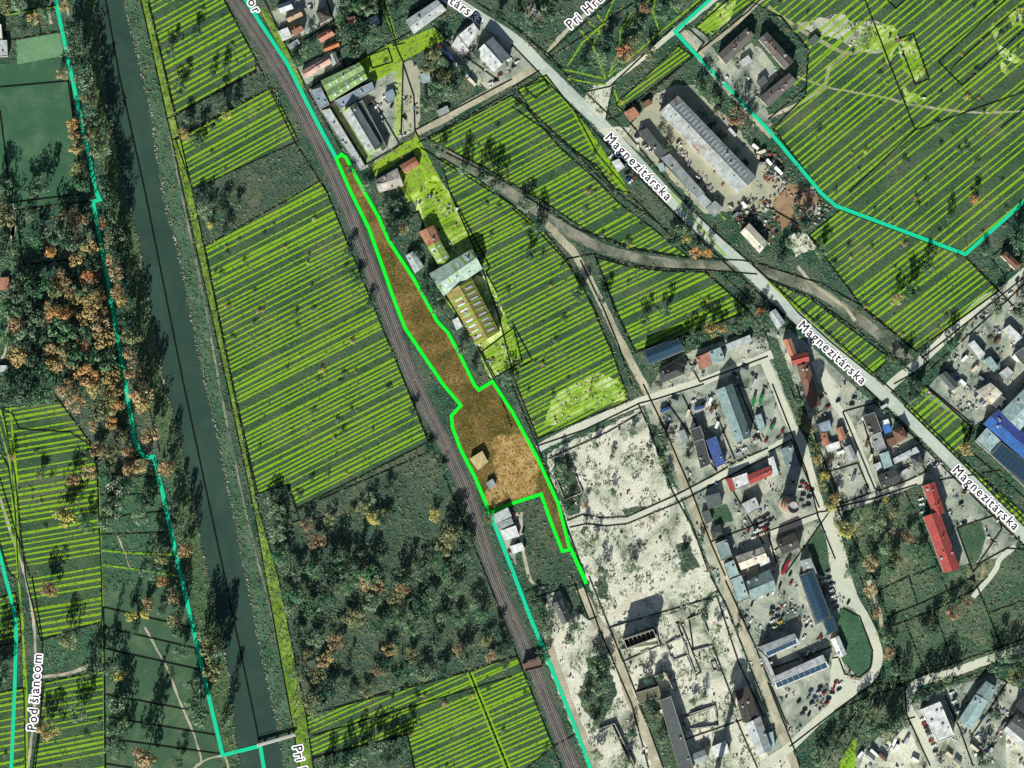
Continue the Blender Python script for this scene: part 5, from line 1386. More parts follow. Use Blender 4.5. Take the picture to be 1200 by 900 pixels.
# ================================================================== VEHICLES
def car_proto():
    e = empty('parked_car', (0, 0, 0))
    prof = [(-2.15, 0.35), (2.15, 0.35), (2.15, 0.75), (1.95, 0.88), (1.0, 0.98), (-1.6, 1.0), (-2.1, 0.92), (-2.18, 0.6)]
    b = MB()
    w = 0.88
    n = len(prof)
    b.v = [(x, -w, z) for x, z in prof] + [(x, w, z) for x, z in prof]
    for i in range(n):
        j = (i + 1) % n
        b.f.append((i, j, n + j, n + i)); b.mi.append(0)
    b.f.append(tuple(range(n))[::-1]); b.f.append(tuple(n + i for i in range(n))); b.mi += [0, 0]
    body = b.build('body', M['o_car'], e)
    b = MB()     # glasshouse
    lo = [(-1.75, -0.8, 0.99), (0.95, -0.8, 0.985), (0.95, 0.8, 0.985), (-1.75, 0.8, 0.99)]
    hi = [(-1.35, -0.62, 1.44), (0.25, -0.62, 1.44), (0.25, 0.62, 1.44), (-1.35, 0.62, 1.44)]
    b.v = lo + hi
    b.f = [(0, 1, 5, 4), (1, 2, 6, 5), (2, 3, 7, 6), (3, 0, 4, 7)]; b.mi = [0] * 4
    b.build('window_band', M['glass'], e)
    b = MB(); b.box((-0.55, 0, 1.465), (1.66, 1.28, 0.06)); b.build('roof_panel', M['o_car'], e)
    for sx in (-1.3, 1.35):
        for sy in (-0.8, 0.8):
            b = MB(); b.cyl((sx, sy - 0.1, 0.34), (sx, sy + 0.1, 0.34), 0.34, 0.34, 10); b.build('wheel', M['rubber'], e)
    return e
def truck_proto(name):
    e = empty(name, (0, 0, 0))
    b = MB(); b.box((3.4, 0, 1.75), (1.9, 2.3, 2.3)); b.box((2.9, 0, 2.95), (0.9, 2.1, 0.2)); b.build('cab', M['o_car'], e)
    b = MB(); b.box((4.37, 0, 2.1), (0.08, 1.9, 0.8)); b.build('windscreen', M['glass'], e)
    b = MB(); b.box((-0.9, 0, 2.15), (6.2, 2.4, 2.4)); b.build('cargo_box', M['o_car'], e)
    b = MB(); b.box((0.2, 0, 0.75), (8.2, 1.0, 0.3)); b.build('chassis', M['rubber'], e)
    for sx in (-3.0, -1.8, 3.2):
        for sy in (-1.0, 1.0):
            b = MB(); b.cyl((sx, sy - 0.15, 0.5), (sx, sy + 0.15, 0.5), 0.5, 0.5, 10); b.build('wheel', M['rubber'], e)
    return e
def container_proto():
    e = empty('shipping_container', (0, 0, 0))
    b = MB(); b.box((0, 0, 1.35), (6.0, 2.4, 2.5)); b.build('shell', M['o_car'], e)
    for i in range(12):
        pass
    b = MB()
    for i in range(14):
        b.box((-2.8 + i * 5.6 / 13, 0, 2.63), (0.16, 2.3, 0.06))
    b.build('roof_ribs', M['o_car'], e)
    b = MB(); b.box((3.04, 0, 1.35), (0.08, 2.2, 2.3)); b.build('door', M['o_car'], e)
    return e
PROTO = {}
def copy_tree(src):
    c = src.copy(); COL.objects.link(c)
    for ch in src.children:
        d = ch.copy(); COL.objects.link(d); d.parent = c
        for g_ in ch.children:
            h_ = g_.copy(); COL.objects.link(h_); h_.parent = d
    return c
def place(kind, px, py, ang, col, z=0.0, scale=1.0):
    if kind not in PROTO:
        PROTO[kind] = {'parked_car': car_proto, 'lorry': lambda: truck_proto('lorry'), 'shipping_container': container_proto}[kind]()
        o = PROTO[kind]
    else:
        o = copy_tree(PROTO[kind])
    x, y, _ = W(px, py)
    o.location = (x, y, LAYER[0] + 0.01 + z)
    o.rotation_euler = (0, 0, R(ang))
    o.scale = (scale, scale, scale)
    for ch in o.children:
        if ch.name.split('.')[0] in ('body', 'roof_panel', 'cab', 'cargo_box', 'shell', 'roof_ribs', 'door'):
            ch.color = lin(*col)
    return o
CC = dict(white=(232, 234, 232), dark=(34, 38, 44), grey=(128, 132, 134), silver=(186, 190, 192), red=(138, 44, 44), blue=(56, 78, 128), green=(44, 120, 74), black=(18, 20, 22), cream=(216, 206, 180), yellow=(206, 176, 60), brown=(110, 84, 66))
VEH = {}
KNAME = {'parked_car': 'car', 'lorry': 'lorry', 'shipping_container': 'container'}
def vehicles(kind, where, group, items):
    for x, y, a, c in items:
        o = place(kind, x, y, a, CC[c])
        VEH.setdefault((kind, where, group, c), []).append((y, x, o))
ORD = ['', 'second', 'third', 'fourth', 'fifth', 'sixth', 'seventh', 'eighth', 'ninth', 'tenth', 'eleventh', 'twelfth']
def label_set(items, text, cat, group, where):
    """single out each of a set by its order down the picture"""
    items.sort(key=lambda t: (t[0], t[1]))
    for i, (_, _, o) in enumerate(items):
        if len(items) == 1: l = f'{text} {where}'
        elif len(items) == 2: l = f'{"upper" if i == 0 else "lower"} {text} {where}'
        else: l = f'{"topmost" if i == 0 else "lowest" if i == len(items) - 1 else ORD[i] + " from top"} {text} {where}'
        tag(o, l, cat, group)
V = vehicles
V('parked_car', 'along the apartment lane beside the teal line', 'cars along the apartment lane', [(826, 72, -48, 'dark'), (841, 89, -48, 'dark'), (846, 95, -48, 'silver'), (863, 112, -48, 'dark'), (877, 126, -48, 'blue')])
V('parked_car', 'in front of the garage row by the main road', 'cars by the garage row', [(748, 163, 20, 'white'), (755, 169, 20, 'dark'), (759, 174, 20, 'white'), (763, 178, 20, 'silver'), (746, 159, 20, 'dark')])
V('parked_car', 'beside the white kiosk at the hatched field', 'cars by the kiosk', [(744, 207, 60, 'red'), (735, 203, 30, 'black'), (739, 213, 45, 'white'), (716, 183, 50, 'white'), (713, 172, -40, 'dark'), (736, 210, 40, 'blue')])
V('parked_car', 'in the yard between garages and long warehouse', 'cars in the warehouse yard', [(807, 193, 50, 'grey'), (817, 208, -30, 'white'), (820, 212, 10, 'dark'), (795, 166, 40, 'dark')])
V('shipping_container', 'behind the long warehouse', 'containers behind the long warehouse', [(826, 135, 42, 'green'), (835, 146, 40, 'dark'), (843, 156, 44, 'brown'), (849, 160, 42, 'green'), (863, 178, 42, 'green'), (874, 190, -48, 'dark'), (857, 152, -48, 'grey'), (840, 129, 30, 'brown')])
V('shipping_container', 'among the scrap heaps right of the warehouse', 'containers at the scrap heaps', [(885, 172, -40, 'white'), (893, 178, 20, 'cream'), (901, 190, -50, 'white'), (893, 192, 10, 'grey'), (941, 262, 40, 'dark'), (872, 240, -45, 'white'), (862, 252, 40, 'grey')])
V('lorry', 'beside the scrap heaps right of the warehouse', 'lorries at the scrap heaps', [(858, 155, -48, 'silver'), (912, 200, -45, 'white')])
V('lorry', 'beside the teal grey hall', 'lorries beside the teal grey hall', [(883, 470, 75, 'green'), (892, 468, 72, 'green')])
V('parked_car', 'in front of the teal grey hall', 'cars in front of the teal grey hall', [(872, 526, 20, 'white'), (865, 531, 20, 'silver'), (898, 516, 60, 'red'), (885, 512, 40, 'dark'), (890, 505, 20, 'white')])
V('lorry', 'in the yard beside the pale rubble lot lane', 'lorries in the lane yards', [(819, 478, 15, 'blue'), (779, 480, 20, 'blue')])
V('parked_car', 'on the yard above the black flat roofed blocks', 'cars above the black blocks', [(813, 470, 20, 'white'), (825, 472, 40, 'dark'), (815, 490, -60, 'brown'), (835, 465, 20, 'silver'), (806, 532, -70, 'black')])
V('parked_car', 'beside the brown and red roofed row', 'cars beside the brown row', [(970, 477, 30, 'red'), (998, 474, 10, 'dark'), (917, 505, 60, 'red'), (1001, 466, 20, 'dark'), (962, 466, 30, 'dark'), (982, 470, 30, 'dark')])
V('parked_car', 'in the scrap rows beside the estate road', 'cars in the scrap rows', [(940, 566, 0, 'red'), (946, 572, 10, 'red'), (938, 573, 5, 'white'), (941, 580, 0, 'dark'), (948, 583, 10, 'dark'), (939, 588, 0, 'grey'), (947, 592, 0, 'dark'), (951, 575, 20, 'black'), (942, 595, 10, 'grey')])
V('parked_car', 'on the tarmac beside the red roofed building', 'cars beside the red roofed building', [(1126, 590, 30, 'black'), (1079, 585, 20, 'white'), (1080, 591, 10, 'white'), (1131, 574, 60, 'dark'), (1130, 613, 20, 'dark'), (1081, 600, 20, 'silver'), (1096, 543, 60, 'dark'), (1101, 545, 60, 'white'), (1088, 548, 50, 'dark')])
V('lorry', 'in the yard below the charcoal gabled hall', 'fire red lorries in the yard', [(922, 661, 60, 'red'), (919, 668, 55, 'red')])
V('parked_car', 'in the dense car lot above the teal row', 'cars in the dense lot', [(885, 612, 20, 'dark'), (890, 609, 20, 'grey'), (895, 607, 20, 'dark'), (899, 604, 20, 'dark'), (887, 617, 20, 'dark'), (892, 615, 20, 'silver'), (897, 612, 20, 'grey'), (902, 610, 20, 'dark'), (877, 622, 70, 'red'),
   (886, 623, 20, 'white'), (891, 621, 20, 'cream'), (896, 619, 20, 'red'), (888, 628, 20, 'brown'), (893, 626, 20, 'cream'), (899, 616, 20, 'dark'), (883, 630, 20, 'white'), (899, 623, 20, 'brown'), (871, 629, 60, 'silver')])
V('parked_car', 'under the south wall of the teal gabled hall', 'cars under the teal gabled hall', [(893, 698, 70, 'white'), (900, 696, 70, 'dark'), (906, 694, 70, 'white'), (914, 686, 70, 'black'), (885, 704, 70, 'silver'), (881, 708, 70, 'dark')])
V('parked_car', 'parked in the shade of the solar panelled hall', 'cars beside the solar hall', [(971, 678, 20, 'dark'), (973, 685, 20, 'dark'), (974, 692, 20, 'silver'), (976, 699, 20, 'white'), (978, 706, 20, 'dark'), (994, 706, 60, 'dark'), (970, 671, 20, 'grey'), (980, 712, 20, 'black')])
V('parked_car', 'in the yard left of the solar panelled hall', 'cars left of the solar hall', [(927, 683, 60, 'red'), (926, 673, 60, 'dark'), (946, 727, 60, 'white'), (961, 746, 60, 'red'), (942, 747, 50, 'white'), (945, 733, 50, 'dark'), (946, 765, 70, 'white'), (954, 762, 70, 'white')])
V('parked_car', 'in the scrapyard below the courtyard building', 'cars in the scrapyard', [(950, 810, 30, 'blue'), (955, 818, 10, 'blue'), (947, 818, 60, 'grey'), (961, 806, 20, 'dark'), (966, 812, 40, 'red'), (971, 819, 10, 'dark'), (977, 806, 70, 'red'), (983, 808, 30, 'dark'), (980, 800, 10, 'red'),
   (969, 824, 30, 'red'), (975, 812, 0, 'black'), (936, 822, 40, 'dark'), (943, 832, 20, 'black'), (948, 837, 60, 'dark'), (940, 838, 10, 'grey'), (985, 801, 45, 'white'), (959, 812, 20, 'silver'), (951, 824, 30, 'dark')])
V('parked_car', 'in the vehicle store above the courtyard building', 'cars in the vehicle store', [(905, 713, 10, 'dark'), (912, 716, 20, 'grey'), (904, 720, 0, 'brown'), (911, 723, 15, 'dark'), (905, 728, 30, 'white'), (914, 729, 20, 'yellow'), (917, 722, 60, 'dark'), (908, 735, 10, 'cream'), (916, 738, 10, 'green'), (901, 735, 20, 'dark')])
V('parked_car', 'on the lane left of the courtyard building', 'cars on the left lane', [(874, 722, 60, 'dark'), (880, 727, 60, 'white'), (877, 737, 60, 'dark'), (864, 735, 70, 'black')])
V('parked_car', 'on the forecourt of the white office block', 'cars at the office block', [(1081, 843, 20, 'white'), (1083, 848, 20, 'red'), (1085, 852, 20, 'dark'), (1087, 857, 20, 'dark'), (1089, 862, 20, 'silver'), (1091, 868, 20, 'red'), (1094, 874, 20, 'white'), (1096, 880, 20, 'dark')])
V('parked_car', 'beside the long teal roofed hall', 'cars beside the teal roofed hall', [(1115, 812, 20, 'white'), (1118, 822, 25, 'white'), (1119, 816, 20, 'dark'), (1121, 829, 20, 'dark'), (1123, 834, 20, 'silver'), (1150, 842, 60, 'blue'), (1158, 847, 40, 'silver'), (1161, 834, 40, 'dark'), (1146, 862, 30, 'white')])
V('lorry', 'on the bright yard near the bottom edge', 'lorries on the bright yard', [(1024, 882, -42, 'white'), (1034, 887, -42, 'brown'), (1048, 868, 70, 'white'), (1141, 876, -40, 'cream'), (1146, 887, -42, 'white'), (1019, 889, -40, 'silver')])
V('parked_car', 'on the upper works yard beside the lime strip', 'cars on the upper works yard', [(452, 113, 30, 'white'), (456, 118, 30, 'dark'), (459, 124, 60, 'dark'), (437, 118, 50, 'brown'), (441, 125, 50, 'white'), (446, 134, 50, 'dark'), (434, 122, 40, 'black'), (449, 142, 30, 'grey'), (474, 138, -45, 'black')])
V('lorry', 'in the row between overgrown square and white workshop', 'lorries in the workshop row', [(522, 61, -48, 'blue'), (528, 67, -50, 'blue'), (536, 78, -50, 'white'), (544, 86, -48, 'silver'), (553, 96, -45, 'cream')])
V('parked_car', 'at the white workshop by the main road', 'cars at the white workshop', [(517, 54, 30, 'red'), (586, 88, 20, 'red'), (581, 95, 20, 'dark'), (575, 98, 20, 'white'), (562, 30, 30, 'silver'), (597, 70, 30, 'white'), (602, 78, 30, 'dark'), (606, 73, 30, 'white')])
V('parked_car', 'in the small yard below the orange plot', 'cars below the orange plot', [(602, 604, 60, 'red'), (598, 646, 20, 'red'), (606, 635, 70, 'dark'), (613, 622, 70, 'black')])
V('parked_car', 'on the road bend near the white and pale blue sheds', 'cars at the road bend', [(1120, 420, 40, 'silver'), (1122, 443, 40, 'blue'), (1110, 448, -45, 'dark'), (1105, 440, -45, 'dark'), (1192, 328, 50, 'dark'), (1184, 344, 30, 'white'), (1144, 463, 40, 'blue'), (1150, 470, 40, 'blue'), (1154, 474, 40, 'white'), (1160, 396, 20, 'brown'), (1177, 432, 30, 'red')])
V('shipping_container', 'among the stores round the teal grey hall', 'containers round the teal grey hall', [(800, 428, -18, 'cream'), (812, 432, 70, 'grey'), (832, 470, 70, 'white'), (836, 484, 70, 'silver'), (840, 498, 70, 'white'), (846, 512, 70, 'grey'), (862, 438, -20, 'dark'), (872, 434, -20, 'grey'), (890, 490, 75, 'white'), (905, 500, 60, 'green'), (884, 448, 70, 'silver')])
V('shipping_container', 'in the stores beside the concrete lane', 'containers beside the concrete lane', [(806, 484, 70, 'cream'), (812, 500, 70, 'white'), (816, 520, 70, 'cream'), (822, 540, 70, 'white'), (790, 470, -20, 'grey'), (835, 480, 70, 'brown'), (782, 500, 68, 'dark')])
V('shipping_container', 'in the blocks between estate lane and main road', 'containers between estate lane and main road', [(1012, 488, 70, 'white'), (1016, 520, 70, 'brown'), (1020, 536, 70, 'cream'), (985, 530, 20, 'white'), (972, 540, 20, 'brown'), (1046, 548, 30, 'white'), (1060, 552, 30, 'silver'), (975, 520, -20, 'cream'), (1000, 560, 70, 'grey'), (1036, 476, 30, 'silver')])
V('shipping_container', 'in the white yard near the bottom edge', 'containers in the white yard', [(1050, 876, 60, 'white'), (1062, 868, 60, 'silver'), (1072, 890, -30, 'white'), (1112, 884, -40, 'cream'), (1122, 892, -40, 'grey'), (1160, 880, 50, 'white'), (1176, 850, 50, 'grey'), (1008, 884, 50, 'white')])
V('shipping_container', 'in the right edge yard above the blue hall', 'containers in the right edge yard', [(1130, 420, 45, 'white'), (1142, 432, 45, 'cream'), (1150, 444, -40, 'grey'), (1128, 448, -40, 'white'), (1168, 400, 45, 'brown'), (1186, 392, 45, 'cream'), (1112, 432, 45, 'dark'), (1190, 420, -45, 'white')])
for (kind, where, group, c), items in VEH.items():
    label_set(items, f'{c} {KNAME[kind]}', KNAME[kind], group, where)

# ================================================================== TREES
def crown_mesh(name, kind, n, seed):
    rd = np.random.default_rng(seed)
    v, f, tone = [], [], []
    if kind == 'broad':
        k = 9
        cen = rd.normal(0, 0.42, (k, 3)); cen[:, 2] = cen[:, 2] * 0.8 + 0.15
        rad = rd.uniform(0.3, 0.58, k)
    elif kind == 'round':
        k = 6
        cen = rd.normal(0, 0.3, (k, 3)); rad = rd.uniform(0.45, 0.65, k)
    elif kind == 'poplar':
        k = 8
        cen = np.c_[rd.normal(0, 0.16, k), rd.normal(0, 0.16, k), np.linspace(-1.6, 1.7, k)]; rad = np.linspace(0.62, 0.3, k)
    elif kind == 'conifer':
        k = 9
        cen = np.c_[rd.normal(0, 0.05, k), rd.normal(0, 0.05, k), np.linspace(-1.5, 1.8, k)]; rad = np.linspace(0.85, 0.12, k)
    elif kind == 'bush':
        k = 5
        cen = rd.normal(0, 0.4, (k, 3)); cen[:, 2] *= 0.4; rad = rd.uniform(0.35, 0.6, k)
    else:   # bare
        k = 12
        cen = rd.normal(0, 0.5, (k, 3)); rad = rd.uniform(0.25, 0.4, k)
    tcl = rd.uniform(0.2, 0.95, k)
    for _ in range(n):
        i = rd.integers(k)
        d = rd.normal(0, 1, 3); d /= np.linalg.norm(d)
        r = rad[i] * rd.uniform(0.25, 1.0) ** 0.4
        c = cen[i] + d * r * np.array([1, 1, 0.85])
        s = rd.uniform(0.05, 0.115) * (0.55 if kind == 'bare' else 1)
        nn = d * 0.7 + rd.normal(0, 0.6, 3) + np.array([0, 0, 0.5]); nn /= np.linalg.norm(nn)
        a = np.cross(nn, rd.normal(0, 1, 3)); a /= np.linalg.norm(a); b = np.cross(nn, a)
        m0 = len(v)
        v += [tuple(c + a * s), tuple(c + b * s * 0.8), tuple(c - a * s), tuple(c - b * s * 0.8)]
        f.append((m0, m0 + 1, m0 + 2, m0 + 3))
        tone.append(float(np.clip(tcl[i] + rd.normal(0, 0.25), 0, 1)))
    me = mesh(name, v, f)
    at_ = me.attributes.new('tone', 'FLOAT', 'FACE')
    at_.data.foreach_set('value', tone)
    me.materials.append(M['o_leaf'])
    return me
def trunk_mesh(h, crown_z, seed):
    rd = random.Random(seed)
    b = MB()
    b.cyl((0, 0, -0.1), (0, 0, crown_z), 0.05, 0.03, 7)
    for i in range(7):
        t = rd.uniform(0, 2 * math.pi); z = crown_z * rd.uniform(0.6, 1.0)
        b.cyl((0, 0, z), (0.5 * math.cos(t), 0.5 * math.sin(t), z + rd.uniform(0.3, 0.8)), 0.025, 0.008, 5)
    return mesh('trunk', b.v, b.f)
CROWNS = {k: [crown_mesh('crown', k, n, 100 + 7 * i + len(k)) for i in range(3)] for k, n in (('broad', 620), ('round', 480), ('poplar', 620), ('conifer', 560), ('bush', 230), ('bare', 380))}
TRUNK = {}
for k, cz in (('broad', 1.1), ('round', 1.0), ('poplar', 1.9), ('conifer', 1.9), ('bare', 1.1)):
    TRUNK[k] = trunk_mesh(1, cz, 5); TRUNK[k].materials.append(M['bark'])
TC = dict(green=(58, 98, 66), darkgreen=(46, 78, 60), olive=(104, 110, 74), tan=(146, 124, 90), gold=(154, 136, 86), orange=(168, 126, 76), red=(158, 106, 72), yellow=(166, 160, 82), white=(186, 186, 168), brown=(120, 96, 72), greygreen=(92, 116, 88))
TREES = {}
def zone(px, py):
    if px < 125 and py < 235: return 'beside the sports field'
    if px < 300 and px > 90 and py < 235: return 'between teal line and river by the sports field'
    if px < 60 and py < 470: return 'in the park wood near the left edge' if py > 300 else 'near the left edge above the park wood'
    if px < 170 and py < 300: return 'at the top of the park wood'
    if px < 170 and py < 350: return 'in the upper part of the park wood'
    if px < 175 and py < 400: return 'in the middle of the park wood'
    if px < 180 and py < 460: return 'in the lower part of the park wood'
    if px < 125 and py > 460: return 'in the striped plots at lower left'
    if px < 225 and py < 560: return 'at the bottom end of the park wood by the river'
    if px < 290 and py < 700: return 'on the left bank above the meadow'
    if px < 170: return 'on the left side of the riverside meadow'
    if px < 300 and py < 800: return 'on the left bank beside the meadow'
    if px < 300: return 'on the left bank near the footbridge'
    if px < 460 and 580 < py < 690: return 'in the wasteland near the riverside path'
    if px < 640 and 530 < py < 690: return 'in the wasteland near the railway'
    if px < 420 and 690 <= py < 850: return 'at the left of the lower wasteland'
    if px < 500 and 690 <= py < 850: return 'in the middle of the lower wasteland'
    if px < 640 and 690 <= py < 850: return 'at the right of the lower wasteland'
    if px < 500 and py > 850: return 'in the dark corner at the bottom edge'
    if px < 350 and py < 300: return 'in the scrub between the striped fields'
    if px < 500 and py < 120: return 'in the gardens at upper left'
    if px < 480 and py < 240: return 'around the lime works'
    if px < 560 and py < 450: return 'beside the right edge of the orange plot'
    if px < 600 and py < 150: return 'in the overgrown square'
    if px < 800 and py < 150: return 'among the crossing lime lines'
    if px < 720: return 'along the rail siding' if py < 520 else 'around the rubble lots'
    if px < 900 and py < 260: return 'beside the long warehouse'
    if px < 900: return 'around the upper estate'
    if py < 300: return 'in the scrub right of the warehouse'
    if py < 460: return 'beside the siding and main road'
    if px < 1000: return 'along the estate road'
    if py < 760: return 'on the green ground near the red roofed building'
    return 'along the lower right road'
NTREE = [0]
TEAL = TEAL_SRC + [(RAIL, 6.0), (MAIN, 5.0)]
def keep_clear(x, y, r):
    """no crown over a boundary line, a road or a track"""
    for pl, w in TEAL:
        for (x1, y1), (x2, y2) in zip(pl[:-1], pl[1:]):
            ax, ay, _ = W(x1, y1); bx, by, _ = W(x2, y2)
            dx, dy = bx - ax, by - ay
            t = max(0, min(1, ((x - ax) * dx + (y - ay) * dy) / (dx * dx + dy * dy)))
            qx, qy = x - ax - t * dx, y - ay - t * dy
            d = math.hypot(qx, qy)
            lim = r * 1.25 + w
            if 1e-3 < d < lim:
                x += qx / d * (lim - d); y += qy / d * (lim - d)
    return x, y
def tree(px, py, r, col='green', kind='broad', hk=1.0, bush=False):
    """r = crown radius in metres"""
    if 305 < px < 640 and 520 < py < 850 and kind != 'bush':
        hk *= 0.68
        col = {'orange': 'tan', 'red': 'brown', 'yellow': random.choice(('yellow', 'olive')), 'gold': random.choice(('gold', 'olive')), 'tan': random.choice(('tan', 'olive'))}.get(col, col)
    bx, by, _ = W(px, py)
    hh = r * 2.4 * hk if kind != 'bush' else 2.0
    tip = Vector((bx, by)) + Vector((-math.sin(SUN_AZ), -math.cos(SUN_AZ))) * (hh / math.tan(SUN_EL))
    for na, nb in NAMES:
        for k in range(13):
            q_ = na + (nb - na) * (k / 12)
            for j in range(6):
                w_ = Vector((bx, by)) + (tip - Vector((bx, by))) * (j / 5)
                if (w_ - q_).length < r + 5.5:
                    return None
    NTREE[0] += 1
    i = random.randrange(3)
    x, y, _ = W(px, py)
    nm = {'broad': 'tree', 'round': 'tree', 'poplar': 'poplar_tree', 'conifer': 'conifer_tree', 'bare': 'bare_tree', 'bush': 'bush'}[kind]
    if nm == 'tree' and r <= 5.3:
        nm = 'shrub'
    x, y = keep_clear(x, y, r)
    e = empty(nm, (x, y, LAYER[0]), random.uniform(0, 6.28))
    tall = {'broad': 1.15, 'round': 1.05, 'poplar': 1.9, 'conifer': 1.9, 'bush': 0.35, 'bare': 1.15}[kind] * hk
    cr = link('crown', CROWNS[kind][i], None, e)
    s = r * 1.08
    cr.scale = (s * random.uniform(0.9, 1.1), s * random.uniform(0.9, 1.1), s * (hk if kind != 'bush' else 0.8))
    cr.location = (0, 0, r * tall + (0.3 if kind == 'bush' else r * 0.25))
    k = random.uniform(0.85, 1.2)
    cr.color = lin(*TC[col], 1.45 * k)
    if kind != 'bush':
        t = link('trunk', TRUNK[kind], None, e)
        t.scale = (r, r, r * hk)
    if nm == 'shrub':
        kind = 'shrub'
    word = {'shrub': 'shrub', 'broad': 'tree', 'round': 'round tree', 'poplar': 'slim poplar', 'conifer': 'conifer', 'bare': 'bare whitish tree', 'bush': 'bush'}[kind]
    cw = {'darkgreen': 'dark green', 'gold': 'golden', 'greygreen': 'grey green', 'white': 'leafless'}.get(col, col)
    if kind == 'bare': cw = ''
    TREES.setdefault((f'{cw} {word}'.strip(), zone(px, py), nm), []).append((py, px, e))
    return e

def tl(c, r, rows):
    for q in rows:
        px, py = T(c, r, q[0], q[1])[0]
        tree(px, py, q[2] / 4 * S, *q[3:])
# park wood
tl(0, 1, [(220, 440, 58, 'green'), (430, 405, 42, 'red'), (290, 400, 42, 'tan'), (240, 285, 34, 'orange'), (355, 330, 30, 'gold'), (390, 130, 48, 'tan'), (262, 460, 44, 'olive'), (345, 490, 36, 'gold'), (320, 435, 34, 'tan'), (428, 530, 48, 'gold'), (482, 545, 36, 'tan'),
          (245, 565, 46, 'orange', 'round'), (303, 562, 36, 'orange'), (388, 592, 30, 'gold'), (65, 545, 54, 'green'), (112, 520, 52, 'darkgreen'), (92, 620, 40, 'tan'), (300, 650, 52, 'green'), (482, 620, 44, 'tan'), (500, 700, 44, 'gold'), (400, 716, 32, 'red'), (258, 740, 36, 'tan'),
          (312, 740, 40, 'gold'), (370, 765, 50, 'green'), (92, 775, 50, 'gold'), (300, 815, 42, 'tan'), (255, 800, 36, 'gold'), (420, 850, 52, 'orange'), (505, 800, 46, 'green'), (200, 845, 44, 'green'), (540, 868, 42, 'gold'), (450, 255, 38, 'gold'), (505, 245, 30, 'tan'), (490, 155, 24, 'red'),
          (592, 675, 48, 'olive', 'broad', 1.5), (610, 755, 34, 'tan', 'broad', 1.5), (545, 455, 32, 'tan', 'broad', 1.5), (522, 385, 34, 'tan', 'broad', 1.5), (600, 850, 40, 'tan', 'broad', 1.4), (130, 680, 44, 'greygreen'), (180, 600, 40, 'greygreen'), (150, 450, 50, 'darkgreen'), (100, 440, 46, 'greygreen'),
          (40, 700, 40, 'green'), (160, 780, 44, 'darkgreen'), (330, 880, 40, 'darkgreen'), (20, 140, 46, 'olive'), (280, 200, 50, 'darkgreen', 'broad', 1.4), (340, 230, 50, 'darkgreen', 'broad', 1.4), (180, 240, 36, 'green'), (140, 120, 30, 'greygreen'), (20, 300, 50, 'darkgreen'), (20, 60, 40, 'olive'),
          (440, 460, 40, 'olive'), (380, 460, 36, 'green'), (470, 480, 36, 'gold'), (440, 640, 38, 'darkgreen'), (360, 660, 40, 'green'), (450, 760, 40, 'green'), (220, 700, 34, 'darkgreen'), (470, 330, 36, 'darkgreen', 'broad', 1.3), (505, 310, 34, 'tan', 'broad', 1.4), (530, 520, 34, 'gold', 'broad', 1.4)])
tl(0, 2, [(320, 25, 46, 'tan'), (370, 80, 48, 'tan'), (452, 14, 40, 'gold'), (540, 22, 40, 'gold'), (490, 130, 52, 'olive'), (545, 100, 34, 'orange'), (628, 104, 48, 'gold', 'broad', 1.4), (532, 180, 26, 'orange'), (540, 212, 24, 'tan'), (665, 42, 50, 'tan', 'broad', 1.5), (706, 245, 42, 'tan', 'broad', 1.5),
          (436, 190, 26, 'tan'), (610, 305, 30, 'tan'), (466, 310, 34, 'tan'), (540, 312, 48, 'olive'), (612, 395, 34, 'tan'), (670, 376, 30, 'gold'), (550, 482, 46, 'white', 'bare'), (622, 245, 36, 'olive'), (430, 410, 36, 'tan'), (335, 620, 52, 'yellow'), (530, 570, 46, 'greygreen'), (685, 545, 40, 'darkgreen'),
          (340, 452, 34, 'tan'), (780, 445, 36, 'greygreen', 'bare'), (600, 470, 40, 'darkgreen'), (505, 440, 32, 'green'), (670, 620, 34, 'greygreen'), (500, 640, 40, 'greygreen'), (300, 600, 30, 'olive'), (60, 340, 20, 'gold'), (120, 70, 60, 'darkgreen'), (40, 70, 50, 'darkgreen'), (200, 60, 50, 'green'),
          (820, 800, 46, 'olive', 'broad', 1.6), (860, 780, 40, 'tan', 'broad', 1.6), (800, 650, 36, 'darkgreen', 'broad', 1.5), (720, 860, 44, 'darkgreen', 'broad', 1.4), (790, 560, 30, 'darkgreen', 'broad', 1.5), (760, 400, 38, 'tan', 'broad', 1.5), (410, 660, 30, 'green'), (200, 430, 26, 'olive')])
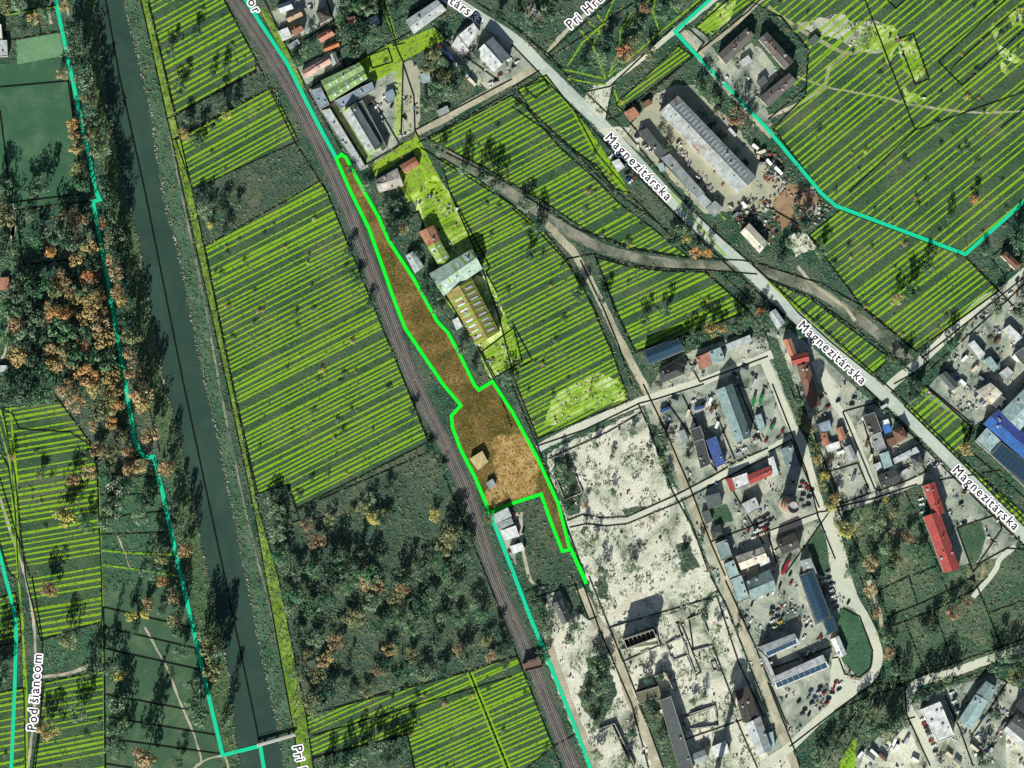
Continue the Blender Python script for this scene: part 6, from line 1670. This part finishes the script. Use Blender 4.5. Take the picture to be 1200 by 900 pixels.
tl(0, 3, [(322, 290, 44, 'olive'), (616, 192, 26, 'yellow'), (682, 172, 24, 'yellow'), (690, 120, 26, 'tan'), (556, 462, 30, 'yellow'), (548, 585, 50, 'greygreen'), (550, 692, 50, 'green'), (552, 785, 50, 'darkgreen'), (690, 850, 54, 'tan', 'broad', 1.6), (840, 870, 28, 'darkgreen'), (942, 490, 40, 'greygreen', 'broad', 1.5),
          (950, 560, 40, 'greygreen', 'broad', 1.5), (980, 310, 48, 'olive', 'broad', 1.6), (1020, 340, 44, 'greygreen', 'broad', 1.6), (860, 90, 36, 'tan', 'broad', 1.5), (762, 28, 30, 'orange'), (890, 180, 40, 'olive', 'broad', 1.6), (920, 260, 40, 'greygreen', 'broad', 1.6), (800, 100, 40, 'darkgreen'), (860, 340, 36, 'greygreen'),
          (630, 130, 24, 'darkgreen', 'poplar', 1.2), (535, 240, 22, 'darkgreen', 'poplar', 1.2), (630, 250, 26, 'darkgreen', 'round'), (990, 620, 42, 'greygreen', 'broad', 1.6), (1030, 680, 36, 'greygreen', 'poplar', 1.3), (700, 690, 30, 'darkgreen', 'poplar', 1.6), (520, 420, 44, 'darkgreen'), (1000, 440, 44, 'olive', 'broad', 1.6),
          (430, 420, 44, 'darkgreen'), (380, 640, 40, 'greygreen'), (230, 720, 44, 'gold'), (110, 560, 30, 'darkgreen'), (30, 420, 60, 'greygreen'), (25, 500, 55, 'darkgreen'), (230, 60, 40, 'brown'), (760, 160, 30, 'darkgreen', 'poplar', 1.3), (830, 260, 30, 'greygreen', 'poplar', 1.3)])
# left bank row by the sports field
tl(0, 0, [(310, 150, 40, 'darkgreen', 'broad', 1.7), (345, 230, 42, 'greygreen', 'broad', 1.7), (365, 310, 44, 'darkgreen', 'broad', 1.7), (390, 400, 44, 'greygreen', 'broad', 1.7), (408, 470, 40, 'olive', 'broad', 1.6), (430, 560, 42, 'darkgreen', 'broad', 1.7), (445, 640, 44, 'olive', 'broad', 1.7), (460, 720, 44, 'greygreen', 'broad', 1.7),
          (470, 860, 40, 'darkgreen', 'broad', 1.6), (360, 580, 26, 'orange'), (370, 700, 30, 'gold'), (390, 790, 34, 'olive'), (300, 350, 26, 'tan'), (405, 860, 36, 'green'), (350, 640, 24, 'tan'), (290, 30, 26, 'gold'), (40, 40, 44, 'olive'), (100, 20, 40, 'greygreen'), (160, 90, 30, 'gold'), (120, 120, 34, 'darkgreen'),
          (210, 880, 44, 'darkgreen'), (140, 890, 36, 'darkgreen'), (20, 870, 44, 'darkgreen'), (500, 900, 40, 'darkgreen', 'broad', 1.6), (225, 60, 30, 'green')])
tl(0, 1, [(520, 60, 40, 'darkgreen', 'broad', 1.7), (530, 140, 40, 'darkgreen', 'broad', 1.7), (545, 220, 40, 'greygreen', 'broad', 1.7), (550, 300, 40, 'darkgreen', 'broad', 1.7), (640, 900, 40, 'darkgreen', 'broad', 1.6), (560, 600, 40, 'darkgreen', 'broad', 1.5)])
# wasteland
tl(1, 2, [(350, 860, 46, 'darkgreen', 'broad', 1.8), (380, 830, 40, 'green', 'broad', 1.6), (470, 840, 26, 'darkgreen', 'poplar', 1.6), (490, 790, 24, 'greygreen', 'poplar', 1.6), (540, 890, 44, 'green', 'broad', 1.4), (690, 910, 40, 'darkgreen', 'broad', 1.5), (600, 640, 34, 'darkgreen'), (832, 605, 26, 'yellow'), (552, 620, 34, 'yellow'),
          (505, 582, 26, 'gold'), (456, 596, 20, 'tan'), (350, 632, 24, 'tan'), (280, 740, 38, 'brown'), (910, 700, 50, 'tan', 'broad', 1.3), (890, 760, 40, 'olive'), (930, 660, 40, 'darkgreen'), (100, 690, 44, 'greygreen'), (120, 800, 46, 'green'), (200, 870, 44, 'greygreen'), (100, 590, 40, 'greygreen'), (70, 540, 36, 'greygreen'),
          (850, 810, 36, 'green'), (960, 800, 40, 'darkgreen'), (620, 490, 26, 'darkgreen'), (540, 540, 26, 'greygreen'), (270, 860, 40, 'green'), (420, 870, 40, 'darkgreen', 'broad', 1.5), (610, 600, 24, 'olive'), (240, 660, 30, 'brown'), (870, 880, 40, 'green'), (780, 880, 36, 'darkgreen'), (1050, 700, 24, 'greygreen'), (470, 900, 40, 'green')])
tl(1, 3, [(510, 36, 36, 'orange'), (562, 40, 30, 'tan'), (425, 46, 32, 'green'), (646, 102, 38, 'yellow'), (690, 190, 44, 'green'), (246, 362, 30, 'yellow'), (340, 386, 30, 'gold'), (286, 472, 36, 'yellow'), (310, 400, 30, 'tan'), (622, 346, 30, 'gold'), (722, 354, 30, 'yellow'), (604, 446, 26, 'yellow'), (556, 440, 26, 'red'), (1102, 364, 26, 'orange'),
          (1072, 302, 30, 'tan'), (945, 345, 34, 'tan'), (265, 578, 50, 'tan'), (350, 100, 50, 'darkgreen'), (200, 80, 46, 'green'), (260, 160, 44, 'green'), (200, 260, 40, 'darkgreen'), (270, 300, 36, 'greygreen'), (480, 190, 40, 'olive'), (430, 200, 36, 'olive'), (580, 230, 40, 'green'), (620, 180, 36, 'darkgreen'), (740, 240, 40, 'green'),
          (760, 140, 44, 'darkgreen'), (840, 90, 40, 'greygreen'), (880, 190, 40, 'greygreen'), (830, 300, 36, 'darkgreen', 'broad', 1.5), (950, 200, 30, 'green'), (1020, 130, 34, 'greygreen'), (1060, 180, 34, 'green'), (600, 410, 34, 'darkgreen', 'broad', 1.4), (700, 460, 40, 'green'), (780, 450, 40, 'greygreen'), (880, 430, 40, 'darkgreen'),
          (430, 420, 22, 'darkgreen', 'poplar', 1.2), (450, 540, 24, 'darkgreen'), (420, 510, 30, 'greygreen'), (520, 540, 30, 'tan'), (350, 540, 44, 'darkgreen'), (300, 620, 40, 'greygreen'), (210, 440, 40, 'darkgreen'), (380, 300, 36, 'brown'), (540, 130, 40, 'greygreen'), (690, 60, 40, 'brown'), (980, 360, 36, 'darkgreen', 'broad', 1.4),
          (1130, 280, 30, 'darkgreen', 'broad', 1.4), (1150, 350, 30, 'darkgreen'), (660, 500, 34, 'greygreen'), (930, 60, 36, 'green'), (560, 800, 40, 'greygreen'), (620, 830, 44, 'darkgreen'), (680, 800, 40, 'darkgreen'), (480, 860, 44, 'greygreen'), (420, 880, 40, 'green'), (340, 890, 36, 'greygreen'), (160, 150, 30, 'greygreen'), (150, 60, 30, 'green')])
# fields' scrub
tl(0, 0, [(800, 240, 26, 'darkgreen'), (850, 420, 30, 'darkgreen'), (930, 150, 24, 'darkgreen'), (1040, 500, 30, 'darkgreen'), (1110, 480, 24, 'darkgreen'), (1060, 548, 22, 'yellow'), (930, 670, 36, 'darkgreen'), (870, 640, 28, 'gold'), (880, 560, 24, 'greygreen'), (1000, 350, 20, 'darkgreen'), (1060, 310, 20, 'darkgreen')])
tl(0, 1, [(985, 160, 18, 'yellow'), (1040, 90, 30, 'darkgreen'), (970, 90, 30, 'greygreen'), (930, 40, 24, 'darkgreen'), (1060, 180, 26, 'darkgreen'), (1120, 60, 24, 'greygreen')])
# gardens, works, siding
tl(1, 0, [(420, 40, 40, 'darkgreen'), (480, 30, 36, 'green'), (530, 50, 36, 'greygreen'), (430, 160, 40, 'darkgreen'), (500, 170, 40, 'darkgreen'), (560, 160, 40, 'greygreen'), (460, 240, 40, 'darkgreen'), (400, 90, 30, 'green'), (240, 240, 30, 'green'), (180, 290, 24, 'greygreen'), (690, 20, 36, 'green'), (650, 60, 30, 'darkgreen'),
          (830, 260, 36, 'olive'), (880, 300, 30, 'greygreen'), (800, 330, 30, 'olive'), (850, 420, 36, 'green'), (920, 440, 40, 'greygreen'), (960, 340, 36, 'darkgreen'), (800, 500, 30, 'greygreen'), (900, 360, 30, 'olive'), (1120, 120, 26, 'darkgreen'), (1060, 820, 40, 'darkgreen'), (980, 790, 36, 'greygreen'), (1120, 870, 40, 'darkgreen'),
          (450, 800, 24, 'darkgreen'), (520, 880, 24, 'greygreen'), (870, 700, 26, 'greygreen'), (1040, 270, 24, 'darkgreen')])
tl(1, 1, [(650, 200, 40, 'darkgreen'), (630, 150, 34, 'darkgreen'), (760, 290, 26, 'darkgreen'), (800, 440, 34, 'darkgreen'), (830, 500, 34, 'darkgreen'), (860, 560, 26, 'greygreen'), (690, 170, 24, 'tan'), (600, 80, 26, 'greygreen'), (660, 60, 26, 'darkgreen'), (960, 740, 24, 'greygreen'), (1020, 830, 22, 'darkgreen'), (480, 260, 24, 'darkgreen'), (530, 390, 24, 'darkgreen'),
          (570, 500, 22, 'darkgreen'), (1180, 880, 26, 'greygreen')])
tl(1, 2, [(850, 290, 26, 'darkgreen'), (880, 400, 22, 'greygreen'), (1000, 690, 30, 'darkgreen'), (1020, 730, 26, 'darkgreen'), (770, 110, 22, 'darkgreen'), (1080, 630, 26, 'olive')])
tl(2, 0, [(100, 120, 44, 'darkgreen'), (190, 60, 50, 'darkgreen'), (230, 150, 40, 'darkgreen'), (20, 60, 40, 'darkgreen'), (220, 220, 36, 'greygreen'), (280, 260, 34, 'greygreen'), (460, 200, 36, 'darkgreen'), (520, 250, 36, 'red'), (420, 280, 34, 'greygreen'), (560, 190, 34, 'olive'), (600, 130, 34, 'darkgreen'), (440, 80, 34, 'darkgreen'), (700, 70, 34, 'green'),
          (760, 20, 30, 'greygreen'), (620, 40, 32, 'brown'), (330, 320, 30, 'green'), (500, 300, 28, 'greygreen'), (640, 250, 30, 'olive'), (880, 420, 34, 'green'), (950, 470, 30, 'greygreen'), (960, 520, 20, 'darkgreen'), (1050, 560, 40, 'brown'), (1100, 600, 34, 'greygreen'), (460, 690, 24, 'darkgreen'), (420, 640, 22, 'darkgreen'), (700, 600, 24, 'darkgreen'),
          (720, 690, 24, 'darkgreen')])
tl(2, 1, [(690, 80, 50, 'darkgreen', 'broad', 1.5), (640, 60, 34, 'greygreen'), (130, 160, 36, 'darkgreen'), (60, 70, 30, 'greygreen'), (700, 130, 40, 'green'), (780, 170, 34, 'greygreen'), (820, 220, 26, 'yellow'), (860, 280, 26, 'orange'), (920, 290, 26, 'orange'), (760, 230, 34, 'darkgreen'), (850, 160, 22, 'darkgreen'), (430, 500, 26, 'darkgreen'),
          (340, 440, 24, 'darkgreen'), (940, 640, 34, 'gold'), (980, 640, 20, 'orange'), (1040, 630, 40, 'darkgreen'), (860, 690, 36, 'darkgreen'), (1080, 590, 30, 'green'), (1160, 560, 20, 'red'), (1170, 600, 30, 'darkgreen'), (620, 600, 26, 'darkgreen'), (720, 560, 26, 'darkgreen'), (300, 480, 30, 'darkgreen'), (820, 700, 28, 'darkgreen'), (80, 290, 26, 'darkgreen')])
tl(3, 1, [(660, 460, 40, 'darkgreen'), (740, 360, 30, 'darkgreen'), (600, 500, 26, 'tan'), (640, 800, 34, 'darkgreen'), (590, 790, 24, 'greygreen'), (140, 90, 30, 'darkgreen'), (170, 150, 36, 'darkgreen'), (100, 240, 30, 'greygreen'), (250, 270, 30, 'greygreen'), (60, 330, 30, 'darkgreen'), (960, 40, 24, 'orange'), (850, 120, 24, 'green'), (1010, 280, 20, 'greygreen'),
          (1160, 240, 40, 'darkgreen'), (850, 710, 36, 'green'), (1180, 560, 40, 'darkgreen'), (1060, 560, 34, 'greygreen'), (90, 650, 26, 'darkgreen'), (200, 680, 26, 'greygreen')])
tl(3, 2, [(690, 30, 40, 'darkgreen'), (650, 80, 36, 'darkgreen'), (910, 300, 30, 'gold'), (340, 40, 30, 'darkgreen'), (380, 60, 30, 'greygreen'), (160, 160, 30, 'olive'), (210, 300, 28, 'olive'), (225, 350, 24, 'gold'), (265, 430, 26, 'yellow'), (250, 480, 26, 'olive'), (310, 540, 28, 'gold'), (300, 580, 22, 'yellow'), (360, 690, 34, 'yellow'), (330, 650, 30, 'olive'),
          (500, 650, 36, 'greygreen'), (580, 600, 34, 'olive'), (660, 720, 30, 'tan'), (600, 820, 40, 'olive'), (540, 760, 34, 'greygreen'), (480, 840, 34, 'tan'), (420, 620, 30, 'greygreen'), (970, 650, 24, 'darkgreen', 'conifer', 1.6), (955, 720, 28, 'darkgreen', 'conifer', 1.3), (1005, 730, 24, 'darkgreen', 'conifer', 1.2), (550, 545, 14, 'yellow'), (700, 800, 30, 'green'),
          (1050, 620, 34, 'tan'), (1080, 660, 36, 'greygreen'), (140, 80, 26, 'greygreen'), (190, 200, 30, 'olive'), (280, 560, 24, 'olive'), (560, 860, 34, 'green'), (390, 880, 30, 'green'), (1130, 860, 30, 'tan')])
tl(3, 3, [(720, 540, 36, 'darkgreen', 'broad', 1.3), (690, 570, 30, 'darkgreen'), (780, 510, 34, 'darkgreen', 'broad', 1.3), (830, 490, 34, 'greygreen', 'broad', 1.3), (860, 480, 28, 'darkgreen', 'broad', 1.3), (1060, 390, 34, 'darkgreen', 'broad', 1.3), (1110, 380, 30, 'greygreen', 'broad', 1.3), (1160, 370, 34, 'darkgreen', 'broad', 1.3), (1140, 450, 36, 'olive'), (1070, 430, 34, 'greygreen'),
          (590, 650, 36, 'darkgreen', 'broad', 1.3), (550, 690, 40, 'darkgreen', 'broad', 1.3), (480, 700, 40, 'darkgreen', 'broad', 1.3), (620, 690, 34, 'greygreen'), (440, 600, 34, 'greygreen'), (400, 720, 36, 'darkgreen'), (560, 350, 26, 'tan'), (590, 440, 26, 'greygreen'), (480, 60, 30, 'tan'), (510, 170, 24, 'brown'), (760, 260, 34, 'darkgreen'), (860, 170, 36, 'brown'), (720, 270, 26, 'greygreen'),
          (330, 800, 36, 'darkgreen'), (240, 850, 34, 'greygreen'), (280, 780, 24, 'darkgreen'), (1000, 850, 34, 'darkgreen'), (1060, 650, 30, 'darkgreen'), (1170, 480, 34, 'darkgreen'), (560, 730, 34, 'olive'), (640, 460, 30, 'darkgreen'), (550, 290, 30, 'greygreen'), (930, 120, 24, 'brown')])
tl(2, 2, [(390, 280, 22, 'greygreen'), (470, 340, 14, 'darkgreen'), (470, 500, 16, 'darkgreen'), (230, 380, 30, 'greygreen'), (260, 440, 26, 'darkgreen'), (260, 590, 26, 'darkgreen'), (340, 570, 18, 'brown'), (340, 690, 24, 'darkgreen'), (390, 720, 20, 'greygreen'), (560, 860, 26, 'greygreen'), (800, 800, 22, 'greygreen'), (690, 250, 24, 'darkgreen'), (720, 300, 22, 'darkgreen'),
          (640, 290, 20, 'darkgreen'), (880, 730, 20, 'darkgreen'), (830, 330, 18, 'darkgreen'), (200, 430, 26, 'greygreen'), (690, 360, 20, 'greygreen'), (730, 420, 20, 'darkgreen'), (570, 230, 22, 'greygreen'), (420, 880, 30, 'darkgreen')])
tl(2, 3, [(110, 380, 30, 'darkgreen'), (140, 180, 34, 'darkgreen'), (100, 130, 30, 'darkgreen'), (150, 260, 30, 'greygreen'), (270, 290, 24, 'darkgreen'), (300, 230, 24, 'greygreen'), (390, 420, 34, 'greygreen'), (420, 470, 34, 'darkgreen'), (400, 530, 30, 'greygreen'), (440, 400, 26, 'darkgreen'), (350, 590, 24, 'greygreen'), (660, 690, 26, 'greygreen'), (640, 600, 26, 'darkgreen'), (1060, 240, 18, 'darkgreen'),
          (960, 240, 24, 'greygreen'), (900, 190, 20, 'darkgreen'), (380, 700, 26, 'greygreen'), (560, 740, 24, 'darkgreen'), (630, 480, 26, 'darkgreen'), (690, 470, 24, 'darkgreen'), (370, 840, 30, 'greygreen'), (700, 760, 24, 'greygreen'), (530, 870, 30, 'greygreen'), (900, 560, 20, 'darkgreen'), (850, 590, 20, 'greygreen')])
# low bushes dotted over the striped fields
for poly in fields:
    xs = [p[0] for p in poly]; ys = [p[1] for p in poly]
    ar = abs(area2(poly)) / 2
    k = int(ar / 1150)
    mk = pmask(poly)
    for _ in range(k):
        for _try in range(20):
            x, y = random.uniform(min(xs), max(xs)), random.uniform(min(ys), max(ys))
            if at(mk, x, y) and not at(BUILT, x, y) and 0 < x < 1200 and 0 < y < 900:
                tree(x, y, random.uniform(1.2, 3.4), random.choices(['darkgreen', 'greygreen', 'green', 'yellow', 'tan'], [5, 3, 2, 1, 1])[0], 'bush')
                break
for (word, zn, nm), items in TREES.items():
    if len(items) <= 6:
        label_set(items, word, nm if nm in ('bush', 'shrub') else 'tree', f'{word}{"es" if word.endswith("sh") else "s"} {zn}', zn)
    else:
        for _, _, o in items:
            tag(o, f'{word} {zn}, one of several alike', nm if nm in ('bush', 'shrub') else 'tree', f'{word}{"es" if word.endswith("sh") else "s"} {zn}')

# ================================================================== LOOSE GROUND COVER
def tufts(name, mask, n, rmin, rmax, hmax, cols, seed, faces=7, avoid=None):
    rd = np.random.default_rng(seed)
    ys, xs = np.nonzero(mask)
    if len(xs) == 0: return
    pick = rd.integers(0, len(xs), n)
    px = xs[pick] - 20 + rd.uniform(0, 1, n); py = ys[pick] - 20 + rd.uniform(0, 1, n)
    x = (px - 600) * S; y = (450 - py) * S
    r = rd.uniform(rmin, rmax, n)
    k = faces
    cx = np.repeat(x, k) + rd.normal(0, 0.45, n * k) * np.repeat(r, k)
    cy = np.repeat(y, k) + rd.normal(0, 0.45, n * k) * np.repeat(r, k)
    cz = LAYER[0] + rd.uniform(0.05, 1.0, n * k) * hmax * np.repeat(r / rmax, k)
    s = rd.uniform(0.25, 0.5, n * k) * np.repeat(r, k) * 0.8
    nrm = np.c_[rd.normal(0, 0.6, n * k), rd.normal(0, 0.6, n * k), np.ones(n * k)]
    nrm /= np.linalg.norm(nrm, axis=1)[:, None]
    a = np.cross(nrm, rd.normal(0, 1, (n * k, 3))); a /= np.linalg.norm(a, axis=1)[:, None]
    b = np.cross(nrm, a)
    c = np.c_[cx, cy, cz]
    v = np.stack([c + a * s[:, None], c + b * s[:, None] * 0.7, c - a * s[:, None], c - b * s[:, None] * 0.7], 1).reshape(-1, 3)
    nf = n * k
    me = bpy.data.meshes.new(name)
    me.vertices.add(nf * 4); me.vertices.foreach_set('co', v.astype(np.float32).ravel())
    me.loops.add(nf * 4); me.loops.foreach_set('vertex_index', np.arange(nf * 4, dtype=np.int32))
    me.polygons.add(nf); me.polygons.foreach_set('loop_start', np.arange(0, nf * 4, 4, dtype=np.int32))
    me.polygons.foreach_set('material_index', np.repeat(rd.integers(0, len(cols), n), k).astype(np.int32))
    for c_ in cols: me.materials.append(c_)
    me.update()
    o = link(name, me, None)
    o['kind'] = 'stuff'
    return o
def leafm(nm, c, k=1.45):
    m, nt, p = newmat(nm)
    p.inputs["Base Color"].default_value = lin(*c, k)
    return m
LM = [leafm('herb_green', (52, 86, 58)), leafm('herb_grey', (80, 102, 78)), leafm('herb_olive', (84, 96, 60)), leafm('herb_dark', (34, 62, 48)), leafm('herb_straw', (108, 112, 84)), leafm('herb_blue', (66, 92, 82))]
VEG = ~NOVEG & ~BUILT & ~RIVER
MARKS = lmask(PLOT + PLOT[:1], 6.5) | lmask([(668, 642), (687, 684)], 6.5)
for pl_, w_ in TEAL_SRC:
    MARKS |= lmask(pl_, 6.5)
for na, nb in NAMES:
    MARKS |= lmask([(600 + na.x / S, 450 - na.y / S), (600 + nb.x / S, 450 - nb.y / S)], 18)
VEG &= ~MARKS
YARD &= ~MARKS
PALE &= ~MARKS
tufts('undergrowth', VEG & ~LOW, 38000, 0.5, 1.9, 0.8, LM + [LM[1], LM[4], LM[2], leafm('herb_tan', (104, 102, 80))], 1)
tufts('undergrowth', VEG & LOW & ~pmask([(118, 560), (205, 560), (262, 960), (122, 960)]), 17000, 0.5, 1.5, 0.35, LM + [leafm('herb_brown', (98, 94, 76))], 2, 6)
nzw = sum(np.sin(GX * a + GY * b + c) for a, b, c in ((0.05, 0.09, 4), (-0.12, 0.05, 1), (0.17, 0.2, 2), (0.3, -0.24, 6)))
tufts('weeds', PALE & ~BUILT & (nzw > 0.6), 4600, 0.4, 1.5, 0.7, [LM[0], LM[2], LM[1], LM[1]], 3, 6)
tufts('weeds', YARD & ~BUILT & (nzw > 0.9), 1800, 0.5, 1.4, 0.8, [LM[0], LM[2], LM[3]], 4, 6)

tufts('dry_grass', pmask(PLOT) & ~BUILT & ~MARKS, 4200, 0.3, 1.2, 0.4, [leafm('dry_olive', (78, 82, 36)), leafm('dry_brown', (112, 82, 42)), leafm('dry_straw', (150, 122, 68)), leafm('dry_dark', (58, 60, 28))], 21, 6)
def rubble(name, mask, n, smin, smax, cols, seed, flat=0.7):
    rd = np.random.default_rng(seed)
    ys, xs = np.nonzero(mask)
    pick = rd.integers(0, len(xs), n)
    mb = MB()
    for i in pick:
        px, py = xs[i] - 20 + rd.uniform(), ys[i] - 20 + rd.uniform()
        x, y, _ = W(px, py)
        s = rd.uniform(smin, smax)
        d = (s * rd.uniform(0.5, 1.6), s * rd.uniform(0.4, 1.0), s * flat * rd.uniform(0.4, 1.0))
        mb.box((x, y, LAYER[0] + d[2] / 2 - 0.03), d, rd.uniform(0, 6.28), int(rd.integers(len(cols))))
    o = mb.build(name, cols)
    o['kind'] = 'stuff'
    return o
ST = [M['stone'], M['riprap'], plain('white_debris', lin(232, 230, 222)), plain('brick_debris', lin(150, 112, 90)), plain('dark_debris', lin(52, 56, 56))]
nzx = sum(np.sin(GX * a + GY * b + c) for a, b, c in ((0.11, 0.07, 1), (-0.06, 0.13, 2), (0.21, -0.17, 3), (0.05, 0.31, 5), (0.4, 0.1, 0)))
CLUMP = nzx > 0.9
rubble('rubble', PALE & ~BUILT & CLUMP, 1500, 0.3, 1.5, [ST[0], ST[0], ST[2], ST[1], ST[3], ST[4]], 11)
near = YARD & ~BUILT
CL = [plain('clutter_white', lin(210, 212, 206)), plain('clutter_grey', lin(120, 124, 122)), plain('clutter_dark', lin(44, 48, 50)), plain('clutter_rust', lin(140, 86, 62)), plain('clutter_blue', lin(84, 108, 140)), plain('clutter_tan', lin(182, 162, 126)), ST[4], plain('clutter_teal', lin(140, 170, 168))]
rubble('debris', near & (nzx > 0.7) & (nzw > -0.6), 2400, 0.4, 1.9, CL + [CL[0], CL[1]], 12, 0.7)
banks = (lmask(RIV_L, 3.2) | lmask(RIV_R, 3.6))
rubble('riprap_rubble', banks, 1500, 0.4, 1.2, [M['riprap'], ST[0], M['riprap']], 13, 0.6)
scrap = pmask(T(2, 1, 1010, 60, 1200, 20, 1260, 160, 1200, 260, 1060, 160)) | pmask(T(3, 0, 0, 700, 60, 740, 130, 860, 250, 960, 180, 1100, 60, 980, -40, 800)) | pmask(T(2, 0, 1100, 650, 1200, 760, 1200, 820, 1120, 700)) | pmask(T(3, 1, 90, 60, 300, 60, 280, 120, 150, 200, 90, 120))
scrap &= ~pmask([(905, 235), (925, 214), (955, 222), (960, 235), (930, 258), (916, 272)])
rubble('scrap_rubble', scrap & ~BUILT, 380, 0.5, 2.4, [CL[0], CL[1], CL[2], CL[5], CL[3], CL[6], CL[1]], 14, 0.6)
print('TREES', NTREE[0], 'objects', len(bpy.data.objects))
